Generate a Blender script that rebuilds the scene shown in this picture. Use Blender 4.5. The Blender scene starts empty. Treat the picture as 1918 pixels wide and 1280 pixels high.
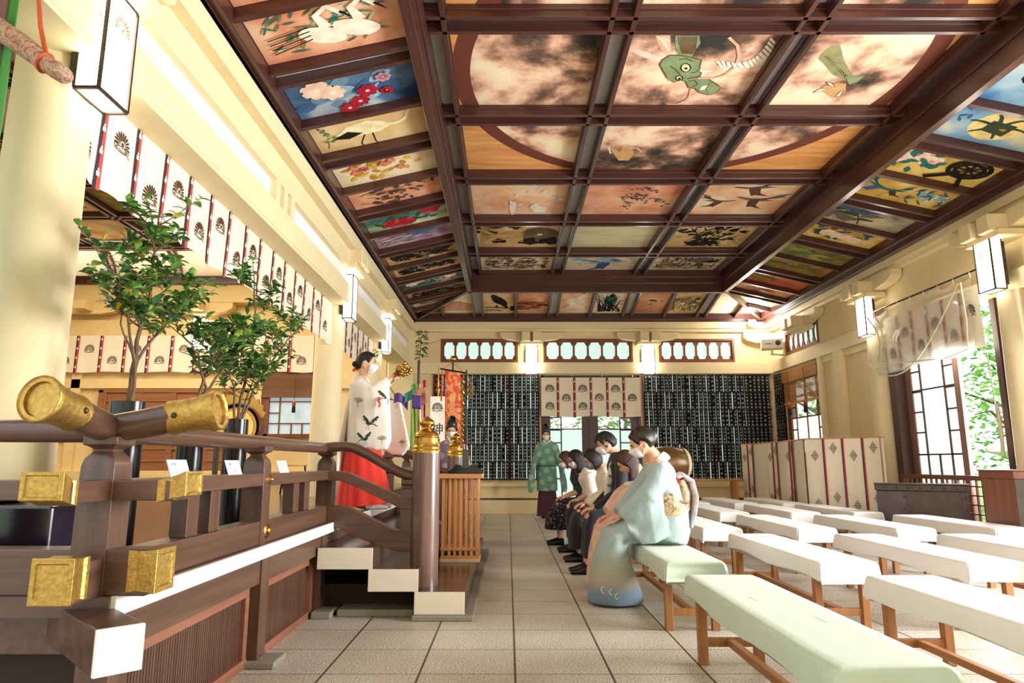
import bpy, bmesh, math, random
from mathutils import Vector, Matrix, noise
pi = math.pi
scene = bpy.context.scene
C = scene.collection
R_ = random.Random(7)
# ---------------- camera, sky, sun, exposure ----------------
F_PX, PITCH, CX, CAM_H = 1265.6, 0.177937, 951.73, 1.06
cd = bpy.data.cameras.new('camera'); cam = bpy.data.objects.new('camera', cd); C.objects.link(cam)
cd.sensor_width = 36; cd.lens = 36 * F_PX / 1918; cd.shift_x = (959 - CX) / 1918
cam.location = (0, 0, CAM_H); cam.rotation_euler = (pi / 2 + PITCH, 0, 0)
cd.clip_start = .05; cd.clip_end = 300
scene.camera = cam
w = bpy.data.worlds.new('sky'); scene.world = w; w.use_nodes = True
nt = w.node_tree; bg = nt.nodes['Background']
bg.inputs[0].default_value = (.86, .93, 1, 1); bg.inputs[1].default_value = 1.15
sd = bpy.data.lights.new('sun', 'SUN'); sun = bpy.data.objects.new('sun', sd); C.objects.link(sun)
sd.energy = 2.2; sd.angle = .05; sd.color = (1, .95, .86); sun.rotation_euler = (math.radians(-14), math.radians(-10), 0)
def area(name, loc, rot, sx, sy, power, col):
    d = bpy.data.lights.new(name, 'AREA'); d.shape = 'RECTANGLE'; d.size = sx; d.size_y = sy; d.energy = power; d.color = col
    o = bpy.data.objects.new(name, d); C.objects.link(o); o.location = loc; o.rotation_euler = rot
    return o
# added fill light inside the closed front (behind the viewer); daylight through the side opening
area('front_fill', (1.8, -1.9, 2.3), (pi / 2, 0, 0), 7.4, 3.4, 35, (1, .97, .92))
area('right_front_daylight', (6.5, 3.4, 1.8), (0, pi / 2, 0), 2.6, 2.4, 460, (.96, .98, 1))
area('sanctuary_cove_light', (-6.8, 13.9, 5.04), (pi, 0, 0), 8, .25, 22, (1, .88, .72))
area('sanctuary_fill', (-6.2, 9.5, 5.3), (0, 0, 0), 5, 6, 290, (1, .88, .68))  # unseen fill light added to brighten the sanctuary, no ceiling lamps modelled
area('side_daylight', (6.5, 9.3, 1.9), (0, pi / 2, 0), 2.2, 2.1, 190, (.88, .95, 1))
vs = scene.view_settings; vs.view_transform = 'Standard'; vs.look = 'None'; vs.gamma = 1; vs.exposure = 1.05
vs.use_curve_mapping = False
cy = scene.cycles; cy.max_bounces = 8; cy.diffuse_bounces = 4; cy.glossy_bounces = 3; cy.transmission_bounces = 6
cy.transparent_max_bounces = 12; cy.sample_clamp_indirect = 6; cy.caustics_reflective = False; cy.caustics_refractive = False
cy.use_denoising = True

# ---------------- materials ----------------
_M = {}
def new_mat(name):
    m = bpy.data.materials.new(name); m.use_nodes = True
    t = m.node_tree; return m, t, t.nodes['Principled BSDF']
def col4(c): return (c[0], c[1], c[2], 1)
def hexc(h):
    h = h.lstrip('#'); v = [int(h[i:i + 2], 16) / 255 for i in (0, 2, 4)]
    return tuple(x / 12.92 if x <= .04045 else ((x + .055) / 1.055) ** 2.4 for x in v)
def mat(name, c, rough=.6, metal=0, var=.12, scale=(6, 6, 6), bump=0, emit=None, es=0, detail=4, alpha=1, coat=0, sheen=0, spec=.5):
    """plain surface with noise-driven tone variation and bump"""
    if name in _M: return _M[name]
    if isinstance(c, str): c = hexc(c)
    m, t, p = new_mat(name); n = t.nodes; l = t.links
    tc = n.new('ShaderNodeTexCoord'); mp = n.new('ShaderNodeMapping'); mp.inputs['Scale'].default_value = scale
    l.new(tc.outputs['Object'], mp.inputs[0])
    nz = n.new('ShaderNodeTexNoise'); nz.inputs['Scale'].default_value = 1; nz.inputs['Detail'].default_value = detail
    l.new(mp.outputs[0], nz.inputs['Vector'])
    cr = n.new('ShaderNodeValToRGB'); cr.color_ramp.elements[0].position = .3; cr.color_ramp.elements[1].position = .7
    cr.color_ramp.elements[0].color = col4([x * (1 - var) for x in c]); cr.color_ramp.elements[1].color = col4([min(1, x * (1 + var)) for x in c])
    l.new(nz.outputs['Fac'], cr.inputs[0]); l.new(cr.outputs[0], p.inputs['Base Color'])
    p.inputs['Roughness'].default_value = rough; p.inputs['Metallic'].default_value = metal
    p.inputs['Specular IOR Level'].default_value = spec
    if coat: p.inputs['Coat Weight'].default_value = coat; p.inputs['Coat Roughness'].default_value = .15
    if sheen: p.inputs['Sheen Weight'].default_value = sheen
    if alpha < 1: p.inputs['Alpha'].default_value = alpha
    if bump:
        b = n.new('ShaderNodeBump'); b.inputs['Strength'].default_value = bump; b.inputs['Distance'].default_value = .01
        l.new(nz.outputs['Fac'], b.inputs['Height']); l.new(b.outputs[0], p.inputs['Normal'])
    if emit is not None:
        p.inputs['Emission Color'].default_value = col4(emit); p.inputs['Emission Strength'].default_value = es
    _M[name] = m
    return m
def ramp_mat(name, stops, scale, rough=.85, detail=6, distort=.6, nscale=1, bump=0, coord='Object', off=(0, 0, 0)):
    """paint washes: a noise run through a many-stop ramp"""
    if name in _M: return _M[name]
    m, t, p = new_mat(name); n = t.nodes; l = t.links
    tc = n.new('ShaderNodeTexCoord'); mp = n.new('ShaderNodeMapping'); mp.inputs['Scale'].default_value = scale; mp.inputs['Location'].default_value = off
    l.new(tc.outputs[coord], mp.inputs[0])
    nz = n.new('ShaderNodeTexNoise'); nz.inputs['Scale'].default_value = nscale; nz.inputs['Detail'].default_value = detail; nz.inputs['Distortion'].default_value = distort
    l.new(mp.outputs[0], nz.inputs['Vector'])
    cr = n.new('ShaderNodeValToRGB'); e = cr.color_ramp.elements
    while len(e) > 1: e.remove(e[-1])
    e[0].position = stops[0][0]; e[0].color = col4(hexc(stops[0][1]))
    for s, c in stops[1:]:
        q = e.new(s); q.color = col4(hexc(c))
    l.new(nz.outputs['Fac'], cr.inputs[0]); l.new(cr.outputs[0], p.inputs['Base Color'])
    p.inputs['Roughness'].default_value = rough; p.inputs['Specular IOR Level'].default_value = .2
    if bump:
        b = n.new('ShaderNodeBump'); b.inputs['Strength'].default_value = bump; l.new(nz.outputs['Fac'], b.inputs['Height']); l.new(b.outputs[0], p.inputs['Normal'])
    _M[name] = m
    return m
def wood(name, c, axis='y', rough=.45, var=.3, coat=0, g=26):
    s = {'x': (1.2, g, g), 'y': (g, 1.2, g), 'z': (g, g, 1.2)}[axis]
    return mat(name, c, rough, 0, var, s, .12, coat=coat)

# ---------------- mesh helpers ----------------
def V(*a): return Vector(a)
class MB:
    def __init__(s): s.v = []; s.f = []; s.m = []
    def add(s, vs, fs, m=0):
        o = len(s.v); s.v += [tuple(x) for x in vs]
        for f in fs: s.f.append([i + o for i in f]); s.m.append(m)
        return s
    def box(s, x0, x1, y0, y1, z0, z1, m=0):
        return s.add([(x0, y0, z0), (x1, y0, z0), (x1, y1, z0), (x0, y1, z0), (x0, y0, z1), (x1, y0, z1), (x1, y1, z1), (x0, y1, z1)],
                     [(0, 3, 2, 1), (4, 5, 6, 7), (0, 1, 5, 4), (1, 2, 6, 5), (2, 3, 7, 6), (3, 0, 4, 7)], m)
    def bar(s, a, b, w, h, m=0, up=(0, 0, 1)):
        a = Vector(a); b = Vector(b); d = (b - a).normalized(); sd_ = d.cross(Vector(up)).normalized(); u = sd_.cross(d)
        q = []
        for p in (a, b):
            for i, j in ((-1, -1), (1, -1), (1, 1), (-1, 1)): q.append(p + sd_ * (i * w / 2) + u * (j * h / 2))
        return s.add(q, [(0, 3, 2, 1), (4, 5, 6, 7), (0, 1, 5, 4), (1, 2, 6, 5), (2, 3, 7, 6), (3, 0, 4, 7)], m)
    def prism(s, poly, fn, t0, t1, m=0, mside=None):
        """polygon (u,v) extruded between t0 and t1; fn(u,v,t) gives the 3D point"""
        n = len(poly); q = [fn(u, v, t0) for u, v in poly] + [fn(u, v, t1) for u, v in poly]
        s.add(q, [tuple(range(n))[::-1], tuple(range(n, 2 * n))], m)
        o = len(s.v) - 2 * n
        for i in range(n):
            j = (i + 1) % n; s.f.append([o + i, o + j, o + n + j, o + n + i]); s.m.append(m if mside is None else mside)
        return s
    def loft(s, rings, m=0, cap=True, close=True):
        n = len(rings[0]); o = len(s.v)
        for r in rings: s.v += [tuple(p) for p in r]
        for k in range(len(rings) - 1):
            for i in range(n if close else n - 1):
                j = (i + 1) % n
                s.f.append([o + k * n + i, o + k * n + j, o + (k + 1) * n + j, o + (k + 1) * n + i]); s.m.append(m)
        if cap:
            s.f.append([o + i for i in range(n)][::-1]); s.m.append(m)
            s.f.append([o + (len(rings) - 1) * n + i for i in range(n)]); s.m.append(m)
        return s
    def tube(s, pts, r, n=8, m=0, cap=True, flat=1.0, up=None):
        pts = [Vector(p) for p in pts]; K = len(pts)
        if not hasattr(r, '__len__'): r = [r] * K
        rings = []; prev = None
        for k in range(K):
            d = (pts[min(k + 1, K - 1)] - pts[max(k - 1, 0)])
            d = d.normalized() if d.length > 1e-9 else Vector((0, 0, 1))
            if prev is None:
                ref = Vector(up) if up else (Vector((0, 0, 1)) if abs(d.z) < .9 else Vector((1, 0, 0)))
                a = d.cross(ref).normalized()
            else:
                a = (prev - d * prev.dot(d)); a = a.normalized() if a.length > 1e-6 else d.orthogonal().normalized()
            prev = a; b = d.cross(a)
            rr = r[k]; ra, rb = (rr if hasattr(rr, '__len__') else (rr, rr * flat))
            rings.append([pts[k] + a * (ra * math.cos(2 * pi * i / n)) + b * (rb * math.sin(2 * pi * i / n)) for i in range(n)])
        return s.loft(rings, m, cap)
    def lathe(s, prof, n=24, o=(0, 0, 0), ax='z', m=0, cap=True, sx=1, sy=1):
        o = Vector(o); rings = []
        for r, h in prof:
            ring = []
            for i in range(n):
                a = 2 * pi * i / n; x = r * math.cos(a) * sx; y = r * math.sin(a) * sy
                ring.append(o + {'z': V(x, y, h), 'y': V(x, h, -y), 'x': V(h, x, y)}[ax])
            rings.append(ring)
        return s.loft(rings, m, cap)
    def ell(s, c, rx, ry, rz, n=12, k=8, m=0, M=None):
        c = Vector(c); rings = []
        for i in range(1, k):
            th = pi * i / k; ring = []
            for j in range(n):
                a = 2 * pi * j / n; p = V(rx * math.sin(th) * math.cos(a), ry * math.sin(th) * math.sin(a), -rz * math.cos(th))
                if M: p = M @ p
                ring.append(c + p)
            rings.append(ring)
        o = len(s.v); s.loft(rings, m, False)
        b = V(0, 0, -rz); t = V(0, 0, rz)
        if M: b = M @ b; t = M @ t
        s.v += [tuple(c + b), tuple(c + t)]; L = o + (k - 1) * n
        for j in range(n):
            j2 = (j + 1) % n
            s.f.append([L, o + j2, o + j]); s.m.append(m)
            s.f.append([L + 1, o + (k - 2) * n + j, o + (k - 2) * n + j2]); s.m.append(m)
        return s
    def grid(s, fn, nu, nv, m=0, mf=None):
        o = len(s.v)
        for j in range(nv + 1):
            for i in range(nu + 1): s.v.append(tuple(fn(i / nu, j / nv)))
        for j in range(nv):
            for i in range(nu):
                a = o + j * (nu + 1) + i; s.f.append([a, a + 1, a + nu + 2, a + nu + 1]); s.m.append(mf((i + .5) / nu, (j + .5) / nv) if mf else m)
        return s
    def mesh(s, name, mats, smooth=True, ang=40):
        me = bpy.data.meshes.new(name); me.from_pydata(s.v, [], s.f)
        for mt in (mats if isinstance(mats, (list, tuple)) else [mats]): me.materials.append(mt)
        me.polygons.foreach_set('material_index', s.m)
        if smooth:
            me.polygons.foreach_set('use_smooth', [True] * len(s.f)); me.update(); me.set_sharp_from_angle(angle=math.radians(ang))
        me.update(); return me
    def build(s, name, mats, parent=None, smooth=True, ang=40, bevel=0, solid=0, loc=None):
        me = s.mesh(name, mats, smooth, ang)
        o = bpy.data.objects.new(name, me); C.objects.link(o)
        if parent: o.parent = parent
        if loc: o.location = loc
        if solid:
            d = o.modifiers.new('thickness', 'SOLIDIFY'); d.thickness = solid; d.offset = 0
        if bevel:
            b = o.modifiers.new('bevel', 'BEVEL'); b.width = bevel; b.segments = 2; b.limit_method = 'ANGLE'; b.angle_limit = math.radians(50)
        return o
def tag(o, label=None, cat=None, group=None, kind=None):
    if label: o['label'] = label
    if cat: o['category'] = cat
    if group: o['group'] = group
    if kind: o['kind'] = kind
    return o
def thing(name, label, cat, loc=(0, 0, 0), rz=0, group=None):
    o = bpy.data.objects.new(name, None); C.objects.link(o); o.empty_display_size = .1
    o.location = loc; o.rotation_euler = (0, 0, rz)
    return tag(o, label, cat, group)
def struct(o): o['kind'] = 'structure'; return o
KIDS = {}
def dup(root, loc=None, rz=None, label=None, group=None, scale=None):
    def cp(o, par):
        c = o.copy(); C.objects.link(c); c.parent = par
        for ch in [x for x in KIDS_of(o)]: cp(ch, c)
        return c
    r = cp(root, root.parent)
    if loc is not None: r.location = loc
    if rz is not None: r.rotation_euler = (0, 0, rz)
    if label: r['label'] = label
    if group: r['group'] = group
    if scale: r.scale = scale
    return r
def KIDS_of(o): return list(o.children)
def lerp(a, b, t): return a + (b - a) * t
# turns a pixel of the photograph into a point of a real plane (used to measure, like a surveyor)
cp_, sp_ = math.cos(PITCH), math.sin(PITCH)
def ray(u, v):
    a = (u - CX) / F_PX; b = (640 - v) / F_PX
    return (a, cp_ - b * sp_, sp_ + b * cp_)
def on_z(u, v, z):
    r = ray(u, v); t = (z - CAM_H) / r[2]; return (r[0] * t, r[1] * t)
# ---------------- text and emblems as flat polygons ----------------
_glyph = {}
def glyph(ch):
    """polygons of one character, centred, height about 1"""
    if ch in _glyph: return _glyph[ch]
    cu = bpy.data.curves.new('writing', 'FONT'); cu.body = ch; cu.resolution_u = 1; cu.align_x = 'CENTER'
    o = bpy.data.objects.new('writing', cu); C.objects.link(o)
    dg = bpy.context.evaluated_depsgraph_get(); me = bpy.data.meshes.new_from_object(o.evaluated_get(dg))
    vs_ = [(v.co.x, v.co.y) for v in me.vertices]; fs = [tuple(p.vertices) for p in me.polygons]
    if vs_:
        x0 = min(a for a, b in vs_); x1 = max(a for a, b in vs_); y0 = min(b for a, b in vs_); y1 = max(b for a, b in vs_)
        k = max(x1 - x0, y1 - y0); vs_ = [((a - (x0 + x1) / 2) / k, (b - (y0 + y1) / 2) / k) for a, b in vs_]
    bpy.data.objects.remove(o); bpy.data.curves.remove(cu); bpy.data.meshes.remove(me)
    _glyph[ch] = (vs_, fs); return _glyph[ch]
def put_text(mb, txt, fn, x, y, size, dx=0, dy=-1.12, m=0, bold=1.0):
    for k, ch in enumerate(txt):
        if ch == ' ': continue
        vs_, fs = glyph(ch)
        mb.add([fn(x + a * size * bold + k * dx * size, y + b * size + k * dy * size) for a, b in vs_], fs, m)
def stroke(pts, w, closed=False):
    """2D ribbon as quads -> list of polygons; w number or list"""
    n = len(pts); L = []; out = []
    if not hasattr(w, '__len__'): w = [w] * n
    for k in range(n):
        a = pts[max(k - 1, 0)]; b = pts[min(k + 1, n - 1)]; dx = b[0] - a[0]; dy = b[1] - a[1]; d = math.hypot(dx, dy) or 1
        nx, ny = -dy / d * w[k] / 2, dx / d * w[k] / 2
        L.append(((pts[k][0] + nx, pts[k][1] + ny), (pts[k][0] - nx, pts[k][1] - ny)))
    for k in range(n - 1): out.append([L[k][0], L[k][1], L[k + 1][1], L[k + 1][0]])
    return out
def bez(p0, p1, p2, n=8):
    return [((1 - t) ** 2 * p0[0] + 2 * t * (1 - t) * p1[0] + t * t * p2[0], (1 - t) ** 2 * p0[1] + 2 * t * (1 - t) * p1[1] + t * t * p2[1]) for t in [i / n for i in range(n + 1)]]
def crest_polys():
    P = []
    for k in range(11):
        a = pi * (k + .5) / 11 * 1.16 - .08 * pi
        ca, sa = math.cos(a), math.sin(a)
        prof = [(.12, .008), (.30, .036), (.38, .043), (.43, .032), (.45, 0), (.43, -.032), (.38, -.043), (.30, -.036), (.12, -.008)]
        P.append([(r * ca - t * sa, r * sa + t * ca + .02) for r, t in prof])
    P.append([(.07 * math.cos(x), .07 * math.sin(x) + .03) for x in [2 * pi * i / 12 for i in range(12)]])
    def sw(cx, cy, w, h, t0, t1, wd):
        return stroke([(cx + w * math.cos(t), cy + h * math.sin(t)) for t in [t0 + (t1 - t0) * i / 14 for i in range(15)]], wd)
    P += sw(-.02, -.14, .30, .075, -.2 * pi, 1.25 * pi, .03); P += sw(.02, -.17, .20, .045, .9 * pi, 2.3 * pi, .028)
    P += sw(-.36, -.11, .07, .06, .1 * pi, 1.9 * pi, .028); P += sw(.36, -.10, .07, .05, -.9 * pi, .9 * pi, .026)
    P += stroke(bez((-.42, -.2), (-.1, -.32), (.2, -.23), 8) + bez((.2, -.23), (.34, -.17), (.48, -.29), 6)[1:], .03)
    P += stroke(bez((-.28, -.04), (-.05, -.1), (.3, -.02), 8), .02)
    return P
CREST = crest_polys()
def diamond_polys():
    P = []
    for i in range(-2, 3):
        for j in range(-2, 3):
            x = (i - j) * .095; y = (i + j) * .115
            if (i + j) % 2 == 0: P.append([(x + .062 * math.cos(a + .4) * (1 if int(q) % 2 == 0 else .72), y + .075 * math.sin(a + .4) * (1 if int(q) % 2 == 0 else .72)) for q, a in [(q, 2 * pi * q / 10) for q in range(10)]])
            else: P += stroke([(x + .05 * math.cos(a), y + .06 * math.sin(a)) for a in [2 * pi * q / 8 for q in range(9)]], .028)
    P += stroke([(0, .46), (0, .56)], .03) + stroke([(0, -.46), (0, -.56)], .03) + stroke([(.38, 0), (.46, 0)], .03) + stroke([(-.38, 0), (-.46, 0)], .03)
    return P
DIAMOND = diamond_polys()
def put_polys(mb, P, fn, x, y, s, m, sx=1):
    for p in P: mb.add([fn(x + a * s * sx, y + b * s) for a, b in p], [tuple(range(len(p)))], m)
# ---------------- shared materials ----------------
M_wall = mat('cream_plaster', '#e6d0a2', .75, 0, .035, (3, 3, 3), .04)
M_wall2 = mat('white_plaster', '#f3f0ee', .8, 0, .03, (3, 3, 3), .03)
M_cream = mat('cream_painted_beam', '#ead8ad', .6, 0, .03, (4, 4, 4), .02)
M_dark = wood('dark_lacquered_wood', '#4b2a24', 'y', .32, .25, .3)
M_darkx = wood('dark_lacquered_wood_cross', '#4b2a24', 'x', .32, .25, .3)
M_brown = wood('brown_worn_wood', '#5a3f30', 'y', .36, .3, .15, 30)
M_brownz = wood('brown_worn_wood_upright', '#5a3f30', 'z', .36, .3, .15, 30)
M_brownx = wood('brown_worn_wood_cross', '#5a3f30', 'x', .36, .3, .15, 30)
M_red = wood('reddish_wood', '#7a4426', 'z', .45, .25)
M_orange = wood('light_orange_wood', '#cf935c', 'z', .5, .2)
M_orangex = wood('light_orange_wood_cross', '#cf935c', 'x', .5, .2)
M_oak = wood('bench_oak', '#94602f', 'z', .5, .22)
M_oaky = wood('bench_oak_rail', '#94602f', 'y', .5, .22)
M_gold = mat('polished_gold', '#b98f45', .3, 1, .12, (20, 20, 20), .05)
M_goldleaf = mat('embossed_gold', '#b3924c', .45, .9, .2, (60, 60, 60), .3)
M_white = mat('white_paint', '#ece8de', .5, 0, .02)
M_black = mat('black_lacquer', '#0b0b0d', .22, 0, .1)
M_blackm = mat('black_matte', '#17171a', .6)
M_cloth = mat('cream_cloth', '#efe3cb', .9, 0, .03, (40, 40, 40), .08, sheen=.2)
M_stripek = mat('navy_black_ribbon', '#2f2036', .7)
M_striper = mat('red_ribbon', '#c9402f', .7)
M_printb = mat('brown_black_print', '#4d2c1b', .9)
M_printk = mat('black_print', '#151412', .9)
M_glassf = mat('glowing_frosted_glass', '#9fbfb6', .35, 0, .03, emit=(.66, .86, .80), es=.42)  # opaque panes, emission stands in for daylight behind them
M_glassw = mat('bright_glowing_glass', '#dfe9e6', .35, 0, .03, emit=(.93, 1, .98), es=.55)  # stronger emission imitating daylight in the right side panes
M_stone = mat('speckled_stone', '#8d8676', .8, 0, .25, (160, 160, 160), .3, detail=2)
M_lamp = mat('lit_lamp_paper', '#fffaf0', .5, emit=(1, .93, .78), es=6)
M_lampline = mat('thin_lamp_bars', '#c79350', .5)
M_bronze = mat('dark_bronze_frame', '#4a4038', .4, .6)

# ---------------- floor of stone slabs ----------------
def floor_mat():
    m, t, p = new_mat('stone_slab_floor'); n = t.nodes; l = t.links
    g = n.new('ShaderNodeNewGeometry'); sx = n.new('ShaderNodeSeparateXYZ'); l.new(g.outputs['Position'], sx.inputs[0])
    def joint(sock, off, pitch, w):
        a = n.new('ShaderNodeMath'); a.operation = 'SUBTRACT'; l.new(sock, a.inputs[0]); a.inputs[1].default_value = off
        b = n.new('ShaderNodeMath'); b.operation = 'PINGPONG'; l.new(a.outputs[0], b.inputs[0]); b.inputs[1].default_value = pitch / 2
        c = n.new('ShaderNodeMath'); c.operation = 'LESS_THAN'; l.new(b.outputs[0], c.inputs[0]); c.inputs[1].default_value = w
        return c
    jx = joint(sx.outputs[0], .036, .49, .006); jy = joint(sx.outputs[1], 3.69, .463, .004)
    mx = n.new('ShaderNodeMath'); mx.operation = 'MAXIMUM'; l.new(jx.outputs[0], mx.inputs[0]); l.new(jy.outputs[0], mx.inputs[1])
    def fl(sock, off, pitch):
        a = n.new('ShaderNodeMath'); a.operation = 'SUBTRACT'; l.new(sock, a.inputs[0]); a.inputs[1].default_value = off
        b = n.new('ShaderNodeMath'); b.operation = 'DIVIDE'; l.new(a.outputs[0], b.inputs[0]); b.inputs[1].default_value = pitch
        c = n.new('ShaderNodeMath'); c.operation = 'FLOOR'; l.new(b.outputs[0], c.inputs[0]); return c
    cx = n.new('ShaderNodeCombineXYZ'); l.new(fl(sx.outputs[0], .036, .49).outputs[0], cx.inputs[0]); l.new(fl(sx.outputs[1], 3.69, .463).outputs[0], cx.inputs[1])
    wn = n.new('ShaderNodeTexWhiteNoise'); l.new(cx.outputs[0], wn.inputs['Vector'])
    nz = n.new('ShaderNodeTexNoise'); nz.inputs['Scale'].default_value = 110; nz.inputs['Detail'].default_value = 4; nz.inputs['Roughness'].default_value = .75; l.new(g.outputs['Position'], nz.inputs['Vector'])
    cr = n.new('ShaderNodeValToRGB'); e = cr.color_ramp.elements
    e[0].position = .38; e[0].color = col4(hexc('#5d584e')); e[1].position = .60; e[1].color = col4(hexc('#f3eee4'))
    q = e.new(.47); q.color = col4(hexc('#bcb3a5'))
    l.new(nz.outputs['Fac'], cr.inputs[0])
    nb = n.new('ShaderNodeTexNoise'); nb.inputs['Scale'].default_value = 1.6; nb.inputs['Detail'].default_value = 3; l.new(g.outputs['Position'], nb.inputs['Vector'])
    ad = n.new('ShaderNodeMath'); ad.operation = 'MULTIPLY_ADD'; l.new(wn.outputs['Value'], ad.inputs[0]); ad.inputs[1].default_value = .22; l.new(nb.outputs['Fac'], ad.inputs[2])
    c2 = n.new('ShaderNodeValToRGB'); e = c2.color_ramp.elements; e[0].position = .35; e[0].color = (.78, .72, .63, 1); e[1].position = .85; e[1].color = (1.0, 1.0, 1.0, 1)
    l.new(ad.outputs[0], c2.inputs[0])
    mu = n.new('ShaderNodeMix'); mu.data_type = 'RGBA'; mu.blend_type = 'MULTIPLY'; mu.inputs[0].default_value = 1
    l.new(cr.outputs[0], mu.inputs[6]); l.new(c2.outputs[0], mu.inputs[7])
    mj = n.new('ShaderNodeMix'); mj.data_type = 'RGBA'; l.new(mx.outputs[0], mj.inputs[0]); l.new(mu.outputs[2], mj.inputs[6]); mj.inputs[7].default_value = col4(hexc('#4a3f30'))
    l.new(mj.outputs[2], p.inputs['Base Color']); p.inputs['Roughness'].default_value = .42
    iv = n.new('ShaderNodeMath'); iv.operation = 'SUBTRACT'; iv.inputs[0].default_value = 1; l.new(mx.outputs[0], iv.inputs[1])
    b = n.new('ShaderNodeBump'); b.inputs['Strength'].default_value = .5; b.inputs['Distance'].default_value = .004; l.new(iv.outputs[0], b.inputs['Height'])
    b2 = n.new('ShaderNodeBump'); b2.inputs['Strength'].default_value = .25; b2.inputs['Distance'].default_value = .002; l.new(nz.outputs['Fac'], b2.inputs['Height']); l.new(b.outputs[0], b2.inputs['Normal'])
    l.new(b2.outputs[0], p.inputs['Normal'])
    return m
struct(MB().box(-11, 6.3, -3, 15.4, -.1, 0).build('floor', floor_mat(), smooth=False))
gr = mat('grass_ground', '#6f8f4a', .95, 0, .35, (2, 2, 2), .3)
o = MB().box(-30, 45, -20, 50, -.25, -.12).build('ground', gr, smooth=False); struct(o)

# ---------------- walls ----------------
YB, XR = 15.1, 6.0
def wall_y(name, y0, y1, rects, holes, m=M_wall):
    """wall in the XZ plane made of strips round its openings; rects=(x0,x1,z0,z1)"""
    mb = MB(); x0, x1, z0, z1 = rects
    xs = sorted({x0, x1} | {h[0] for h in holes} | {h[1] for h in holes}); zs = sorted({z0, z1} | {h[2] for h in holes} | {h[3] for h in holes})
    for i in range(len(xs) - 1):
        for j in range(len(zs) - 1):
            cxx = (xs[i] + xs[i + 1]) / 2; czz = (zs[j] + zs[j + 1]) / 2
            if any(h[0] < cxx < h[1] and h[2] < czz < h[3] for h in holes): continue
            mb.box(xs[i], xs[i + 1], y0, y1, zs[j], zs[j + 1])
    return mb, name, m
mb, nm, m_ = wall_y('wall_back', YB, YB + .2, (-2.7, 6.2, 0, 4.45), [(-1.5, .2, 3.3, 3.83), (.82, 2.8, 3.3, 3.83), (3.43, 5.1, 3.3, 3.83), (.74, 2.95, 0, 3.0), (-1.65, .66, .72, 3.0), (3.02, 5.3, .72, 3.0)])
struct(mb.build(nm, m_, smooth=False))
# right wall, X plane
def wall_x(name, x0, x1, span, holes, m=M_wall):
    mb = MB(); y0, y1, z0, z1 = span
    ys = sorted({y0, y1} | {h[0] for h in holes} | {h[1] for h in holes}); zs = sorted({z0, z1} | {h[2] for h in holes} | {h[3] for h in holes})
    for i in range(len(ys) - 1):
        for j in range(len(zs) - 1):
            a = (ys[i] + ys[i + 1]) / 2; b = (zs[j] + zs[j + 1]) / 2
            if any(h[0] < a < h[1] and h[2] < b < h[3] for h in holes): continue
            mb.box(x0, x1, ys[i], ys[i + 1], zs[j], zs[j + 1])
    return mb.build(name, m, smooth=False)
struct(wall_x('wall_right', XR, XR + .2, (1.5, YB + .2, 0, 4.45), [(12.87, 14.5, 1.2, 3.0), (12.85, 14.35, 3.35, 3.8), (8.1, 10.4, 0, 3.25), (5.1, 7.45, 0, 3.25), (2.1, 4.7, 0, 3.1)]))
struct(MB().box(-2.7, 6.2, -3.2, -3, 0, 5.1).build('wall_front_blocker', M_wall, smooth=False)); struct(MB().box(XR, XR + .2, -3, 1.5, 0, 4.45).build('wall_right', M_wall, smooth=False))  # front wall is unseen, added to keep outdoor light off front faces
# mouldings and beams round the hall
T = 0
def trim(mb, m=M_cream, bevel=.006):
    global T; T += 1
    return struct(mb.build('trim_%d' % T, m, smooth=False, bevel=bevel))
trim(MB().box(-2.3, 6.0, YB - .1, YB, 3.98, 4.20).box(-2.3, 6.0, YB - .16, YB, 4.05, 4.20))          # cornice back
trim(MB().box(-2.3, 6.0, YB - .07, YB, 3.03, 3.285))                                                    # back lintel beam
trim(MB().box(XR - .1, XR, 2, YB, 3.98, 4.2).box(XR - .16, XR, 2, YB, 4.05, 4.20))
trim(MB().box(XR - .07, XR, 2, YB - .07, 3.05, 3.30))
trim(MB().box(-2.3, .70, YB - .3, YB, .32, .62).box(3.0, 6.0, YB - .3, YB, .32, .62).box(-2.3, .60, YB - .36, YB, .56, .64).box(3.1, 6, YB - .36, YB, .56, .64))
trim(MB().box(-2.3, .74, YB - .42, YB, 0, .28).box(2.95, 6.0, YB - .42, YB, 0, .28))
# left colonnade: lower beam, white frieze, upper beam
trim(MB().box(-2.62, -2.2, -.5, 9.15, 3.22, 3.51).box(-2.62, -2.19, -.5, 9.15, 3.25, 3.262).box(-2.62, -2.2, 9.45, 15.1, 3.22, 3.51), bevel=.01)
struct(MB().box(-2.5, -2.27, -.5, 15.1, 3.50, 3.80).build('wall_left', M_wall2, smooth=False))
trim(MB().box(-2.62, -2.2, -.5, 15.1, 3.73, 3.98).box(-2.62, -2.1, -.5, 15.1, 3.98, 4.22))
st = MB()
for y in (6.14, 6.36, 6.58): st.box(-2.3, -2.205, y - .055, y + .055, 3.5, 3.76)
trim(st)
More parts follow.
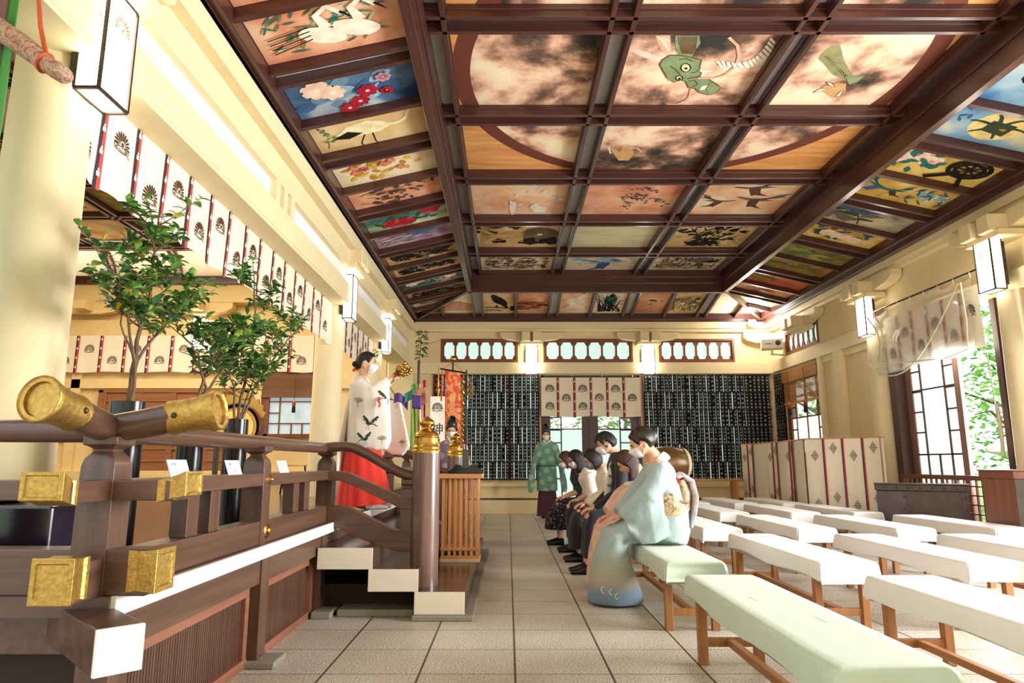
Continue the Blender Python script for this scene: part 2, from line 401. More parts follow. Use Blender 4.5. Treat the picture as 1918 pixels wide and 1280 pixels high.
# columns of the left side, with boat shaped bracket arms
def column(x, y, z0, z1, r, rz=0, sector=0):
    t = struct(thing('column', None, None, (x, y, 0)))
    mb = MB().lathe([(r * 1.06, z0), (r * 1.05, z0 + .8), (r, z0 + 1.8), (r * .93, z1)], 40)
    mb.build('shaft', M_cream, t)
    mb = MB().lathe([(r * 1.0, z1 - .05), (r * 1.12, z1), (r * 1.12, z1 + .06), (r * .95, z1 + .08)], 32).build('capital', M_cream, t)
    return t
def boat(mb, fn, L=.8, h=.24):
    """bracket arm profile (along u, height v) extruded"""
    P = [(-L, h), (-L, h * .55), (-L * .93, h * .38), (-L * .8, h * .2), (-L * .55, .02), (-L * .4, 0), (L * .4, 0), (L * .55, .02), (L * .8, h * .2), (L * .93, h * .38), (L, h * .55), (L, h)]
    return mb.prism(P, fn, -.09, .09)
for i, (x, y) in enumerate(((-2.5, 3.42), (-2.5, 9.3), (-2.5, 12.2))):
    column(x, y, 0, 3.5, .2)
    b = MB().box(-2.55, -2.02, y - .27, y - .04, 3.8, 4.0).box(-2.55, -2.02, y + .04, y + .27, 3.8, 4.0).box(-2.4, -2.1, y - .3, y + .3, 3.72, 3.80)
    boat(b, lambda u, v, t, y=y: (-2.3 + t * .5, y + u, 3.76 + v), .75, .22)
    trim(b, bevel=.012)
b = MB().box(-2.62, -2.1, YB - .25, YB, 0, 4.0); trim(b)
# right wall pilasters and paired brackets
for y in (7.75, 10.72, 13.3):
    t = struct(MB().lathe([(.21, 0), (.2, 1), (.18, 3.05)], 32, (XR - .02, y, 0)).build('column', M_cream)) if y < 13 else None
    b = MB()
    for s in (-.16, .16): b.box(XR - .42, XR, y + s - .1, y + s + .1, 3.72, 3.93)
    b.box(XR - .34, XR, y - .3, y + .3, 3.66, 3.74); boat(b, lambda u, v, t, y=y: (XR - .1 + t, y + u, 3.76 + v), .8, .22)
    trim(b, bevel=.012)
struct(MB().box(XR - .1, XR, 11.9, 12.15, 0, 3.05).box(XR - .08, XR, 12.72, 12.84, 0, 3.05).box(XR - .03, XR, 11.0, 12.8, 2.93, 3.05).build('trim_panel', M_cream, smooth=False, bevel=.005))
for x in (.52, 3.15):
    b = MB()
    for s in (-.125, .125): b.box(x + s - .095, x + s + .095, YB - .42, YB, 3.72, 3.93)
    b.box(x - .26, x + .26, YB - .3, YB, 3.67, 3.74); boat(b, lambda u, v, t, x=x: (x + u, YB - .08 + t, 3.76 + v), .7, .2)
    trim(b, bevel=.012)
for x in (-1.95, 5.75):
    b = MB(); boat(b, lambda u, v, t, x=x: (x + u, YB - .06 + t, 3.72 + v), .45, .24); trim(b)

# ---------------- windows ----------------
WN = 0
def arch_window(x0, x1, z0, z1, fn, n=6):
    """transom: wooden board pierced with n octagonal lights, frosted glass behind"""
    global WN; WN += 1
    t = struct(thing('window_%d' % WN, None, None))
    fr = MB(); wd = .05
    W = x1 - x0; H = z1 - z0
    def bx(a, b, c, d, t0, t1, m=0):
        fr.prism([(a, c), (b, c), (b, d), (a, d)], fn, t0, t1, m)
    bx(x0 - .05, x1 + .05, z0 - .045, z0, -.02, .09); bx(x0 - .05, x1 + .05, z1, z1 + .045, -.02, .09)
    bx(x0 - .05, x0, z0, z1, -.02, .09); bx(x1, x1 + .05, z0, z1, -.02, .09)
    cw = W / n; e = .022
    for i in range(n):
        a = x0 + i * cw; b = a + cw; mxx = (a + b) / 2; mz = (z0 + z1) / 2; c = cw * .25
        hole = [(a + e, z0 + .11), (a + e + .02, z0 + .1), (a + c, z0 + .03), (b - c, z0 + .03), (b - e - .02, z0 + .1), (b - e, z0 + .11), (b - e, z1 - .11), (b - e - .02, z1 - .1), (b - c, z1 - .03), (a + c, z1 - .03), (a + e + .02, z1 - .1), (a + e, z1 - .11)]
        outer = [(a, z0 + .11), (a, z0 + .05), (a + c, z0), (b - c, z0), (b, z0 + .05), (b, z0 + .11), (b, z1 - .11), (b, z1 - .05), (b - c, z1), (a + c, z1), (a, z1 - .05), (a, z1 - .11)]
        outer = [(a, z0 + .11), (a, z0), (a + c, z0), (b - c, z0), (b, z0), (b, z0 + .11), (b, z1 - .11), (b, z1), (b - c, z1), (a + c, z1), (a, z1), (a, z1 - .11)]
        for k in range(12):
            j = (k + 1) % 12; q = [outer[k], outer[j], hole[j], hole[k]]
            if math.dist(q[0], q[1]) < 1e-6: q = [outer[k], hole[j], hole[k]]
            fr.prism(q, fn, .02, .05)
    fr.build('window_frame', M_red, t, smooth=False)
    MB().prism([(x0, z0), (x1, z0), (x1, z1), (x0, z1)], fn, .055, .062).build('pane', M_glassf, t, smooth=False)
    return t
fb = lambda u, v, t: (u, YB + t, v)
arch_window(-1.47, .17, 3.345, 3.79, fb); arch_window(.85, 2.77, 3.345, 3.79, fb); arch_window(3.46, 5.07, 3.345, 3.79, fb)
arch_window(12.87, 14.32, 3.39, 3.77, lambda u, v, t: (XR + t, u, v))
def lattice_frame(mb, x0, x1, z0, z1, fn, bars_x, bars_z, w=.02, m=0):
    for x in bars_x: mb.prism([(x - w / 2, z0), (x + w / 2, z0), (x + w / 2, z1), (x - w / 2, z1)], fn, .0, .03, m)
    for (a, b, z) in bars_z: mb.prism([(a, z - w / 2), (b, z - w / 2), (b, z + w / 2), (a, z + w / 2)], fn, .002, .028, m)
M_glass = mat('clear_pane', '#eef6f6', .05, alpha=.12)
M_mullion = mat('dark_mullion_wood', '#4a3126', .5)
M_doorw = wood('dark_door_wood', '#4b2f28', 'z', .45, .2)
# back double door
t = struct(thing('door_1', None, None))
fr = MB()
fr.box(.74, .80, YB - .02, YB + .12, 0, 3.0).box(2.89, 2.95, YB - .02, YB + .12, 0, 3.0).box(.74, 2.95, YB - .02, YB + .12, 2.9, 3.0)
fr.build('door_frame', M_doorw, t, smooth=False)
for nm, a, b, sg in (('leaf', .80, 1.80, 1), ('leaf', 1.86, 2.89, -1)):
    lf = MB(); ia = a + .14; ib = b - .16
    lf.box(a, ia, YB + .02, YB + .07, 0, 2.9).box(ib, b, YB + .02, YB + .07, 0, 2.9).box(ia, ib, YB + .02, YB + .07, 0, .32).box(ia, ib, YB + .02, YB + .07, 2.75, 2.9)
    mid = ia + .24 if sg > 0 else ib - .24
    q0, q1 = (ia, mid) if sg > 0 else (mid, ib)
    lattice_frame(lf, ia, ib, .32, 2.75, lambda u, v, tt: (u, YB + .03 + tt, v), [mid], [(q0, q1, z) for z in (.72, 1.12, 1.5, 1.78, 2.06)] + [(ia, ib, z) for z in (1.78 + .02,)], .028, 1)
    L = lf.build(nm, [M_doorw, M_mullion], t, smooth=False)
    MB().box(ia, ib, YB + .045, YB + .05, .32, 1.78).build('pane', M_glassf, L, smooth=False)
    MB().box(ia, ib, YB + .045, YB + .05, 1.8, 2.75).build('pane', M_glass, L, smooth=False)
struct(MB().box(1.80, 1.86, YB + .0, YB + .1, 0, 2.95).build('trim_post', M_doorw, smooth=False))
# glazing behind the name plaques
for (a, b) in ((-1.65, .66), (3.02, 5.3)):
    WN += 1; t = struct(thing('window_%d' % WN, None, None))
    MB().box(a, b, YB + .08, YB + .09, .72, 3.0).build('pane', M_glassf, t, smooth=False)
# right lattice window
WN += 1; t = struct(thing('window_%d' % WN, None, None)); fr = MB()
fx = lambda u, v, tt: (XR + tt, u, v)
for (a, b, c, d) in ((12.87, 14.5, 1.2, 1.27), (12.87, 14.5, 2.93, 3.0), (12.87, 12.93, 1.2, 3), (14.34, 14.5, 1.2, 3.0)): fr.prism([(a, c), (b, c), (b, d), (a, d)], fx, -.02, .1)
lattice_frame(fr, 12.93, 14.34, 1.27, 2.93, fx, [13.12, 13.62, 14.12], [(12.93, 14.34, z) for z in (1.5, 1.98, 2.42, 2.75)] + [(12.93, 13.12, 2.2), (14.12, 14.34, 2.2), (12.93, 13.12, 1.74), (14.12, 14.34, 1.74)], .028)
fr.build('window_frame', M_red, t, smooth=False)
MB().box(XR + .02, XR + .025, 12.93, 14.34, 1.27, 1.98).build('pane', M_glassw, t, smooth=False)
MB().box(XR + .02, XR + .025, 12.93, 14.34, 1.98, 2.93).build('pane', M_glass, t, smooth=False)
# right side opening: door frame and a slid-back leaf
t = struct(thing('door_2', None, None))
fr = MB().box(XR - .06, XR + .16, 10.32, 10.48, 0, 3.25).box(XR - .06, XR + .16, 8.05, 8.14, 0, 3.25).box(XR - .06, XR + .16, 8.05, 10.48, 3.18, 3.27)
fr.build('door_frame', M_doorw, t, smooth=False)
M_leafw = wood('pale_mauve_leaf_wood', '#8c6a5c', 'z', .5, .15)
lf = MB(); f2 = lambda u, v, tt: (XR + .1 + tt, u, v)
for (a, b, c, d) in ((10.18, 10.32, 0, 3.2), (9.08, 9.2, 0, 3.2), (9.2, 10.2, 0, .35), (9.2, 10.2, 3.1, 3.2)): lf.prism([(a, c), (b, c), (b, d), (a, d)], f2, 0, .05)
lattice_frame(lf, 9.2, 10.18, .35, 3.1, f2, [9.42, 9.96], [(9.2, 9.42, z) for z in (1.18, 1.5, 1.8, 2.1, 2.4, 2.7)] + [(9.96, 10.18, z) for z in (1.18, 1.5, 1.8, 2.1, 2.4, 2.7)] + [(9.2, 10.18, z) for z in (1.18, 2.12)], .022, 1)
lattice_frame(lf, 9.2, 10.18, .35, 1.18, f2, [9.69], [], .022, 1)
lf = lf.build('leaf', [M_leafw, M_mullion], t, smooth=False)
MB().box(XR + .12, XR + .125, 9.2, 10.18, .35, 3.1).build('pane', M_glassw, lf, smooth=False)
t = struct(thing('door_3', None, None))
MB().box(XR - .06, XR + .16, 7.38, 7.46, 0, 3.25).box(XR - .06, XR + .16, 5.1, 7.46, 3.18, 3.27).build('door_frame', M_doorw, t, smooth=False)
# ---------------- painted coffered ceiling ----------------
CZ = 4.95                      # plane of the centre paintings
XS = [-.665, 1.0, 2.665, 4.33]  # rib pairs
YS = [2.01, 3.675, 5.34, 7.005, 8.67, 10.335, 12.0]
b = MB()
for x in XS:
    for s in (-.1, .1):
        b.box(x + s - .022, x + s + .022, .3, 13.5, 4.83, 4.93); b.box(x + s - .034, x + s + .034, .3, 13.5, 4.9, 4.96)
trim(b, M_dark, .003)
b = MB()
for y in YS:
    for s in (-.1, .1):
        b.box(-.8, 4.45, y + s - .022, y + s + .022, 4.83, 4.93); b.box(-.8, 4.45, y + s - .034, y + s + .034, 4.9, 4.96)
b.box(-.74, 4.4, 13.34, 13.42, 4.80, 4.96)
trim(b, M_darkx, .003)
M_recess = mat('pale_recess_board', '#c9c9cc', .6, 0, .04)
struct(MB().box(-.85, 4.52, .3, 13.6, 4.965, 5.0).build('ceiling', M_recess, smooth=False))
# hanging frame of the raised part
trim(MB().box(-.84, -.745, .3, 13.5, 4.5, 4.99).box(4.40, 4.495, .3, 13.5, 4.5, 4.99).box(-.765, -.72, .3, 13.42, 4.70, 4.99).box(4.375, 4.42, .3, 13.42, 4.7, 4.99), M_dark, .006)
trim(MB().box(-.84, 4.495, 13.42, 13.52, 4.5, 4.99).box(-.74, 4.4, 13.38, 13.43, 4.68, 4.99), M_darkx, .006)
# outer beams
trim(MB().box(-2.22, -2.1, .0, 15.1, 4.16, 4.42).box(-2.12, -2.03, .0, 15.0, 4.23, 4.5), M_dark, .006)
trim(MB().box(5.75, 5.88, .0, 15.1, 4.16, 4.42).box(5.68, 5.77, .0, 15.0, 4.23, 4.5), M_dark, .006)
trim(MB().box(-2.2, 5.86, 14.98, 15.1, 4.18, 4.42).box(-2.1, 5.8, 14.90, 15.0, 4.25, 4.5), M_darkx, .006)
# sloping sides: s=0 at the outer beam, s=1 at the hanging frame
def SL(side, s, y, d=0):
    z = 4.36 + .30 * s - d
    if side == 'l': return (-2.12 + 1.28 * s, y, z)
    if side == 'r': return (5.78 - 1.28 * s, y, z)
    return (y, 15.0 - 1.5 * s, z)
def slope_lim(side, s):
    """the corner hips cut the slopes off"""
    return 15.0 - 1.5 * s
for side in 'lr':
    mb = MB(); mb.add([SL(side, 0, .3, -.01), SL(side, 1, .3, -.01), SL(side, 1, 13.5, -.01), SL(side, 0, 15.0, -.01)], [(0, 1, 2, 3)])
    struct(mb.build('ceiling', M_recess, smooth=False, solid=.01))
mb = MB(); mb.add([SL('b', 0, -2.12, -.01), SL('b', 1, -.84, -.01), SL('b', 1, 4.5, -.01), SL('b', 0, 5.78, -.01)], [(0, 1, 2, 3)])
struct(mb.build('ceiling', M_recess, smooth=False, solid=.01))
def rib(mb, side, a, w=.045, s1=1.0):
    q = []
    for s in (0, s1):
        for dy, dd in ((-w / 2, .0), (w / 2, .0), (w / 2, .1), (-w / 2, .1)): q.append(SL(side, s, a + dy, dd))
    mb.add(q, [(0, 1, 2, 3), (7, 6, 5, 4), (0, 4, 5, 1), (1, 5, 6, 2), (2, 6, 7, 3), (3, 7, 4, 0)])
for side in 'lr':
    b = MB()
    for y in YS[0:]:
        for s in (-.1, .1): rib(b, side, y + s)
        if y + .8325 < 13.4: rib(b, side, y + .8325, .06)
    for s in (-.1, .1): rib(b, side, 13.55 + s, .045, min(1, (15 - 13.55 - s) / 1.5))
    rib(b, side, 14.3, .05, .45)
    trim(b, M_darkx, .003)
b = MB()
for x in XS:
    for s in (-.1, .1): rib(b, 'b', x + s)
for x in (.1675, 1.8325, 3.4975): rib(b, 'b', x, .06)
rib(b, 'b', -1.45, .05, .52); rib(b, 'b', 5.11, .05, .52)
trim(b, M_dark, .003)
b = MB(); b.bar((-2.1, 14.98, 4.29), (-.82, 13.48, 4.60), .07, .14).bar((5.76, 14.98, 4.29), (4.48, 13.48, 4.60), .07, .14)
trim(b, M_dark, .003)

# ---- small painting kit: shapes on a canvas (u right, v up), turned into thin coloured faces ----
class Canvas:
    def __init__(s, fn): s.fn = fn; s.mb = MB(); s.mats = []; s.k = 0
    def mi(s, m):
        if m not in s.mats: s.mats.append(m)
        return s.mats.index(m)
    def poly(s, P, m):
        s.k += 1; t = min(.0002 * s.k + .001, .02)
        s.mb.add([s.fn(u, v, t) for u, v in P], [tuple(range(len(P)))], s.mi(m))
    def polys(s, L, m):
        s.k += 1; t = min(.0002 * s.k + .001, .02)
        for P in L: s.mb.add([s.fn(u, v, t) for u, v in P], [tuple(range(len(P)))], s.mi(m))
    def line(s, pts, w, m): s.polys(stroke(pts, w), m)
    def blob(s, x, y, rx, ry, m, rot=0, wob=.15, n=14, rnd=R_):
        P = []; ph = [rnd.uniform(0, 6.28) for _ in range(3)]
        for i in range(n):
            a = 2 * pi * i / n; r = 1 + wob * (math.sin(3 * a + ph[0]) * .5 + math.sin(5 * a + ph[1]) * .5)
            px, py = rx * r * math.cos(a), ry * r * math.sin(a)
            P.append((x + px * math.cos(rot) - py * math.sin(rot), y + px * math.sin(rot) + py * math.cos(rot)))
        s.poly(P, m)
    def leaf(s, x, y, L, w, rot, m):
        P = [(0, 0), (.25, .42), (.55, .5), (.85, .25), (1, 0), (.85, -.25), (.55, -.5), (.25, -.42)]
        s.poly([(x + a * L * math.cos(rot) - b * w * math.sin(rot), y + a * L * math.sin(rot) + b * w * math.cos(rot)) for a, b in P], m)
    def flower(s, x, y, r, m, mc, n=7, m2=None):
        for ring, rr, mm in ((0, r, m), (1, r * .66, m2 or m)):
            for k in range(n):
                a = 2 * pi * (k + ring * .5) / n
                s.blob(x + math.cos(a) * rr * .55, y + math.sin(a) * rr * .5, rr * .42, rr * .34, mm if k % 2 else (m2 or mm), a, .12, 10)
        s.blob(x, y, r * .2, r * .18, mc, 0, .1, 8)
    def branch(s, x, y, rot, L, m, ml, w=.02, nl=10, ll=.12, rnd=R_, spread=.9):
        pts = [(x, y)]; a = rot
        for k in range(8):
            a += rnd.uniform(-.3, .3); pts.append((pts[-1][0] + math.cos(a) * L / 8, pts[-1][1] + math.sin(a) * L / 8))
        s.line(pts, [w * (1 - k / 10) for k in range(9)], m)
        for k in range(nl):
            p = pts[rnd.randint(2, 8)]; q = rot + rnd.uniform(-spread, spread) * 1.6
            s.leaf(p[0] + rnd.uniform(-.06, .06), p[1] + rnd.uniform(-.05, .05), ll * rnd.uniform(.6, 1.2), ll * .5, q, ml[rnd.randint(0, len(ml) - 1)])
    def crane(s, x, y, k, m, md, flip=1, rot=0):
        def T(P): return [(x + (a * flip * math.cos(rot) - b * math.sin(rot)) * k, y + (a * flip * math.sin(rot) + b * math.cos(rot)) * k) for a, b in P]
        s.poly(T([(-.45, -.08), (-.3, .1), (-.05, .17), (.15, .1), (.25, 0), (.1, -.12), (-.15, -.16), (-.35, -.14)]), m)
        s.line(T(bez((.2, .02), (.42, -.02), (.45, .2), 6) + bez((.45, .2), (.47, .34), (.58, .32), 4)[1:]), [.09 * k] + [.045 * k] * 10, m)
        s.line(T([(.56, .32), (.7, .28)]), [.035 * k, .006 * k], md)
        s.poly(T([(-.5, -.16), (-.3, -.02), (-.12, -.1), (-.3, -.2)]), md)
        s.line(T([(-.1, -.14), (-.16, -.34), (-.12, -.5)]), .016 * k, md); s.line(T([(.0, -.13), (.02, -.34), (.1, -.5)]), .016 * k, md)
    def flyer(s, x, y, k, m, md, flip=1, rot=0):
        def T(P): return [(x + (a * flip * math.cos(rot) - b * math.sin(rot)) * k, y + (a * flip * math.sin(rot) + b * math.cos(rot)) * k) for a, b in P]
        s.poly(T([(-.35, 0), (-.1, .07), (.2, .05), (.42, .1), (.5, .07), (.42, .03), (.2, -.05), (-.1, -.06)]), m)
        s.poly(T([(-.1, .03), (-.3, .3), (-.55, .42), (-.42, .25), (-.5, .2), (-.32, .12), (.1, .0), (.15, .05)]), m)
        s.poly(T([(-.05, -.02), (-.1, -.28), (-.3, -.45), (-.02, -.36), (.05, -.4), (.16, -.1), (.15, 0)]), md)
    def waves(s, x0, x1, y0, y1, m, n=14, w=.02, rnd=R_):
        for k in range(n):
            y = lerp(y0, y1, (k + .5) / n); a = rnd.uniform(x0, lerp(x0, x1, .3)); bb = rnd.uniform(lerp(x0, x1, .6), x1); ph = rnd.uniform(0, 6)
            s.line([(lerp(a, bb, i / 14), y + (y1 - y0) * .04 * math.sin(ph + i * rnd.uniform(.6, .9))) for i in range(15)], [w * (.3 + math.sin(pi * i / 14)) for i in range(15)], m)
    def build(s, name, label, group, back, extra=None):
        s.mats = s.mats or [back]
        return tag(s.mb.build(name, s.mats, smooth=False), label, 'ceiling painting', group)
def flat(name, c): return mat(name, c, .85, 0, .18, (9, 9, 9), spec=.15)
INK = flat('black_ink', '#1c1a17'); TANP = flat('tan_paint', '#cda86a'); WHITEP = flat('white_paint_motif', '#f0e4d0'); PINKW = flat('pinkish_white', '#f3cdb8')
GRN = flat('leaf_green_paint', '#6b7b4e'); TEAL = flat('teal_paint', '#2f6d64'); CRIM = flat('crimson_paint', '#a51f33'); PINK = flat('pink_paint', '#c98b9a')
BLUE = flat('slate_blue_paint', '#3f5f86'); LBLUE = flat('pale_blue_paint', '#93b4c9'); REDO = flat('vermilion_paint', '#c8412c'); GOLDP = flat('ochre_paint', '#b98a2e'); BRN = flat('umber_paint', '#5a4030'); GREY = flat('grey_ink', '#6f6358'); DRG = flat('dragon_green', '#7f9068'); LILAC = flat('lilac_paint', '#8d7590')
DKG = flat('dark_foliage_paint', '#3b4a33')
def wash(name, a, b, c=None, sc=(2, 2, 2), **k):
    return ramp_mat(name, [(.3, a), (.5, b), (.68, c or b)], sc, **k)
def cloud_mat():
    """storm clouds inside a painted brown ring, bare orange board outside"""
    m, t, p = new_mat('dragon_cloud_paint'); n = t.nodes; l = t.links
    g = n.new('ShaderNodeNewGeometry'); nz = n.new('ShaderNodeTexNoise'); nz.inputs['Scale'].default_value = 1.35; nz.inputs['Detail'].default_value = 7; nz.inputs['Roughness'].default_value = .56; nz.inputs['Distortion'].default_value = .15
    l.new(g.outputs['Position'], nz.inputs['Vector'])
    cr = n.new('ShaderNodeValToRGB'); e = cr.color_ramp.elements; e[0].position = .37; e[0].color = col4(hexc('#33302c')); e[1].position = .64; e[1].color = col4(hexc('#f2e2bf'))
    for s_, c_ in ((.43, '#6d5343'), (.475, '#a9806a'), (.52, '#dbab90'), (.57, '#f0d0b0')): q = e.new(s_); q.color = col4(hexc(c_))
    l.new(nz.outputs['Fac'], cr.inputs[0])
    d = n.new('ShaderNodeVectorMath'); d.operation = 'DISTANCE'; l.new(g.outputs['Position'], d.inputs[0]); d.inputs[1].default_value = (1.835, 6.33, CZ)
    n2 = n.new('ShaderNodeTexNoise'); n2.inputs['Scale'].default_value = 1.3; n2.inputs['Detail'].default_value = 5
    mp = n.new('ShaderNodeMapping'); mp.inputs['Scale'].default_value = (1, 7, 1); l.new(g.outputs['Position'], mp.inputs[0]); l.new(mp.outputs[0], n2.inputs['Vector'])
    c2 = n.new('ShaderNodeValToRGB'); e = c2.color_ramp.elements; e[0].position = .3; e[0].color = col4(hexc('#c98245')); e[1].position = .7; e[1].color = col4(hexc('#e8ae6c')); l.new(n2.outputs['Fac'], c2.inputs[0])
    def mixc(thr, a, bb, cst=None):
        lt = n.new('ShaderNodeMath'); lt.operation = 'GREATER_THAN'; l.new(d.outputs['Value'], lt.inputs[0]); lt.inputs[1].default_value = thr
        mx = n.new('ShaderNodeMix'); mx.data_type = 'RGBA'; l.new(lt.outputs[0], mx.inputs[0]); l.new(a, mx.inputs[6])
        if bb: l.new(bb, mx.inputs[7])
        else: mx.inputs[7].default_value = cst
        return mx.outputs[2]
    x = mixc(2.22, cr.outputs[0], None, col4(hexc('#6e3b2e'))); x = mixc(2.40, x, c2.outputs[0])
    l.new(x, p.inputs['Base Color']); p.inputs['Roughness'].default_value = .8; p.inputs['Specular IOR Level'].default_value = .2
    return m
CLOUD = cloud_mat()
SALMON = wash('salmon_wash', '#c97b5a', '#e0a07e', '#ecc3a0')
PEACH = wash('peach_wash', '#d99a72', '#ecc09a', '#f2dcb8')
CREAMW = wash('cream_wash', '#dcc193', '#ecd9b3', '#f2e6cb')
TANW = wash('tan_wash', '#c49a62', '#d9b884', '#e4cc9d')
PALEG = wash('pale_green_wash', '#b9b993', '#d8cfa6', '#e3d6ae', (1.5, 5, 1))
BLUEW = wash('blue_wash', '#1d3a66', '#587897', '#c9cfce', (1.4, 1.4, 1.4), detail=4)
LILW = wash('lilac_wash', '#6f5a72', '#b79aa5', '#d8b9a8', (2.5, 2.5, 2.5))
REDW = wash('vermilion_wash', '#b4492c', '#dd7446', '#e79a68', (2, 2, 2))
GOLDW = wash('gold_leaf_wash', '#b38a3a', '#d8b259', '#e8cf86', (3, 3, 3))
GREENW = wash('moss_wash', '#5e6b35', '#93904f', '#c3a55d', (3, 3, 3))
SKYW = wash('sky_wash', '#3a72a8', '#8cb2c8', '#e6d9b4', (1.3, 1.3, 1.3), detail=3)
MURK = wash('dusk_wash', '#5d6a6d', '#b3a78e', '#d9c9a6', (2.4, 2.4, 2.4))
UMBER = wash('umber_panel', '#5c4324', '#75592f', '#8a6c3c')
def lines_fill(cv, w, h, mat_, seed, style='swirl', n=60):
    """dense ink pattern inside a w x h cell"""
    r = random.Random(seed)
    for k in range(n):
        x = r.uniform(-w / 2 + .06, w / 2 - .06); y = r.uniform(-h / 2 + .06, h / 2 - .06)
        if style == 'swirl':
            rad = r.uniform(.03, .1); a0 = r.uniform(0, 6); P = [(x + rad * (1 - .06 * i) * math.cos(a0 + i * .45), y + rad * (1 - .06 * i) * .6 * math.sin(a0 + i * .45)) for i in range(11)]
        elif style == 'grass':
            L = r.uniform(.1, .35); a0 = r.uniform(.9, 2.2); P = bez((x, y), (x + .3 * L, y + .6 * L), (x + L * math.cos(a0), y + L * math.sin(a0)), 6)
        else:
            L = r.uniform(.12, .3); a0 = r.uniform(-.5, .5); P = bez((x - L / 2, y), (x, y + r.uniform(-.08, .08)), (x + L / 2, y + L * a0 * .5), 6)
        P = [(min(max(a, -w / 2 + .01), w / 2 - .01), min(max(b_, -h / 2 + .01), h / 2 - .01)) for a, b_ in P]
        cv.line(P, [.024 * (.3 + math.sin(pi * i / (len(P) - 1))) for i in range(len(P))], mat_)
def dress(cv, kind, w, h, seed):
    r = random.Random(seed); U = lambda a, b_: r.uniform(a, b_)
    if kind == 'herons':
        for k in range(70): cv.leaf(U(-w * .44, w * .35), U(-h * .42, h * .35), U(.08, .2), .022, U(-.6, 1.2), [TEAL, GRN, flat('celadon_paint', '#9db98a')][k % 3])
        for (x, y, f) in ((-.06, 0, 1), (.22, .02, 1)): cv.blob(x, y - .08, .2, .1, WHITEP, -.4, .05); cv.line([(x + .05, y), (x + .0, y + .16), (x + .1, y + .24), (x + .2, y + .14)], [.1, .06, .05, .05], WHITEP); cv.line([(x + .19, y + .16), (x + .28, y + .06)], [.03, .006], INK)
        for k in range(4): cv.line([(-.5, -.2 + .06 * k), (-.15, -.1 + .05 * k)], .012, INK)
    elif kind == 'blueflowers':
        for k in range(16): cv.leaf(U(-w * .35, w * .3), U(-h * .35, h * .3), U(.15, .28), .14, U(0, 6), [BLUE, LBLUE, flat('grey_blue_paint', '#6d87a0')][k % 3])
        for x, y, rr, m in ((-.33, .1, .16, PINKW), (-.2, .02, .13, PINKW), (.02, -.2, .1, CRIM), (.12, -.05, .11, CRIM), (-.1, -.27, .1, CRIM), (.3, -.1, .07, CRIM), (.3, .12, .08, PINK)): cv.flower(x, y, rr, m, WHITEP, 7)
    elif kind == 'crane':
        cv.crane(.02, .0, .85, flat('ivory_paint', '#efe0b4'), INK, 1, -.1); cv.branch(-.5, -.25, 1.0, .4, GRN, [GRN, flat('pale_olive_paint', '#b5b27b')], .012, 14, .07)
    elif kind in ('orangeflowers', 'whitegold', 'peonies', 'irises'):
        ml = {'orangeflowers': [GOLDP, flat('amber_paint', '#d9a94a')], 'whitegold': [TEAL, DKG], 'peonies': [TEAL, DKG], 'irises': [TEAL, GRN]}[kind]
        fm, f2 = {'orangeflowers': (REDO, flat('rose_paint', '#d98a6f')), 'whitegold': (WHITEP, PINKW), 'peonies': (REDO, CRIM), 'irises': (WHITEP, LBLUE)}[kind]
        for k in range(26): cv.leaf(U(-w * .34, w * .3), U(-h * .3, h * .3), U(.08, .17), .07, U(0, 6), ml[k % 2])
        for k in range({'peonies': 3, 'orangeflowers': 6, 'whitegold': 4, 'irises': 5}[kind]): cv.flower(U(-w * .36, w * .3), U(-h * .24, h * .24), {'peonies': .17, 'orangeflowers': .065, 'whitegold': .13, 'irises': .1}[kind], fm, f2, 7, f2)
    elif kind == 'vine':
        for k in range(5): cv.branch(U(-w * .45, 0), U(-h * .3, h * .2), U(-.2, .5), U(.4, .8), BRN, [GREY, DKG, BRN], .014, 12, .1)
    elif kind == 'peacock':
        lines_fill(cv, w * .9, h * .8, LILAC, seed, 'dash', 50); cv.blob(.1, .06, .26, .09, BLUE, .2, .05); cv.line([(.3, .1), (.42, .2), (.44, .27)], [.06, .03, .03], BLUE)
        for k in range(9): cv.line(bez((.0, .02), (-.25, U(-.15, .1)), (-.5, U(-.25, .0)), 5), .018, [LILAC, WHITEP][k % 2])
    elif kind in ('inkbeast', 'inkbeast2', 'birds', 'ornament'):
        lines_fill(cv, w * .92, h * .86, INK if kind != 'ornament' else BRN, seed, 'swirl', 150)
    elif kind == 'cranesflock':
        for k in range(16): cv.flyer(U(-.2, .62), U(-.5, .45), U(.13, .2), WHITEP, WHITEP, 1, U(-.2, .2))
        cv.blob(.3, -.45, .12, .2, WHITEP, .3, .3); cv.blob(-.1, -.4, .05, .3, WHITEP, 0, .3)
    elif kind == 'dots':
        for k in range(5): cv.branch(U(-.2, .2), U(.0, .45), U(-1.2, .3), U(.4, .7), BRN, [DKG, GREY], .008, 14, .07)
    elif kind == 'darkbirds':
        cv.flyer(-.35, -.15, .6, GREY, BRN, 1, -.1); cv.flyer(.1, .35, .75, GREY, BRN, -1, .1); cv.flyer(.25, -.1, .75, GREY, BRN, -1, -.15)
    elif kind == 'inkwave':
        for k in range(9): cv.blob(U(-.6, .6), U(-.5, .5), U(.1, .3), U(.08, .2), INK, U(-.5, .5), .35)
        for k in range(12):
            rad = .06 + .024 * k; cv.line([(.38 + rad * math.cos(a), .0 + rad * 1.1 * math.sin(a)) for a in [2 * pi * i / 16 for i in range(17)]], .014, INK)
        for k in range(24): cv.line(bez((-.65, U(-.5, .5)), (-.3, U(-.4, .4)), (.1, U(-.4, .4)), 8), .022, TANP)
    elif kind == 'palegrass':
        for k in range(14): cv.line([(U(.2, .3) + k * .02, -.3 + k * .03), (.3 + k * .022, -.27 + k * .035)], .01, WHITEP)
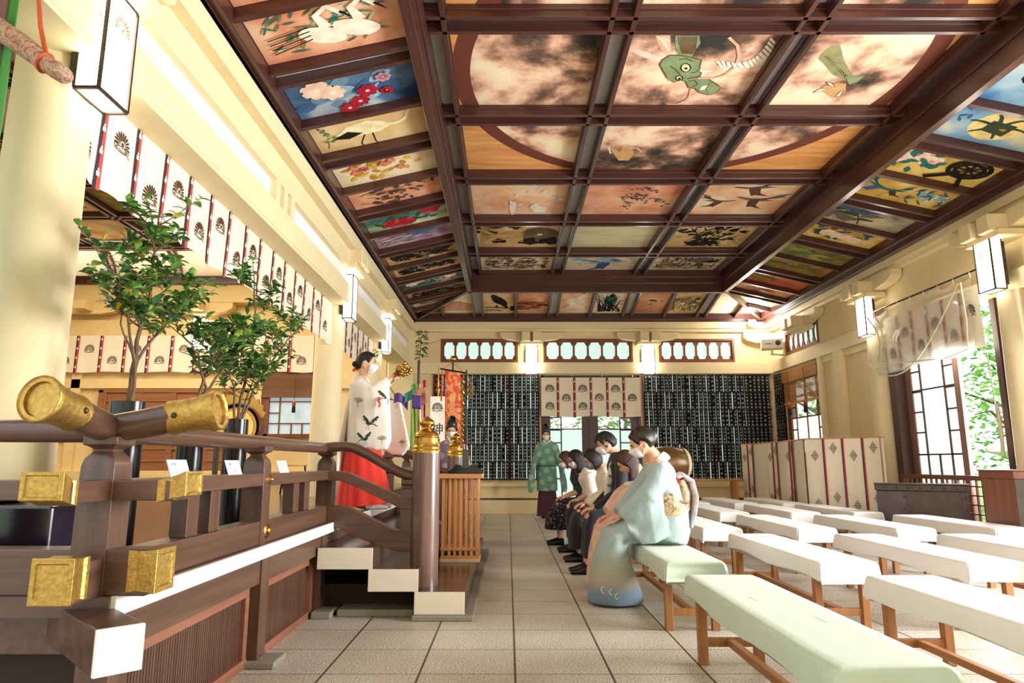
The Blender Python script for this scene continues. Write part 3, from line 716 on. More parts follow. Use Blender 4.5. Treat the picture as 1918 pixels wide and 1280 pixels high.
        cv.line([(-.6, .6), (.1, .62), (.7, .6)], .03, TEAL)
    elif kind == 'inktree':
        for k in range(30): cv.blob(U(-.55, .55), U(-.5, .5), U(.05, .12), U(.04, .08), INK, U(0, 3), .3)
        for k in range(9): cv.line(bez((U(-.3, .3), -.6), (U(-.5, .5), 0), (U(-.6, .6), .55), 7), [.06, .055, .05, .045, .04, .03, .02, .015], INK)
        for k in range(60): cv.blob(U(-.6, .6), U(-.55, .55), .035, .03, TANP, 0, .3, 8)
    elif kind == 'bluebird':
        cv.flyer(.0, -.1, 1.1, LBLUE, BLUE, 1, .1); cv.crane(.0, .1, .8, LBLUE, BLUE, -1, .2)
        for k in range(16): cv.blob(U(-.65, .65), U(-.55, .55), U(.05, .12), U(.03, .07), LBLUE, U(0, 3), .4)
    elif kind == 'inkgrass':
        lines_fill(cv, w * .9, h * .86, INK, seed, 'grass', 60); lines_fill(cv, w * .9, h * .86, GREY, seed + 1, 'dash', 60); cv.crane(.2, .1, .8, GREY, INK, -1, .1)
    elif kind == 'eagle':
        cv.line(bez((-.3, -.28), (.0, -.25), (.33, -.36), 6), .05, INK); cv.line(bez((-.3, -.42), (-.1, -.4), (.05, -.45), 6), .04, INK); cv.line([(.3, -.2), (.3, -.45)], .09, INK)
        cv.blob(.02, .08, .13, .27, INK, .5, .08); cv.blob(-.1, .32, .07, .08, INK, 0, .1); cv.line([(-.14, .3), (-.2, .27)], [.04, .01], GREY); cv.line([(.1, -.1), (.18, -.28)], [.14, .06], INK); cv.line([(-.04, -.15), (-.05, -.28)], .04, INK)
    elif kind == 'redmist':
        for k in range(12): cv.blob(U(-.3, .3), -.35 + k * .035, U(.08, .2), .05, [BRN, flat('rust_paint', '#a65a41')][k % 2], 0, .3)
    elif kind == 'whitebird':
        cv.blob(-.02, .05, .18, .2, WHITEP, .5, .05); cv.line([(.05, .2), (.15, .33), (.13, .42)], [.1, .06, .06], WHITEP); cv.blob(.14, .45, .03, .03, REDO)
        for k in range(12): cv.line(bez((-.05, 0), (-.1 + .03 * k, -.25), (-.3 + .05 * k, -.42), 5), .02, WHITEP)
    elif kind == 'inkheron':
        cv.blob(0, .12, .14, .25, TEAL, .0, .1); cv.blob(.02, .35, .06, .1, INK)
        for k in range(26): cv.line(bez((U(-.3, .3), -.5), (U(-.3, .3), U(-.3, 0)), (U(-.33, .33), U(-.2, .45)), 5), [.03, .03, .025, .02, .015, .01], INK)
    elif kind == 'sparrow':
        cv.blob(0, .1, .1, .05, BRN, -.2, .05); cv.branch(-.2, -.2, .8, .5, BRN, [REDO, BRN], .012, 12, .05)
    elif kind == 'irisbed':
        for k in range(60): cv.leaf(U(-.32, .32), U(-.5, .1), U(.12, .3), .025, U(1.1, 2.1), [DKG, GRN][k % 2])
        for k in range(6): cv.flower(U(-.25, .25), U(-.1, .3), .06, [WHITEP, LILAC][k % 2], GOLDP, 5)
    elif kind == 'mountain':
        cv.poly([(-.4, -.4), (-.1, .0), (.05, .02), (.35, -.12), (.35, -.45), (-.35, -.45)], flat('faded_red_paint', '#d39a7f')); cv.line([(-.38, -.38), (-.1, .0), (.05, .02), (.34, -.12)], .03, flat('rust_paint', '#a65a41'))
    elif kind == 'doll':
        cv.blob(-.2, .1, .14, .13, INK, 0, .05); cv.blob(.02, .0, .13, .14, WHITEP, 0, .03); cv.line([(.1, -.02), (.4, -.2)], .2, WHITEP); cv.line([(.1, -.1), (.45, -.12)], .05, REDO); cv.blob(.3, .15, .12, .1, INK, 0, .2)
    elif kind == 'lantern':
        cv.blob(0, 0, .26, .26, flat('glow_yellow_paint', '#ead28e'), 0, .05, 20); cv.poly([(-.12, -.1), (.14, -.14), (.16, .08), (-.1, .1)], DKG); cv.line([(-.05, .0), (.1, -.02)], .05, GOLDP)
        for a in range(6): cv.line(bez((0, 0), (math.cos(a) * .2, math.sin(a) * .2 + .06), (math.cos(a) * .3, math.sin(a) * .22), 6), [.05, .05, .04, .04, .03, .03, .02], DKG)
        for k in range(10): cv.leaf(U(-.6, -.3), U(.0, .3), .1, .03, U(0, 6), BLUE)
    elif kind == 'wheel':
        for x, y in ((-.35, .12), (-.15, .06), (-.5, .02)): cv.flower(x, y, .15, WHITEP, PINK, 8, PINKW)
        for k in range(16): cv.leaf(U(-.6, .0), U(-.2, .2), .14, .07, U(0, 6), TEAL)
        for rad in (.22, .15): cv.line([(.3 + rad * math.cos(a), .05 + rad * .9 * math.sin(a)) for a in [2 * pi * i / 20 for i in range(21)]], .05, INK)
        for a in range(8): cv.line([(.3, .05), (.3 + .2 * math.cos(a * .785), .05 + .18 * math.sin(a * .785))], .03, INK)
        cv.line([(-.05, -.28), (.25, -.05)], .07, INK); cv.line([(.3, -.1), (.4, -.35)], .05, INK)
    elif kind == 'ducks':
        cv.flyer(-.35, .0, .5, TEAL, BLUE, 1, -.4); cv.flyer(-.1, -.05, .4, TEAL, DKG, -1, .2)
        for k in range(5): cv.flower(U(.2, .5), U(-.2, .1), .1, WHITEP, LBLUE, 6, LBLUE)
        for k in range(14): cv.leaf(U(.05, .6), U(-.3, .1), .15, .03, U(.5, 2.4), TEAL)
    elif kind == 'pine':
        cv.line(bez((-.5, .3), (-.1, .1), (.0, -.3), 8), .025, BRN)
        for k in range(14): cv.blob(U(-.55, .1), U(-.25, .3), U(.08, .16), U(.04, .07), [BLUE, GREY, DKG][k % 3], U(-.5, .5), .3)
    elif kind == 'greentree':
        for k in range(4): cv.line(bez((-.6, U(-.2, .3)), (-.1, U(-.1, .1)), (.5, U(-.25, .25)), 8), .025, BRN)
        for k in range(22): cv.blob(U(-.6, .35), U(-.3, .3), U(.05, .16), U(.03, .08), [GRN, flat('moss_paint', '#8c9143')][k % 2], U(-.5, .5), .35)
    elif kind == 'mapleleaf':
        for k in range(10): cv.blob(U(-.5, .2), U(-.2, .25), U(.06, .14), U(.03, .07), [GRN, flat('moss_paint', '#8c9143')][k % 2], 0, .35)
        for k in range(4): cv.branch(-.3, .1, -.3, .8, BRN, [GRN, BRN], .012, 8, .05)
    elif kind == 'warmhill':
        for k in range(6): cv.blob(U(-.3, .5), U(-.2, .15), U(.1, .2), .05, [flat('rust_paint', '#a65a41'), PINKW][k % 2], -.1, .3)
# centre cells
def cell_painting(name, kind, label, x0, x1, y0, y1, basem, seed):
    cx0, cy0 = (x0 + x1) / 2, (y0 + y1) / 2; W, H = x1 - x0, y1 - y0
    cv = Canvas(lambda u, v, t: (cx0 + u, cy0 - v, CZ - t)); cv.mi(basem)
    cv.mb.box(x0, x1, y0, y1, CZ, CZ + .012, 0)
    if kind: dress(cv, kind, W, H, seed)
    return cv.build(name, label, None, basem)
g = .122
cols = [(XS[i] + g, XS[i + 1] - g) for i in range(3)]
rows = [(YS[i] + g, YS[i + 1] - g) for i in range(1, 6)] + [(12.0 + g, 13.36)]
cell_rows = [
 [(None, 'storm cloud ceiling painting with the ring border cutting its corner, nearest row left', CLOUD), (None, 'storm cloud ceiling painting at the very top of the photo, middle column', CLOUD), (None, 'storm cloud ceiling painting with the ring border, nearest row right', CLOUD)],
 [(None, 'ceiling painting of brown clouds inside the left edge of the big ring', CLOUD), ('dragon', 'ceiling painting of a green horned dragon head among dark clouds', CLOUD), ('claw', 'ceiling painting of a green dragon claw among dark clouds', CLOUD)],
 [(None, 'ceiling painting with the ring curving over bare orange board, left column', CLOUD), ('rooster', 'ceiling painting of a small bird-like tail in cream clouds at the ring bottom', CLOUD), (None, 'ceiling painting with the ring curving over bare orange board, right column', CLOUD)],
 [('cranesflock', 'peach ceiling painting of a flock of white cranes', PEACH), ('dots', 'salmon ceiling painting of hanging leafy twigs', SALMON), ('darkbirds', 'pinkish ceiling painting of three dark flying birds', PEACH)],
 [('inkwave', 'black and tan ceiling painting of swirling water', TANW), ('palegrass', 'pale green nearly empty ceiling painting', PALEG), ('inktree', 'black and tan ceiling painting of a gnarled tree', TANW)],
 [('ornament', 'cream and brown ceiling painting of dense round ornament', CREAMW), ('bluebird', 'cream ceiling painting of pale blue birds', CREAMW), ('inkgrass', 'cream ceiling painting of ink bamboo and a grey crane', CREAMW)]]
def px_poly(zx, zy, sc, pts): return [on_z(zx + a * sc, zy + c_ * sc, CZ) for a, c_ in pts]
for ri, (y0, y1) in enumerate(rows):
    for ci, (x0, x1) in enumerate(cols):
        kind, lab, bm = cell_rows[ri][ci]
        if kind in ('dragon', 'claw', 'rooster'):
            cv = Canvas(lambda u, v, t: (u, v, CZ - t)); cv.mi(bm); cv.mb.box(x0, x1, y0, y1, CZ, CZ + .012, 0)
            A = lambda *p: px_poly(780, 0, .32325, p); B_ = lambda *p: px_poly(1300, 0, .32222, p)
            cl = lambda L: [(min(max(a, x0 + .003), x1 - .003), min(max(c_, y0 + .003), y1 - .003)) for a, c_ in L]
            OUT = flat('warm_brown_line', '#6a4a34'); SKINP = flat('pale_horn_paint', '#d9a98c')
            if kind == 'dragon':
                cv.poly(cl(A((1235, 285), (1300, 290), (1380, 320), (1425, 352), (1405, 365), (1340, 340), (1270, 310))), PINKW)
                cv.poly(cl(A((1385, 205), (1470, 205), (1478, 300), (1450, 325), (1420, 290), (1400, 250))), SKINP)
                for k in range(6): cv.line(cl(A((1395 + k * 12, 212 + k * 14), (1440 + k * 5, 225 + k * 15), (1470, 235 + k * 10))), .012, WHITEP)
                cv.poly(cl(A((1500, 205), (1640, 205), (1645, 250), (1610, 300), (1590, 345), (1530, 330), (1500, 290))), DRG)
                for k in range(10): cv.line(cl(A((1515 + k * 12, 210), (1525 + k * 10, 260 + 4 * k), (1540 + k * 6, 310))), .012, OUT)
                P = A((1408, 372), (1425, 345), (1470, 318), (1530, 318), (1600, 332), (1652, 345), (1640, 385), (1650, 420), (1640, 445), (1690, 455), (1745, 490), (1760, 505), (1740, 535), (1690, 548), (1640, 535), (1610, 510), (1575, 505), (1560, 470), (1530, 462), (1490, 475), (1460, 462), (1440, 430))
                cv.poly(cl(P), DRG); cv.line(cl(P + P[:1]), .016, OUT)
                cv.poly(cl(A((1435, 440), (1490, 478), (1470, 470), (1450, 455))), SKINP)
                for cx_, cy_, rx, ry in ((1560, 390, 28, 24), (1522, 450, 20, 13)):
                    E_ = [(cx_ + rx * math.cos(a), cy_ + ry * math.sin(a)) for a in [2 * pi * i / 14 for i in range(14)]]
                    cv.poly(cl(A(*E_)), flat('dragon_eye_yellow', '#ead29a')); cv.line(cl(A(*(E_ + E_[:1]))), .014, INK)
                    cv.poly(cl(A((cx_ - 12, cy_ + 3), (cx_ + 4, cy_ - 4), (cx_ + 14, cy_ + 4), (cx_, cy_ + 12))), INK)
                for q in (((1520, 345), (1560, 335), (1600, 352)), ((1470, 380), (1500, 400), (1530, 430)), ((1590, 420), (1620, 415), (1640, 400)), ((1575, 470), (1610, 460), (1630, 485), (1600, 500)), ((1640, 440), (1600, 445), (1570, 455))): cv.line(cl(A(*q)), .014, OUT)
                cv.poly(cl(A((1640, 395), (1665, 400), (1722, 408), (1670, 418), (1645, 412))), WHITEP)
                cv.poly(cl(A((1640, 520), (1655, 495), (1690, 488), (1668, 515))), WHITEP); cv.poly(cl(A((1700, 470), (1760, 500), (1740, 530), (1690, 540), (1680, 510))), DRG)
                cv.line(cl(A((1630, 448), (1720, 450), (1790, 430), (1850, 380), (1870, 320), (1860, 260), (1810, 212))), .03, SKINP)
                cv.line(cl(A((1590, 510), (1585, 550), (1560, 580), (1510, 600), (1450, 600))), .022, SKINP)
                spine = [(1730, 350), (1790, 352), (1850, 360), (1918, 350), (1960, 330), (2000, 290), (2030, 250), (2055, 205)]
                sp2 = [(1760, 385), (1800, 380), (1870, 392), (1940, 385), (1990, 365), (2035, 325), (2065, 280), (2080, 230)]
                for k in range(7):
                    for h in (0, .5):
                        L_ = lambda a, q, t_: (a[0] + (q[0] - a[0]) * t_, a[1] + (q[1] - a[1]) * t_)
                        a0, a1 = L_(spine[k], spine[k + 1], h + .05), L_(spine[k], spine[k + 1], h + .4); c0, c1 = L_(sp2[k], sp2[k + 1], h + .05), L_(sp2[k], sp2[k + 1], h + .4)
                        cv.poly(cl(A(a0, a1, c1, c0)), WHITEP)
            elif kind == 'claw':
                cv.poly(cl(B_((770, 285), (800, 260), (850, 262), (860, 300), (870, 350), (900, 400), (920, 440), (880, 470), (850, 455), (800, 430), (760, 380), (720, 340), (740, 310))), flat('olive_limb_paint', '#8d8a60'))
                for k in range(12): cv.line(cl(B_((755 + k * 12, 330 + k * 12), (790 + k * 9, 335 + k * 9))), .012, OUT)
                cv.poly(cl(B_((880, 440), (930, 445), (990, 440), (950, 475), (900, 490))), DRG)
                cv.poly(cl(B_((730, 520), (760, 495), (840, 480), (885, 485), (880, 530), (850, 560), (800, 570), (770, 545))), flat('ochre_skin_paint', '#c99c66'))
                for q in (((690, 535), (730, 515), (780, 515), (730, 530)), ((765, 475), (800, 480), (820, 505), (785, 495)), ((820, 560), (860, 520), (870, 520), (850, 555))): cv.poly(cl(B_(*q)), WHITEP); cv.line(cl(B_(*(q + q[:1]))), .01, OUT)
            else:
                cv.poly(cl(A((1110, 790), (1130, 870), (1170, 930), (1230, 930), (1260, 890), (1250, 860), (1200, 850), (1180, 880), (1140, 860))), flat('ochre_skin_paint', '#c99c66'))
                cv.line(cl(A((1240, 858), (1280, 858), (1310, 884))), [.05, .03, .01], SKINP); cv.line(cl(A((1115, 855), (1125, 890), (1140, 880))), .02, WHITEP)
            cv.build('ceiling_painting', lab, None, bm)
        else: cell_painting('ceiling_painting', kind, lab, x0, x1, y0, y1, bm, ri * 10 + ci)
# sloping side paintings
def slope_painting(side, a0, a1, kind, label, basem, seed, s0=.075, s1=.985):
    W = 1.2; H = a1 - a0; am = (a0 + a1) / 2
    lim = lambda s: (15.0 - 1.5 * s - .06)
    if side == 'b': fn = lambda u, v, t: SL('b', .48 + v / 1.6, am + u, .012 + t)
    elif side == 'l': fn = lambda u, v, t: SL('l', .53 + u / 1.32, am - v, .012 + t)
    else: fn = lambda u, v, t: SL('r', .53 - u / 1.32, am - v, .012 + t)
    cv = Canvas(fn); cv.mi(basem)
    s1a = s1b = s1
    if side != 'b': s1a = min(s1, (14.95 - a0) / 1.5); s1b = min(s1, (14.95 - a1) / 1.5)
    if side == 'b':
        s1a = min(s1, max(.1, (a0 + 2.12) / 1.28 - .03), max(.1, (5.78 - a0) / 1.28 - .03)); s1b = min(s1, max(.1, (a1 + 2.12) / 1.28 - .03), max(.1, (5.78 - a1) / 1.28 - .03))
    q = [SL(side, s0, a0, .01), SL(side, s1a, a0, .01), SL(side, s1b, a1, .01), SL(side, s0, a1, .01)]
    q2 = [(x, y, z + .008) for x, y, z in q]
    cv.mb.add(q + q2, [(0, 1, 2, 3), (7, 6, 5, 4), (0, 4, 5, 1), (1, 5, 6, 2), (2, 6, 7, 3), (3, 7, 4, 0)], 0)
    if kind: dress(cv, kind, (W if side != 'b' else H) * .98, (H if side != 'b' else 1.25) * .94, seed)
    return cv.build('ceiling_painting', label, None, basem)
def slots(y):  # the two panels between one pair of ribs and the next
    return [(y + .128, y + .798), (y + .868, y + 1.537)]
LS = [('orange', None, 'plain orange painted panel at the top left corner of the ceiling', SALMON), ('herons', 'herons', 'ceiling painting of two white herons in green reeds', SALMON),
      ('b', 'blueflowers', 'ceiling painting of crimson and white flowers on dark blue', BLUEW), ('c', 'crane', 'tan ceiling painting of one ivory crane with long beak', TANW),
      ('o', 'orangeflowers', 'cream ceiling painting of golden leaves and small red blooms', CREAMW), ('v', 'vine', 'salmon ceiling painting of dark trailing vine', SALMON),
      ('p', 'peonies', 'teal and cream ceiling painting of big red peonies', wash('teal_cream_wash', '#2f6a5f', '#8fa58a', '#ecd9b3', (1.5, 1.5, 1.5))), ('q', 'peacock', 'lilac ceiling painting of a blue grey peacock', LILW),
      ('i', 'inkbeast', 'black on tan ceiling painting of a scaly beast, left slope', TANW), ('j', 'inkbeast2', 'black on tan ceiling painting of curling clouds, left slope', TANW),
      ('k', 'whitegold', 'dark teal ceiling painting of pale flowers near the far left corner', wash('teal_tan_wash', '#1f4a50', '#6d8273', '#d9bb84', (1.5, 1.5, 1.5))), ('l', 'birds', 'tan ceiling painting of brown birds near the far left corner', TANW)]
k = 0
for i, y in enumerate(YS[0:1] + YS[1:]):
    for (a0, a1) in slots(y):
        if a1 < 3.9 or a1 > 13.6: continue
        j = k; k += 1
        if j < len(LS): slope_painting('l', a0, a1, LS[j][1], LS[j][2], LS[j][3], 40 + j)
slope_painting('l', 13.68, 14.26, 'inkgrass', 'pale ceiling painting of thin grass at the far left hip', CREAMW, 60, s1=.9)
RS = [('x', None, 'plain gold ceiling painting above the right edge of the photo', GOLDW), ('x', 'doll', 'blue ceiling painting of a white robed figure with black hair', SKYW), ('x', 'doll', 'blue and white ceiling painting of a black haired doll at the right edge', SKYW), ('x', 'lantern', 'blue and yellow ceiling painting of an ornate hanging censer', SKYW),
      ('x', 'wheel', 'gold ceiling painting of peonies beside a black cart wheel', GOLDW), ('x', 'ducks', 'gold ceiling painting of two teal ducks and irises', GOLDW),
      ('x', 'pine', 'cream ceiling painting of a blue green pine bough', MURK), ('x', 'whitegold', 'yellow gold ceiling painting of white camellias', GOLDW),
      ('x', 'greentree', 'moss green and orange ceiling painting of spreading branches', GREENW), ('x', 'greentree', 'green ceiling painting with a vermilion right end', wash('moss_vermilion_wash', '#7d7a3c', '#b5853f', '#dd7446', (1.2, 1.2, 1.2))),
      ('x', 'mapleleaf', 'vermilion ceiling painting of a small green bough', REDW), ('x', 'warmhill', 'faded red ceiling painting of a misty hill, far right', SALMON)]
k = 0
for i, y in enumerate(YS):
    for (a0, a1) in slots(y):
        if a1 < 3.9 or a1 > 13.6: continue
        j = k; k += 1
        if j < len(RS): slope_painting('r', a0, a1, RS[j][1], RS[j][2], RS[j][3], 70 + j)
slope_painting('r', 13.68, 14.26, None, 'blank cream panel lit by the spotlight, right slope', CREAMW, 90, s1=.9)
g1, g2 = .128, .04
bs = [(-1.42, -.79, 'mountain', 'cream ceiling painting of a pale red mountain, far slope', CREAMW), (-.54, .13, 'eagle', 'tan ceiling painting of a black eagle on a branch', TANW), (.205, .87, 'redmist', 'salmon ceiling painting of red mist over hills', SALMON),
      (1.13, 1.795, 'whitebird', 'peach ceiling painting of a white long-tailed bird', PEACH), (1.87, 2.535, 'inkheron', 'cream ceiling painting of a teal heron in black reeds', CREAMW), (2.795, 3.46, 'sparrow', 'salmon ceiling painting of a small brown bird on a twig', SALMON),
      (3.535, 4.2, 'irisbed', 'tan ceiling painting of irises among green blades', TANW), (4.46, 5.08, None, 'blank cream ceiling panel on the far slope', CREAMW), (-2.0, -1.48, None, 'dull brown blank panel at the far left hip of the ceiling', UMBER), (5.14, 5.7, None, 'small blank cream panel at the far right hip of the ceiling', CREAMW)]
for j, (a, c_, kd, lb, bm) in enumerate(bs): slope_painting('b', a, c_, kd, lb, bm, 100 + j, s0=.12)
# outer roof over everything so that only real openings let daylight in
M_roof = mat('plain_roof_board', '#d8cfb8', .9)
struct(MB().box(-2.6, 6.5, -3.2, 15.4, 5.02, 5.1).build('roof', M_roof, smooth=False))
# ---------------- raised sanctuary deck, stair and balustrade ----------------
DZ = .625
M_deck = wood('polished_deck_boards', '#4d3426', 'y', .18, .25, .4, 14)
struct(MB().box(-11, -1.30, 2.34, 15.0, .565, DZ).build('floor_deck', M_deck, smooth=False))
M_strip = mat('white_painted_edge', '#ece9e2', .45, 0, .02)
struct(MB().box(-1.305, -1.288, 2.335, 15.0, .562, .628).build('trim_deck_edge', M_strip, smooth=False))
struct(MB().box(-11, -1.305, 2.325, 2.342, .562, .628).build('trim_deck_front', M_brownx, smooth=False))
struct(MB().box(-1.44, -1.335, 2.40, 15, .42, .562).box(-11, -1.335, 2.44, 2.54, .42, .562).build('trim_beam', M_brown, smooth=False, bevel=.004))
# panelled base, posts with stone feet
def slat_panel(y0, y1):
    t = struct(thing('panel', None, None))
    MB().box(-1.43, -1.38, y0, y1, .36, .42).box(-1.43, -1.375, y0, y1, .0, .05).box(-1.43, -1.378, y0, y0 + .04, .05, .36).box(-1.43, -1.378, y1 - .05, y1, .05, .36).build('frame', wood('pinkish_frame_wood', '#8a5a44', 'y', .45, .2), t, smooth=False, bevel=.003)
    mb = MB(); n = int((y1 - y0) / .022)
    for k in range(n):
        a = y0 + (y1 - y0) * k / n; mb.box(-1.44, -1.405 + .0, a + .002, a + (y1 - y0) / n - .003, .04, .37)
    mb.box(-1.45, -1.412, y0, y1, .04, .37); mb.build('slats', M_brownz, t, smooth=False)
ys_ = [2.46, 3.86, 5.3]
slat_panel(2.52, 3.79); slat_panel(3.93, 5.0)
for y in (2.46, 3.86, 5.06, 8.3, 9.8, 11.3):
    t = struct(thing('post', None, None))
    MB().box(-1.44, -1.325, y - .06, y + .06, .035, .56).build('shaft', M_brownz, t, smooth=False, bevel=.004)
    MB().box(-1.46, -1.22, y - .1, y + .1, 0, .035).build('foot_stone', M_stone, t, smooth=False, bevel=.008)
M_under = mat('painted_shade_boards', '#2b1b12', .7)  # dark tone stands in for shade under the deck and stair
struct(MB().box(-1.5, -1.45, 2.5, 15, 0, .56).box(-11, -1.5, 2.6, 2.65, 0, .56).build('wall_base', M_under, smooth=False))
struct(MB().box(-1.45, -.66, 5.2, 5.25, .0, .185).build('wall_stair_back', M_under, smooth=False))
struct(MB().box(-1.20, -.66, 4.98, 5.2, 0, .05).box(-1.36, -1.22, 4.9, 5.1, 0, .05).build('trim_stone', M_stone, smooth=False, bevel=.01))
# beam end at the corner, set diagonally, white face
mb = MB(); mb.bar((-1.62, 2.58, .525), (-1.135, 2.095, .525), .13, .13)
o = mb.build('corner_beam_end', M_brown, smooth=False, bevel=.006); tag(o, 'square diagonal beam end with a white painted face under the deck corner', 'beam end')
mb = MB(); mb.bar((-1.136, 2.096, .525), (-1.125, 2.085, .525), .13, .13); mb.build('white_face', M_strip, o, smooth=False, bevel=.003)
# stair of three thick treads
SY0, SY1 = 4.877, 8.35
st_ = thing('wooden_stair', 'three-tread dark wooden stair with white block ends up to the deck', 'stair', (0, 0, 0))
for (x0, x1, z0, z1) in ((-.645, -.298, .038, .186), (-.966, -.62, .188, .336), (-1.323, -.94, .335, .478)):
    mb = MB().box(x0, x1, SY0 + .004, SY1 - .004, z0, z1); tr = mb.build('tread', wood('tread_wood', '#4a3026', 'y', .22, .22, .3, 18), st_, smooth=False, bevel=.004)
    for ya in (SY0 - .002, SY1 - .006): MB().box(x0, x1, ya, ya + .008, z0, z1).build('white_end', mat('cream_white_end', '#e3dcc8', .6, 0, .03), tr, smooth=False, bevel=.002)
MB().box(-.66, -.235, 4.845, 8.55, 0, .036).build('stone_base', M_stone, st_, smooth=False, bevel=.008)
# ---- balustrade ----
bal = thing('balustrade', 'dark brown wooden balustrade with gold fittings round the deck corner', 'balustrade', (0, 0, 0))
def post(x, y, par, z0=.61, w=.06):
    prof = [(w, z0), (w, .94), (w, 1.0), (w * .98, 1.01), (w * .96, 1.05), (w * .86, 1.075), (w * .66, 1.092), (w * .55, 1.1), (w * .56, 1.108), (w * .8, 1.118), (w * .98, 1.122), (w * 1.0, 1.15), (w * .8, 1.153)]
    rings = [[(x - r, y - r, z), (x + r, y - r, z), (x + r, y + r, z), (x - r, y + r, z)] for r, z in prof]
    return MB().loft(rings).build('post', M_brownz, par, smooth=True, ang=25, bevel=.003)
for y in (2.4, 3.84, 5.31): post(-1.4, y, bal)
for x in (-3.0, -4.6): post(x, 2.4, bal)
def rr(x0, x1, y0, y1, z0, z1, nm, m=M_brown): return MB().box(x0, x1, y0, y1, z0, z1).build(nm, m, bal, smooth=False, bevel=.004)
rr(-1.455, -1.345, 2.12, 5.37, .935, 1.003, 'mid_rail'); rr(-1.455, -1.345, 2.19, 5.37, .625, .748, 'low_rail')
rr(-6, -1.13, 2.345, 2.455, .934, 1.002, 'mid_rail', M_brownx); rr(-6, -1.2, 2.345, 2.455, .626, .775, 'low_rail', M_brownx)
for y in (3.015, 3.24, 4.465, 4.70): MB().box(-1.435, -1.365, y - .055, y + .055, .748, .935).build('baluster', M_brownz, bal, smooth=False, bevel=.003)
for x in (-1.95, -2.25, -2.6, -3.4): MB().box(x - .055, x + .055, 2.365, 2.435, .77, .935).build('baluster', M_brownz, bal, smooth=False, bevel=.003)
hr = MB().tube([(-1.4, 5.28, 1.172), (-1.4, 4, 1.172), (-1.4, 2.9, 1.17), (-1.4, 2.5, 1.172), (-1.4, 2.38, 1.18), (-1.4, 2.28, 1.197), (-1.4, 2.16, 1.225)], [.039, .039, .040, .044, .049, .052, .053], 24)
hr.build('handrail', M_brown, bal)
MB().tube([(-6, 2.4, 1.17), (-2, 2.4, 1.17), (-1.5, 2.4, 1.172), (-1.38, 2.4, 1.182), (-1.28, 2.4, 1.197), (-1.16, 2.4, 1.223)], [.037, .037, .042, .049, .052, .053], 24).build('handrail', M_brownx, bal)
for P in ([(-1.4, 2.185, 1.219), (-1.4, 2.12, 1.234), (-1.4, 2.03, 1.25)], [(-1.185, 2.4, 1.217), (-1.12, 2.4, 1.232), (-1.035, 2.4, 1.247)]):
    d = (Vector(P[2]) - Vector(P[1])).normalized(); e = Vector(P[2]); a = Vector(P[0]); sd_ = d.cross(V(0, 0, 1)).normalized(); u_ = sd_.cross(d); Ln = (e - a).length; rings = []
    for t_, ra, rb_ in ((-.02, .0545, .0575), (0, .058, .061), (.25, .055, .058), (.55, .055, .060), (.85, .062, .069), (1, .066, .074), (1.03, .064, .072), (1.0, .058, .066), (1.0, .047, .055), (.93, .044, .052), (.93, .02, .025)):
        ring = []
        for i in range(48):
            q = 2 * pi * i / 48; sc_ = (-.020 * abs(math.sin(1.5 * q)) if t_ <= 0 else 0)
            ring.append(a + d * (Ln * t_ + .012 + sc_) + sd_ * (ra * math.cos(q)) + u_ * (rb_ * math.sin(q)))
        rings.append(ring)
    g_ = MB().loft(rings).build('gold_end_cap', M_goldleaf, bal, ang=35)
    for sgn in (-1, 1): MB().ell(a + d * .03 + sd_ * sgn * .054, .011, .011, .011, 10, 8).build('dark_rivet', M_bronze, g_)
def flare_cap(a, b_, w0, h0, w1, h1, dz=0):
    """sleeve waisted in the middle with a raised rectangle on its end face"""
    a = Vector(a); b_ = Vector(b_); d = (b_ - a).normalized(); s_ = d.cross(V(0, 0, 1)).normalized(); rings = []
    L = (b_ - a).length
    for t, k in ((0, 1.03), (.18, 1.0), (.3, .9), (.62, .93), (1, 1.0)):
        w_ = lerp(w0, w1, t) * k; h_ = lerp(h0, h1, t) * (.5 + .5 * k); p = a + d * (L * t) + V(0, 0, dz * t)
        rings.append([p + s_ * (i * w_ / 2) + V(0, 0, j * h_ / 2) for i, j in ((-1, -1), (1, -1), (1, 1), (-1, 1))])
    e = a + d * L + V(0, 0, dz)
    for off, k in ((0, .76), (-.004, .70), (-.004, .1)): rings.append([e + d * off + s_ * (i * w1 * k / 2) + V(0, 0, j * h1 * k / 2) for i, j in ((-1, -1), (1, -1), (1, 1), (-1, 1))])
    return MB().loft(rings).build('gold_end_cap', M_goldleaf, bal, smooth=False, bevel=.003)
flare_cap((-1.4, 2.16, .965), (-1.4, 2.07, .985), .114, .074, .132, .086, .006)
flare_cap((-1.19, 2.4, .965), (-1.09, 2.4, .985), .114, .074, .13, .084, .006)
flare_cap((-1.4, 2.26, .70), (-1.4, 2.165, .70), .118, .13, .134, .142)
flare_cap((-1.265, 2.4, .705), (-1.165, 2.4, .705), .118, .135, .132, .142)
for (y, z, r) in ((3.87, .969, .028), (3.88, .69, .042)):
    MB().lathe([(r, -.006), (r, .004), (r * .8, .012), (r * .55, .012), (r * .5, .02), (r * .2, .028), (.001, .029)], 20, (-1.345, y, z), 'x').build('gold_boss', M_gold, bal)
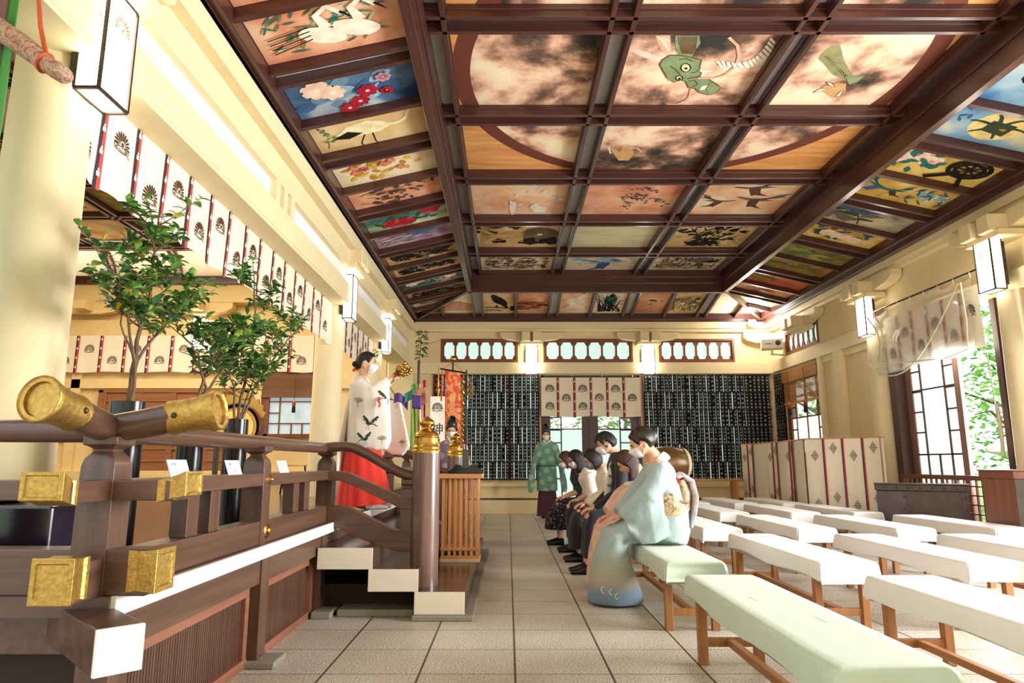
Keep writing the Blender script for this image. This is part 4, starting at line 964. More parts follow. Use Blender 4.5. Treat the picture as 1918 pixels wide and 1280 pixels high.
# ---- stair rails and newels ----
def newel(y, label):
    t = thing('newel_post', label, 'newel post', (-.616, y, .186))
    MB().lathe([(.1035, .0), (.1035, .3), (.102, .6), (.101, .945)], 40).build('shaft', wood('newel_wood', '#6e5348', 'z', .3, .25, .3, 30), t)
    MB().lathe([(.104, .944), (.105, .955), (.1045, .968), (.101, .972), (.100, .982), (.104, .986), (.104, .991), (.1, .995), (.096, 1.03), (.091, 1.06), (.095, 1.066), (.095, 1.072), (.088, 1.078), (.086, 1.082), (.089, 1.086), (.083, 1.098), (.066, 1.112), (.043, 1.123), (.036, 1.132), (.034, 1.142), (.042, 1.149), (.053, 1.158), (.0575, 1.170), (.054, 1.184), (.043, 1.197), (.026, 1.208), (.012, 1.218), (.001, 1.224)], 40).build('gold_finial', M_gold, t)
    return t
newel(5.165, 'thick round newel post with onion-shaped gold finial, nearer one at the stair foot')
newel(8.06, 'round newel post with gold finial, farther one behind the slatted stand')
def stair_rail(y, label):
    t = thing('stair_rail', label, 'stair rail', (0, y, 0))
    prof = [(-1.4, 1.172), (-1.33, 1.18), (-1.25, 1.184), (-1.17, 1.172), (-1.05, 1.115), (-.92, 1.04), (-.82, .99), (-.76, .968), (-.70, .96)]
    MB().tube([(x, 0, z) for x, z in prof], .037, 20).build('handrail', M_brownx, t)
    def sl(nm, top, bot):
        P = top + bot[::-1]
        MB().prism(P, lambda u, v, tt: (u, tt, v), -.05, .05).build(nm, M_brownx, t, smooth=False, bevel=.004)
    sl('mid_rail', [(-1.36, 1.0), (-1.26, 1.0), (-1.19, .985), (-.80, .81), (-.69, .80)], [(-1.36, .93), (-1.26, .93), (-1.20, .912), (-.80, .728), (-.69, .72)])
    sl('low_rail', [(-1.345, .748), (-1.25, .752), (-1.18, .735), (-.85, .575), (-.70, .55)], [(-1.345, .61), (-1.25, .585), (-1.12, .52), (-.84, .425), (-.70, .415)])
    w = .042; x = -.757
    pr = [(w, .43), (w, .84), (w * .95, .865), (w * .66, .878), (w * .6, .888), (w, .905), (w, .935), (w * .8, .938)]
    MB().loft([[(x - r, -r, z), (x + r, -r, z), (x + r, r, z), (x - r, r, z)] for r, z in pr]).build('post', M_brownz, t, ang=25)
    return t
stair_rail(5.2, 'sloping dark wooden stair rail on the near side of the stair')
stair_rail(8.03, 'sloping dark wooden stair rail on the far side of the stair')
b2 = thing('balustrade', 'dark wooden balustrade continuing beyond the stair', 'balustrade', (0, 0, 0))
for y in (8.03, 9.5, 11.0, 12.5): post(-1.4, y, b2)
MB().box(-1.455, -1.345, 7.97, 14.6, .935, 1.003).build('mid_rail', M_brown, b2, smooth=False, bevel=.004)
MB().box(-1.455, -1.345, 7.97, 14.6, .627, .748).build('low_rail', M_brown, b2, smooth=False, bevel=.004)
MB().tube([(-1.4, 7.97, 1.172), (-1.4, 14.6, 1.172)], .039, 20).build('handrail', M_brown, b2)
# white name cards leaning on the mid rail
for k, (y, lb, tx) in enumerate(((2.86, 'white name card leaning on the rail nearest the gold corner', ('茶道部', '中山 百花')), (3.43, 'white name card leaning on the rail, middle of three', ('華道部', '高田 一葉')), (4.18, 'white name card leaning on the rail just beyond the second post', ('書道部', '吉野 花')))):
    fn = lambda u, v, t: (-1.36 - v * .35 + t, y + u, 1.003 + v)
    mb = MB().prism([(-.085, 0), (.085, 0), (.085, .07), (-.085, .07)], fn, 0, .003)
    for j, ch in enumerate(tx[0]): put_text(mb, ch, lambda u, v: fn(u, v, .0036), -.05 + j * .014, .052, .013, m=1)
    for j, ch in enumerate(tx[1]): put_text(mb, ch, lambda u, v: fn(u, v, .0036), .0 + j * .014, .018, .012, m=1)
    tag(mb.build('name_card', [mat('white_card', '#eceef4', .5), INK], smooth=False), lb, 'name card')
# ---------------- plants in black vases ----------------
def vase(x, y, h, label, r=.08):
    o = MB().lathe([(r * .97, 0), (r, .02), (r, h - .01), (r * 1.01, h), (r * .95, h), (r * .94, h - .05), (.001, h - .05)], 40, (0, 0, 0)).build('cylinder_vase', M_black, loc=(x, y, DZ))
    tag(o, label, 'vase'); return o
LEAFM = [mat('glossy_green_leaf', '#5a8a3c', .35, 0, .3, (20, 20, 20), coat=.25), mat('dark_green_leaf', '#35633a', .3, 0, .25, (20, 20, 20), coat=.3), mat('light_green_leaf', '#9cbb5c', .4, 0, .2, (20, 20, 20)), mat('yellow_leaf', '#c7a92c', .5)]
BARK = mat('grey_brown_bark', '#6b553b', .85, 0, .35, (60, 60, 8), .5)
def leaf3(mb, p, d, L, w, rnd, m):
    d = Vector(d).normalized(); s_ = d.cross(V(rnd.uniform(-.4, .4), rnd.uniform(-.4, .4), 1)).normalized(); u = s_.cross(d)
    pts = []
    for t, ww, dr in ((0, .06, 0), (.25, .8, .03), (.5, 1, .02), (.78, .66, -.06), (1, .02, -.2)):
        c = p + d * (L * t) + u * (dr * L)
        pts += [c - s_ * (w * ww / 2) + u * (.18 * w * ww), c, c + s_ * (w * ww / 2) + u * (.18 * w * ww)]
    f = []
    for k in range(4):
        for j in (0, 1): a = 3 * k + j; f.append((a, a + 1, a + 4, a + 3))
    mb.add(pts, f, m)
def shrub(name, base, stems, label, seed, leafL=.075, dens=1.0, cat='potted tree'):
    rnd = random.Random(seed); t = thing(name, label, cat, base)
    wood_, lv = MB(), MB()
    def twig(p, d, L, r, depth, dn):
        n = 6; P = [p]; dd = Vector(d).normalized()
        for k in range(n):
            dd = (dd + V(rnd.uniform(-.16, .16), rnd.uniform(-.16, .16), rnd.uniform(-.06, .14))).normalized(); P.append(P[-1] + dd * (L / n))
        wood_.tube(P, [r * (1 - .6 * k / n) for k in range(n + 1)], 5, 0)
        for k in range(1, n + 1):
            if depth > 0 and k >= 2 and rnd.random() < .75:
                a = rnd.uniform(0, 2 * pi); side = V(math.cos(a), math.sin(a), rnd.uniform(.1, .8))
                twig(P[k], dd * .5 + side * .9, L * rnd.uniform(.32, .5), r * .5, depth - 1, dn)
            if depth <= 1:
                for _ in range(int(dn * (1.05 if depth == 0 else .6) * rnd.uniform(.5, 1.5) + .3)):
                    a = rnd.uniform(0, 2 * pi); ld = dd * .6 + V(math.cos(a), math.sin(a), rnd.uniform(-.5, .5))
                    m = 0 if rnd.random() < .55 else (1 if rnd.random() < .6 else 2)
                    if rnd.random() < .02: m = 3
                    leaf3(lv, P[k] + dd * rnd.uniform(-.01, .01), ld, leafL * rnd.uniform(.7, 1.25), leafL * .5 * rnd.uniform(.8, 1.2), rnd, m)
    for (p0, path, r, subs) in stems:
        P = [Vector(p0)] + [Vector(q) for q in path]
        Q = []
        for k in range(len(P) - 1):
            for j in range(4): Q.append(P[k].lerp(P[k + 1], j / 4) + V(rnd.uniform(-.008, .008), rnd.uniform(-.008, .008), 0))
        Q.append(P[-1]); nq = len(Q)
        wood_.tube(Q, [r * (1 - .75 * k / nq) for k in range(nq)], 7, 0)
        for (frac, L, dirv) in subs:
            i = min(int(frac * nq), nq - 1); twig(Q[i], dirv, L, r * .5 * (1 - .4 * frac), 1, dens)
        twig(Q[-1], (P[-1] - P[-2]), .14, r * .3, 0, dens)
    wood_.build('stem', BARK, t); lv.build('foliage', LEAFM, t, ang=60)
    return t
vase(-1.9, 3.38, .735, 'tall black cylinder vase nearest the gold-capped corner')
vase(-1.9, 4.08, .735, 'tall black cylinder vase, middle one of three behind the rail', .075)
vase(-1.9, 4.75, .735, 'tall black cylinder vase farthest along the rail')
rr_ = random.Random(5)
def subs(zs, L, tilt=.5, n=2):
    out = []
    for f in zs:
        for k in range(n):
            a = rr_.uniform(0, 2 * pi); out.append((f, L * rr_.uniform(.6, 1.1), (math.cos(a), math.sin(a), tilt)))
    return out
shrub('sakaki_tree', (-1.9, 3.38, 1.30), [((0, 0, -.02), [(0, .02, .3), (.02, .05, .6), (.05, .03, .85), (.03, .0, 1.02)], .014, subs((.4, .5, .58, .66, .74, .82, .9), .2)),
                                 ((.02, -.02, -.02), [(.04, -.03, .25), (.0, -.1, .5), (-.05, -.2, .72)], .011, subs((.6, .75, .88), .17)),
                                 ((-.02, .02, -.02), [(-.02, .06, .28), (.08, .2, .55), (.14, .3, .68)], .011, subs((.5, .66, .8, .9), .2, .3)),
                                 ((.0, .03, -.02), [(.02, .0, .25), (-.04, -.06, .45), (-.02, -.14, .6)], .008, subs((.7, .85), .15))],
      'tall leafy green sakaki tree in the black vase nearest the corner', 11, .070, 1.0)
shrub('sakaki_tree', (-1.9, 4.08, 1.30), [((0, 0, -.03), [(.01, .05, .2), (.03, .12, .36), (.04, .2, .52)], .014, subs((.5, .62, .75, .9), .22)),
                                 ((.01, .02, -.03), [(.02, .1, .22), (.0, .0, .42), (-.02, -.14, .5), (-.02, -.26, .56)], .011, subs((.6, .75, .9), .18)),
                                 ((.01, -.02, -.03), [(.03, .14, .24), (.08, .28, .42), (.1, .36, .62)], .011, subs((.55, .7, .85), .2))],
      'shorter spreading green tree leaning right, middle of the three', 12, .08, 1.0)
shrub('sakaki_tree', (-1.9, 4.75, 1.30), [((0, 0, -.03), [(.02, .04, .3), (.05, .1, .6), (.05, .05, .9), (.04, .03, 1.12)], .012, subs((.3, .4, .5, .58, .66, .75, .83, .9), .18)),
                                 ((0, .02, -.03), [(.05, .12, .25), (.1, .3, .5), (.16, .5, .72), (.2, .66, .84)], .011, subs((.4, .5, .6, .7, .8, .9), .22)),
                                 ((0, -.02, -.03), [(.0, -.1, .28), (-.02, -.22, .5)], .01, subs((.5, .65, .8, .9), .2)),
                                 ((0, .0, -.03), [(.03, .06, .2), (.06, .14, .4)], .01, subs((.5, .7, .9), .22))],
      'green tree with one tall thin shoot, farthest of the three along the rail', 13, .075, 1.0)
# dark lacquer block on the deck at the far left edge
o = MB().box(-2.9, -1.72, 2.62, 3.05, DZ, .90).build('low_table', mat('dark_violet_lacquer', '#241d2c', .2, 0, .2, coat=.4), smooth=False, bevel=.01); tag(o, 'low dark glossy lacquer table behind the rail at the left edge', 'low table')
o = MB().lathe([(.26, 0), (.3, .01), (.3, .03), (.27, .035), (.001, .03)], 40).build('round_tray', M_black, loc=(-2.3, 2.8, .90)); tag(o, 'round black lacquer tray on the dark low table', 'tray')
# ---------------- inner sanctuary on the left ----------------
LB = 14.4
M_warm = mat('warm_cream_plaster', '#e3c78c', .75, 0, .03)
struct(MB().box(-11, -2.62, LB, LB + .2, .6, 6.3).build('wall_sanctuary_back', M_warm, smooth=False))
struct(MB().box(-11.1, -11, 2.3, LB, 0, 6.3).build('wall_sanctuary_left', M_warm, smooth=False))
struct(MB().box(-2.7, -2.6, -1, 15.3, 4.2, 6.3).build('wall_above_colonnade', M_warm, smooth=False))
struct(MB().box(-11.2, -2.6, 2.2, 15.4, 6.25, 6.35).build('roof', M_roof, smooth=False))
struct(MB().box(-11.1, -2.6, 2.2, 2.34, 3.4, 6.3).build('wall_sanctuary_front', M_warm, smooth=False))
trim(MB().box(-11, -2.62, LB - .12, LB, 3.75, 4.1).box(-11, -2.62, LB - .3, LB, 4.45, 4.84).box(-11, -2.62, LB - .1, LB, 2.62, 2.82), M_warm)
trim(MB().box(-11, -2.62, LB - .36, LB, 4.84, 5.02), M_darkx)
trim(MB().box(-9.3, -9.1, LB - .1, LB, .6, 3.75).box(-5.5, -5.22, LB - .12, LB, .6, 3.75).box(-11, -9.3, LB - .06, LB, 1.5, 1.75).box(-11, -2.7, LB - .2, LB, .625, .9), M_warm)
for x in (-9.0, -6.6, -4.2):
    b = MB(); boat(b, lambda u, v, t, x=x: (x + u, LB - .2 + t, 4.2 + v), .7, .25); b.box(x - .12, x + .12, LB - .6, LB, 4.25, 4.45); trim(b, M_warm)
# cove and coffered ceiling of the sanctuary
M_cove = mat('pale_cove', '#ecdcbd', .8)
mb = MB(); mb.grid(lambda u, v: (-11 + 8.4 * u, 13.75 + .62 * math.sin(v * pi / 2), 5.6 - .6 * (1 - math.cos(v * pi / 2))), 2, 10); struct(mb.build('ceiling_cove', M_cove))
b = MB()
for x in (-10.2, -8.75, -7.3, -5.85, -4.4, -2.95):
    b.tube([(x, 13.72 + .62 * math.sin(v * pi / 2 / 8), 5.57 - .6 * (1 - math.cos(v * pi / 16))) for v in range(9)], .035, 6)
    b.tube([(x + .13, 13.72 + .62 * math.sin(v * pi / 2 / 8), 5.57 - .6 * (1 - math.cos(v * pi / 16))) for v in range(9)], .035, 6)
b.box(-11, -2.6, 13.6, 13.75, 5.48, 5.6).box(-11, -2.6, 13.4, 13.46, 5.46, 5.56)
for x in (-10.2, -8.75, -7.3, -5.85, -4.4, -2.95): b.box(x - .03, x + .03, 5, 13.6, 5.5, 5.6).box(x + .1, x + .16, 5, 13.6, 5.5, 5.6)
for y in (5.8, 7.3, 8.8, 10.3, 11.8): b.box(-11, -2.6, y - .03, y + .03, 5.5, 5.6).box(-11, -2.6, y + .12, y + .18, 5.5, 5.6)
trim(b, M_dark, 0)
struct(MB().box(-11, -2.6, 2.4, 13.7, 5.6, 5.63).build('ceiling_sanctuary', M_recess, smooth=False))
k = 0
for i, x in enumerate((-10.2, -8.75, -7.3, -5.85, -4.4)):
    for j, y in enumerate((8.8, 10.3, 11.8)):
        bm = [TANW, MURK, SKYW, CREAMW, GREENW][(i + 2 * j) % 5]
        if i > 3: continue
        x0, x1, y0, y1 = x + .2, x + 1.38, y + .2, y + 1.42 if j < 2 else 13.35
        cv = Canvas(lambda u, v, t, x0=x0, x1=x1, y0=y0, y1=y1: ((x0 + x1) / 2 + u, (y0 + y1) / 2 - v, 5.585 - t)); cv.mi(bm); cv.mb.box(x0, x1, y0, y1, 5.585, 5.6, 0)
        dress(cv, ['palegrass', 'vine', 'darkbirds'][(i + j) % 3], 1.1, 1.1, 200 + k)
        cv.build('ceiling_painting', '%s ceiling painting in the inner sanctuary, %s row, %s of four' % (['tan', 'dusky', 'blue', 'cream', 'moss green'][(i + 2 * j) % 5], ['nearest', 'middle', 'farthest'][j], ['leftmost', 'second from left', 'third from left', 'rightmost'][i]), None, bm); k += 1
# wooden cupboard doors
t = thing('sliding_door_cabinet', 'brown wooden sliding door cabinet behind the trees', 'cabinet', (-8.64, LB - .08, .88))
M_cab = wood('cabinet_wood', '#8d5a34', 'x', .5, .18)
MB().box(0, 3.14, -.1, .08, 0, .08).box(0, 3.14, -.1, .08, 1.64, 1.72).box(0, .1, -.1, .08, 0, 1.7).box(3.04, 3.14, -.1, .08, 0, 1.7).build('frame', M_cab, t, smooth=False, bevel=.005)
for k in range(4):
    mb = MB(); x0 = .1 + k * .735
    mb.box(x0, x0 + .735, -.06 - .02 * (k % 2), -.02, .08, 1.64)
    for j in range(6): z = .2 + j * .25; mb.box(x0 + .06, x0 + .68, -.1, -.05, z, z + .04)
    mb.box(x0, x0 + .07, -.09, -.02, .08, 1.64).box(x0 + .665, x0 + .735, -.09, -.02, .08, 1.64)
    mb.build('door', M_cab, t, smooth=False, bevel=.004)
# window with rolled reed blind and tassel
WN += 1; t = struct(thing('window_%d' % WN, None, None, (0, 0, 0)))
fl_ = lambda u, v, tt: (u, LB - .06 + tt, v)
fr = MB()
for (a, b_, c, d) in ((-5.20, -4.06, 1.58, 1.66), (-5.20, -4.06, 2.92, 2.98), (-5.20, -5.06, 1.6, 2.95), (-4.1, -4.0, 1.6, 2.95)): fr.prism([(a, c), (b_, c), (b_, d), (a, d)], fl_, -.05, .05)
lattice_frame(fr, -5.06, -4.1, 1.66, 2.92, fl_, [-4.84], [(-5.06, -4.1, z) for z in (1.88, 2.34)] + [(-5.06, -4.84, z) for z in (2.1,)], .025)
lattice_frame(fr, -5.06, -4.1, 1.66, 1.88, fl_, [-4.58, -4.35], [], .025)
fr.build('window_frame', M_red, t, smooth=False)
M_bluepane = mat('bluish_glowing_pane', '#a9bcc0', .5, emit=(.66, .8, .86), es=.22)  # faint glow put in for daylight behind this pane
MB().box(-5.06, -4.1, LB - .03, LB - .025, 1.66, 2.92).build('pane', M_bluepane, t, smooth=False)
M_reed = wood('reed_blind', '#9c6a3c', 'x', .7, .35, 0, 120)
def tassel(x, y, z, L, label, col='#1f1d2a', top=None):
    t = thing('blind_tassel', label, 'tassel', (x, y, z))
    MB().tube([(0, 0, 0), (0, 0, L)], .006, 6).build('cord', mat('dark_red_cord', '#7c2422', .8), t)
    MB().lathe([(.02, 0.02), (.035, 0), (.036, -.05), (.03, -.07)], 14).build('red_head', mat('red_thread', '#b3332b', .9), t)
    MB().lathe([(.01, .07), (.02, .06), (.026, .02), (.02, .015)], 12).build('knot', mat('tan_thread', '#c9a070', .9), t)
    MB().lathe([(.03, -.06), (.037, -.1), (.04, -.2), (.02, -.205)], 14).build('fringe', mat('dark_thread_' + col, col, .9, 0, .3, (90, 90, 8), .3), t)
    return t
o = MB().grid(lambda u, v: (-5.2 + 1.2 * u, LB - .13, 2.46 + .5 * v), 2, 2).build('reed_blind', mat('thin_reed_blind', '#7a5233', .8, 0, .4, (3, 3, 160), .2, alpha=.8), smooth=False, solid=.004); tag(o, 'half-lowered brown reed blind on the sanctuary window', 'blind')
MB().box(-5.22, -3.98, LB - .16, LB - .12, 2.42, 2.46).build('bottom_bar', M_red, o, smooth=False, bevel=.004)
tassel(-4.5, LB - .2, 2.3, .6, 'dark tassel hanging before the sanctuary window')
# flame-rimmed drum
t = thing('flame_drum', 'round drum with gold flame crest and painted face behind the trees', 'drum', (-5.0, 12.6, DZ))
MB().lathe([(.43, -.12), (.45, -.1), (.45, .1), (.43, .12), (.38, .12), (.38, -.12)], 48, (0, 0, 1.08), 'y', cap=False).build('hoop', mat('red_brown_lacquer_hoop', '#5c1f1a', .3), t)
MB().lathe([(.37, -.08), (.37, .08)], 48, (0, 0, 1.08), 'y').lathe([(.32, -.10), (.32, -.07), (.0, -.11)], 48, (0, 0, 1.08), 'y', 1).build('skin', [M_gold, mat('painted_drum_skin', '#e2bc6a', .7)], t)
rd = MB(); rng = random.Random(3)
for k in range(5):
    a0 = k * 1.25; rd.tube([(.2 * math.cos(a0 + i * .2) * (1 - .05 * i), -.115, 1.08 + .2 * math.sin(a0 + i * .2) * (1 - .05 * i)) for i in range(6)], .022, 6)
rd.build('red_painting', REDO, t)
fl = MB(); N = 22
fl.prism([(.44 * math.cos(a), .44 * math.sin(a)) for a in [pi * (.12 + .76 * i / 20) for i in range(21)]] + [((.50 + .12 * math.sin(pi * i / 20) + .05 * (i % 2)) * math.cos(a), (.50 + .12 * math.sin(pi * i / 20) + .05 * (i % 2)) * math.sin(a)) for i, a in [(i, pi * (.88 - .76 * i / 20)) for i in range(21)]], lambda u, v, tt: (u, tt, 1.08 + v), -.03, .03)
fl.build('flame_crest', M_goldleaf, t, smooth=False, bevel=.004)
MB().box(-.4, -.34, -.06, .06, .06, 1.0).box(.34, .4, -.06, .06, .06, 1.0).box(-.5, .5, -.15, .15, 0, .08).build('stand', M_black, t, smooth=False, bevel=.006)
# folding stool
t = thing('folding_stool', 'low folding stool with black crossed legs behind the rail', 'stool', (-3.1, 10.0, DZ))
MB().box(-.17, .17, -.13, .13, .39, .41).build('seat', mat('tan_webbing', '#c9a673', .8), t, smooth=False, bevel=.004)
for s in (-1, 1):
    for q in (-1, 1): MB().bar((s * .17 + q * .07, -.13 * q, .4), (s * .17 - q * .07, .13 * q, .0), .02, .02).build('leg', M_black, t, smooth=False)
# ---------------- crested curtains (noren) ----------------
def noren(name, label, fn, W, H, n, first_off, alt, csize, cat='curtain', emblem=CREST, wav=.012, emcol=None, group=None, double=False, tags=True, seed=0, sway=0):
    """fn(u,v,t): u along, v up (0 at the bottom), t towards the room"""
    rnd = random.Random(seed); ph = rnd.uniform(0, 6)
    def surf(u, v, off=0):
        k = (1 - v / H); d = wav * (.15 + k) * (math.sin(u * 2 * pi / (W / n) + ph) + .5 * math.sin(u * 23 + ph) * k) + sway * k * k
        return fn(u, v + .012 * k * math.sin(u * 5.3 + ph), d + off)
    mb = MB(); mb.grid(lambda a, b_: surf(a * W, b_ * H), n * 8, 12)
    if emblem is not None:
        for k in range(n):
            cu = first_off + k * W / n
            if not (0 < cu < W): continue
            zs = [.62] if (k + alt) % 2 == 0 else [.30]
            if double: zs = [.70, .25] if (k + alt) % 2 == 0 else [.47]
            for q in zs: put_polys(mb, emblem, lambda a, b_: surf(a, b_, .003), cu, H * q, csize, 1, 1 if emblem is CREST else .8)
    cl = mb.build('cloth', [M_cloth, emcol or M_printb], None, ang=80)
    t = cl; cl.name = name; tag(t, label, cat, group)
    for k in range(n - 1 + 0):
        c = first_off + (k + .5) * W / n
        if not (.02 < c < W - .02): continue
        rb = MB(); w2 = W / n * .075
        rb.grid(lambda a, b_: surf(c - w2 + a * w2, -.015 + b_ * (H + .01), .006), 1, 12, 0); rb.grid(lambda a, b_: surf(c + a * w2, -.015 + b_ * (H + .01), .0075), 1, 12, 1)
        for j in range(4):
            zz = H * (.12 + .25 * j); rb.grid(lambda a, b_: surf(c - w2 * .5 + a * w2, zz + b_ * .03, .0095), 1, 1, 2); rb.grid(lambda a, b_: surf(c - w2 * .2 + a * w2 * .5, zz + .035 + b_ * .015, .0095), 1, 1, 2)
        rb.build('ribbon', [M_stripek, M_striper, M_white], t, ang=80)
    return t
noren('crested_curtain', 'long cream crested curtain hanging under the beam between the near and second column', lambda u, v, t: (-2.43 + t, 3.55 + u, 2.66 + v), 5.55, .58, 15, .04, 1, .19, wav=.016, seed=1)
noren('crested_curtain', 'short cream crested curtain between the second and third column, behind the dancer', lambda u, v, t: (-2.43 + t, 9.55 + u, 2.68 + v), 2.4, .53, 6, .2, 0, .2, seed=2)
noren('crested_curtain', 'wide cream crested curtain on the back wall of the inner sanctuary', lambda u, v, t: (-9.7 + u, LB - .16 - t, 2.96 + v), 5.55, .79, 11, .25, 1, .24, seed=3, emcol=M_printb)
noren('crested_curtain', 'cream crested curtain over the back double door', lambda u, v, t: (.735 + u, YB - .14 - t, 2.065 + v), 2.19, .87, 6, .19, 0, .23, seed=4, emcol=M_printk, double=True, wav=.006)
rd = tag(MB().bar((.72, YB - .13, 2.945), (2.95, YB - .13, 2.945), .012, .012).build('curtain_rod', M_black, smooth=False), 'thin black rod carrying the curtain over the back door', 'rod')
for x in (.82, 1.42, 2.1, 2.78): MB().tube([(x, YB - .13, 2.94), (x - .01, YB - .13, 2.97), (x + .005, YB - .1, 2.99), (x + .01, YB - .06, 2.985)], .006, 6).build('hook', mat('bright_steel', '#c8c8c8', .3, 1), rd)
noren('crested_curtain', 'white crested curtain seen through the clear plastic sheet', lambda u, v, t: (XR - .16 - t, 10.3 - u, 2.45 + v), 2.15, .78, 6, .18, 1, .22, seed=5, emcol=M_printk)
noren('crested_curtain', 'white crested curtain at the far right edge of the photo', lambda u, v, t: (XR - .1 - t, 7.40 - u, 2.42 + v), 2.2, .85, 6, .18, 1, .24, seed=6, emcol=M_printk)
# clear plastic sheet on its rod
t = thing('plastic_sheet', 'crumpled clear plastic sheet hanging on a dark rod over the side opening', 'plastic sheet', (5.8, 8.2, 0))
M_plastic, tt_, pp_ = new_mat('clear_crumpled_plastic'); pp_.inputs['Base Color'].default_value = (.95, .95, .93, 1); pp_.inputs['Roughness'].default_value = .16; pp_.inputs['Specular IOR Level'].default_value = .8
n_ = tt_.nodes; tl_ = n_.new('ShaderNodeBsdfTranslucent'); tl_.inputs[0].default_value = (.95, .95, .93, 1); tp_ = n_.new('ShaderNodeBsdfTransparent'); m1_ = n_.new('ShaderNodeMixShader'); m2_ = n_.new('ShaderNodeMixShader'); m1_.inputs[0].default_value = .6; m2_.inputs[0].default_value = .62
tt_.links.new(pp_.outputs[0], m1_.inputs[1]); tt_.links.new(tl_.outputs[0], m1_.inputs[2]); tt_.links.new(m1_.outputs[0], m2_.inputs[1]); tt_.links.new(tp_.outputs[0], m2_.inputs[2]); tt_.links.new(m2_.outputs[0], n_['Material Output'].inputs[0])
def sheet(a, b_):
    u = a * 2.3; v = b_; k = 1 - v
    z = 2.36 + .06 * math.sin(a * 3) + .98 * v + .12 * a * (1 - v) * 0 - .03 * abs(math.sin(a * pi * 6)) * v ** 3
    d = .05 * k * math.sin(a * 19 + 3 * k) + .035 * noise.noise(V(a * 7, k * 4, 0)) + .04 * math.sin(7 * k + a * 5) * k
    return (-d - .05 * k, u, z)
MB().grid(sheet, 90, 40).build('sheet', M_plastic, t, ang=70)
for k in range(2):
    MB().tube([(-.12, 2.25 - k * .2 - .28 * math.sin(pi * i / 12) * (1 - k * .4), 3.32 - .9 * i / 12 * (1 - .2 * k)) for i in range(13)] + [(-.12, 2.2 - k * .3 + .03 * i, 2.45 + .04 * i + .2 * k) for i in range(5)], .012, 6).build('strap', mat('cream_strap', '#e6dcc0', .5), t)
MB().tube([(-.1, .1 + 2.0 * i / 14, 3.30 - 1.15 * math.sin(pi * min(1, i / 14) * .55) + .25 * (i / 14) ** 2) for i in range(15)], .010, 6).tube([(-.1, .05, 3.3), (-.1, .02, 2.8), (-.1, .06, 2.45), (-.1, .5, 2.4), (-.1, 2.1, 2.55)], .010, 6).build('strap', mat('cream_strap', '#e6dcc0', .5), t)
rod = MB().tube([(0, -.35, 3.42), (0, 2.45, 3.42)], .013, 8).build('rod', M_black, t)
MB().tube([(.12, -.1, 3.18), (.12, 2.3, 3.18)], .010, 8).build('rod', M_black, t)
for k in range(8): MB().tube([(0, .0 + k * .32, 3.44), (-.012, .0 + k * .32, 3.41), (0, .0 + k * .32, 3.35)], .006, 5).build('hook', mat('cream_strap', '#e6dcc0', .5), t)
M_strap = mat('cream_strap', '#e6dcc0', .5)
MB().tube([(.05, 2.38, 2.5), (.06, 2.42, 1.8), (.06, 2.42, 1.0)], .008, 6).tube([(.06, 2.42, 1.75), (.05, 2.46, 1.4), (.06, 2.42, 1.1)], .02, 6).build('cord', M_strap, t)
MB().tube([(.05, -.05, 2.4), (.06, -.09, 1.2)], .008, 6).tube([(.06, -.09, 1.75), (.05, -.12, 1.4), (.06, -.09, 1.15)], .02, 6).build('cord', M_strap, t)
# ---------------- wall lanterns ----------------
def lantern():
    """root at the wall side, sticks out along -y"""
    t = thing('wall_lantern', 'x', 'wall lantern', (0, 0, 0)); w, d, z0, z1 = .135, .13, 0, .62
    fr = MB(); e = .008
    for x in (-w, w):
        for y in (-d, 0): fr.box(x - e, x + e, y - e, y + e, z0, z1)
    for z in (z0, z1):
        for y in (-d, 0): fr.box(-w, w, y - e, y + e, z - e, z + e)
        for x in (-w, w): fr.box(x - e, x + e, -d, 0, z - e, z + e)
    fr.build('frame', M_bronze, t, smooth=False)
    MB().box(-w + .004, w - .004, -d + .004, -.004, z0 + .004, z1 - .004).build('lit_paper', M_lamp, t, smooth=False)
    c = MB(); put_polys(c, CREST, lambda a, b_: (a, -d - .010, b_), 0, .42, .17, 0); put_polys(c, CREST, lambda a, b_: (w + .010, -d / 2 + a, b_), 0, .42, .10, 0)
    put_polys(c, CREST, lambda a, b_: (-w - .010, -d / 2 - a, b_), 0, .42, .10, 0)
    for x in (-.05, -.02, .02): c.box(x, x + .003, -d - .004, -d - .002, .01, .61)
    c.build('crest', M_lampline, t, smooth=False)
    MB().box(-w - .01, w + .01, .0, .03, .05, .57).build('back_plate', M_bronze, t, smooth=False)
    return t
L0 = lantern()
spots = [((-2.30, 3.42, 3.02), pi / 2, 'big lit wall lantern at the top left corner of the photo'), ((-2.30, 9.3, 3.04), pi / 2, 'lit wall lantern on the second left column'), ((-2.30, 12.2, 3.04), pi / 2, 'lit wall lantern on the third left column, above the dancer'),
         ((.52, YB - .06, 3.03), 0, 'lit wall lantern on the back wall left of the door curtain'), ((3.14, YB - .06, 3.03), 0, 'lit wall lantern on the back wall right of the door curtain'),
         ((XR - .2, 10.62, 3.06), -pi / 2, 'lit wall lantern on the right wall left of the plastic sheet'), ((XR - .2, 7.76, 3.06), -pi / 2, 'lit wall lantern on the right wall, nearest the right edge'), ((-6.62, LB - .1, 3.5), 0, 'lit lantern glimpsed between the trees in the inner sanctuary')]
for i, (p, rz, lb) in enumerate(spots):
    if i == 0: L0.location = p; L0.rotation_euler = (0, 0, rz); L0['label'] = lb
    else: dup(L0, p, rz, lb)
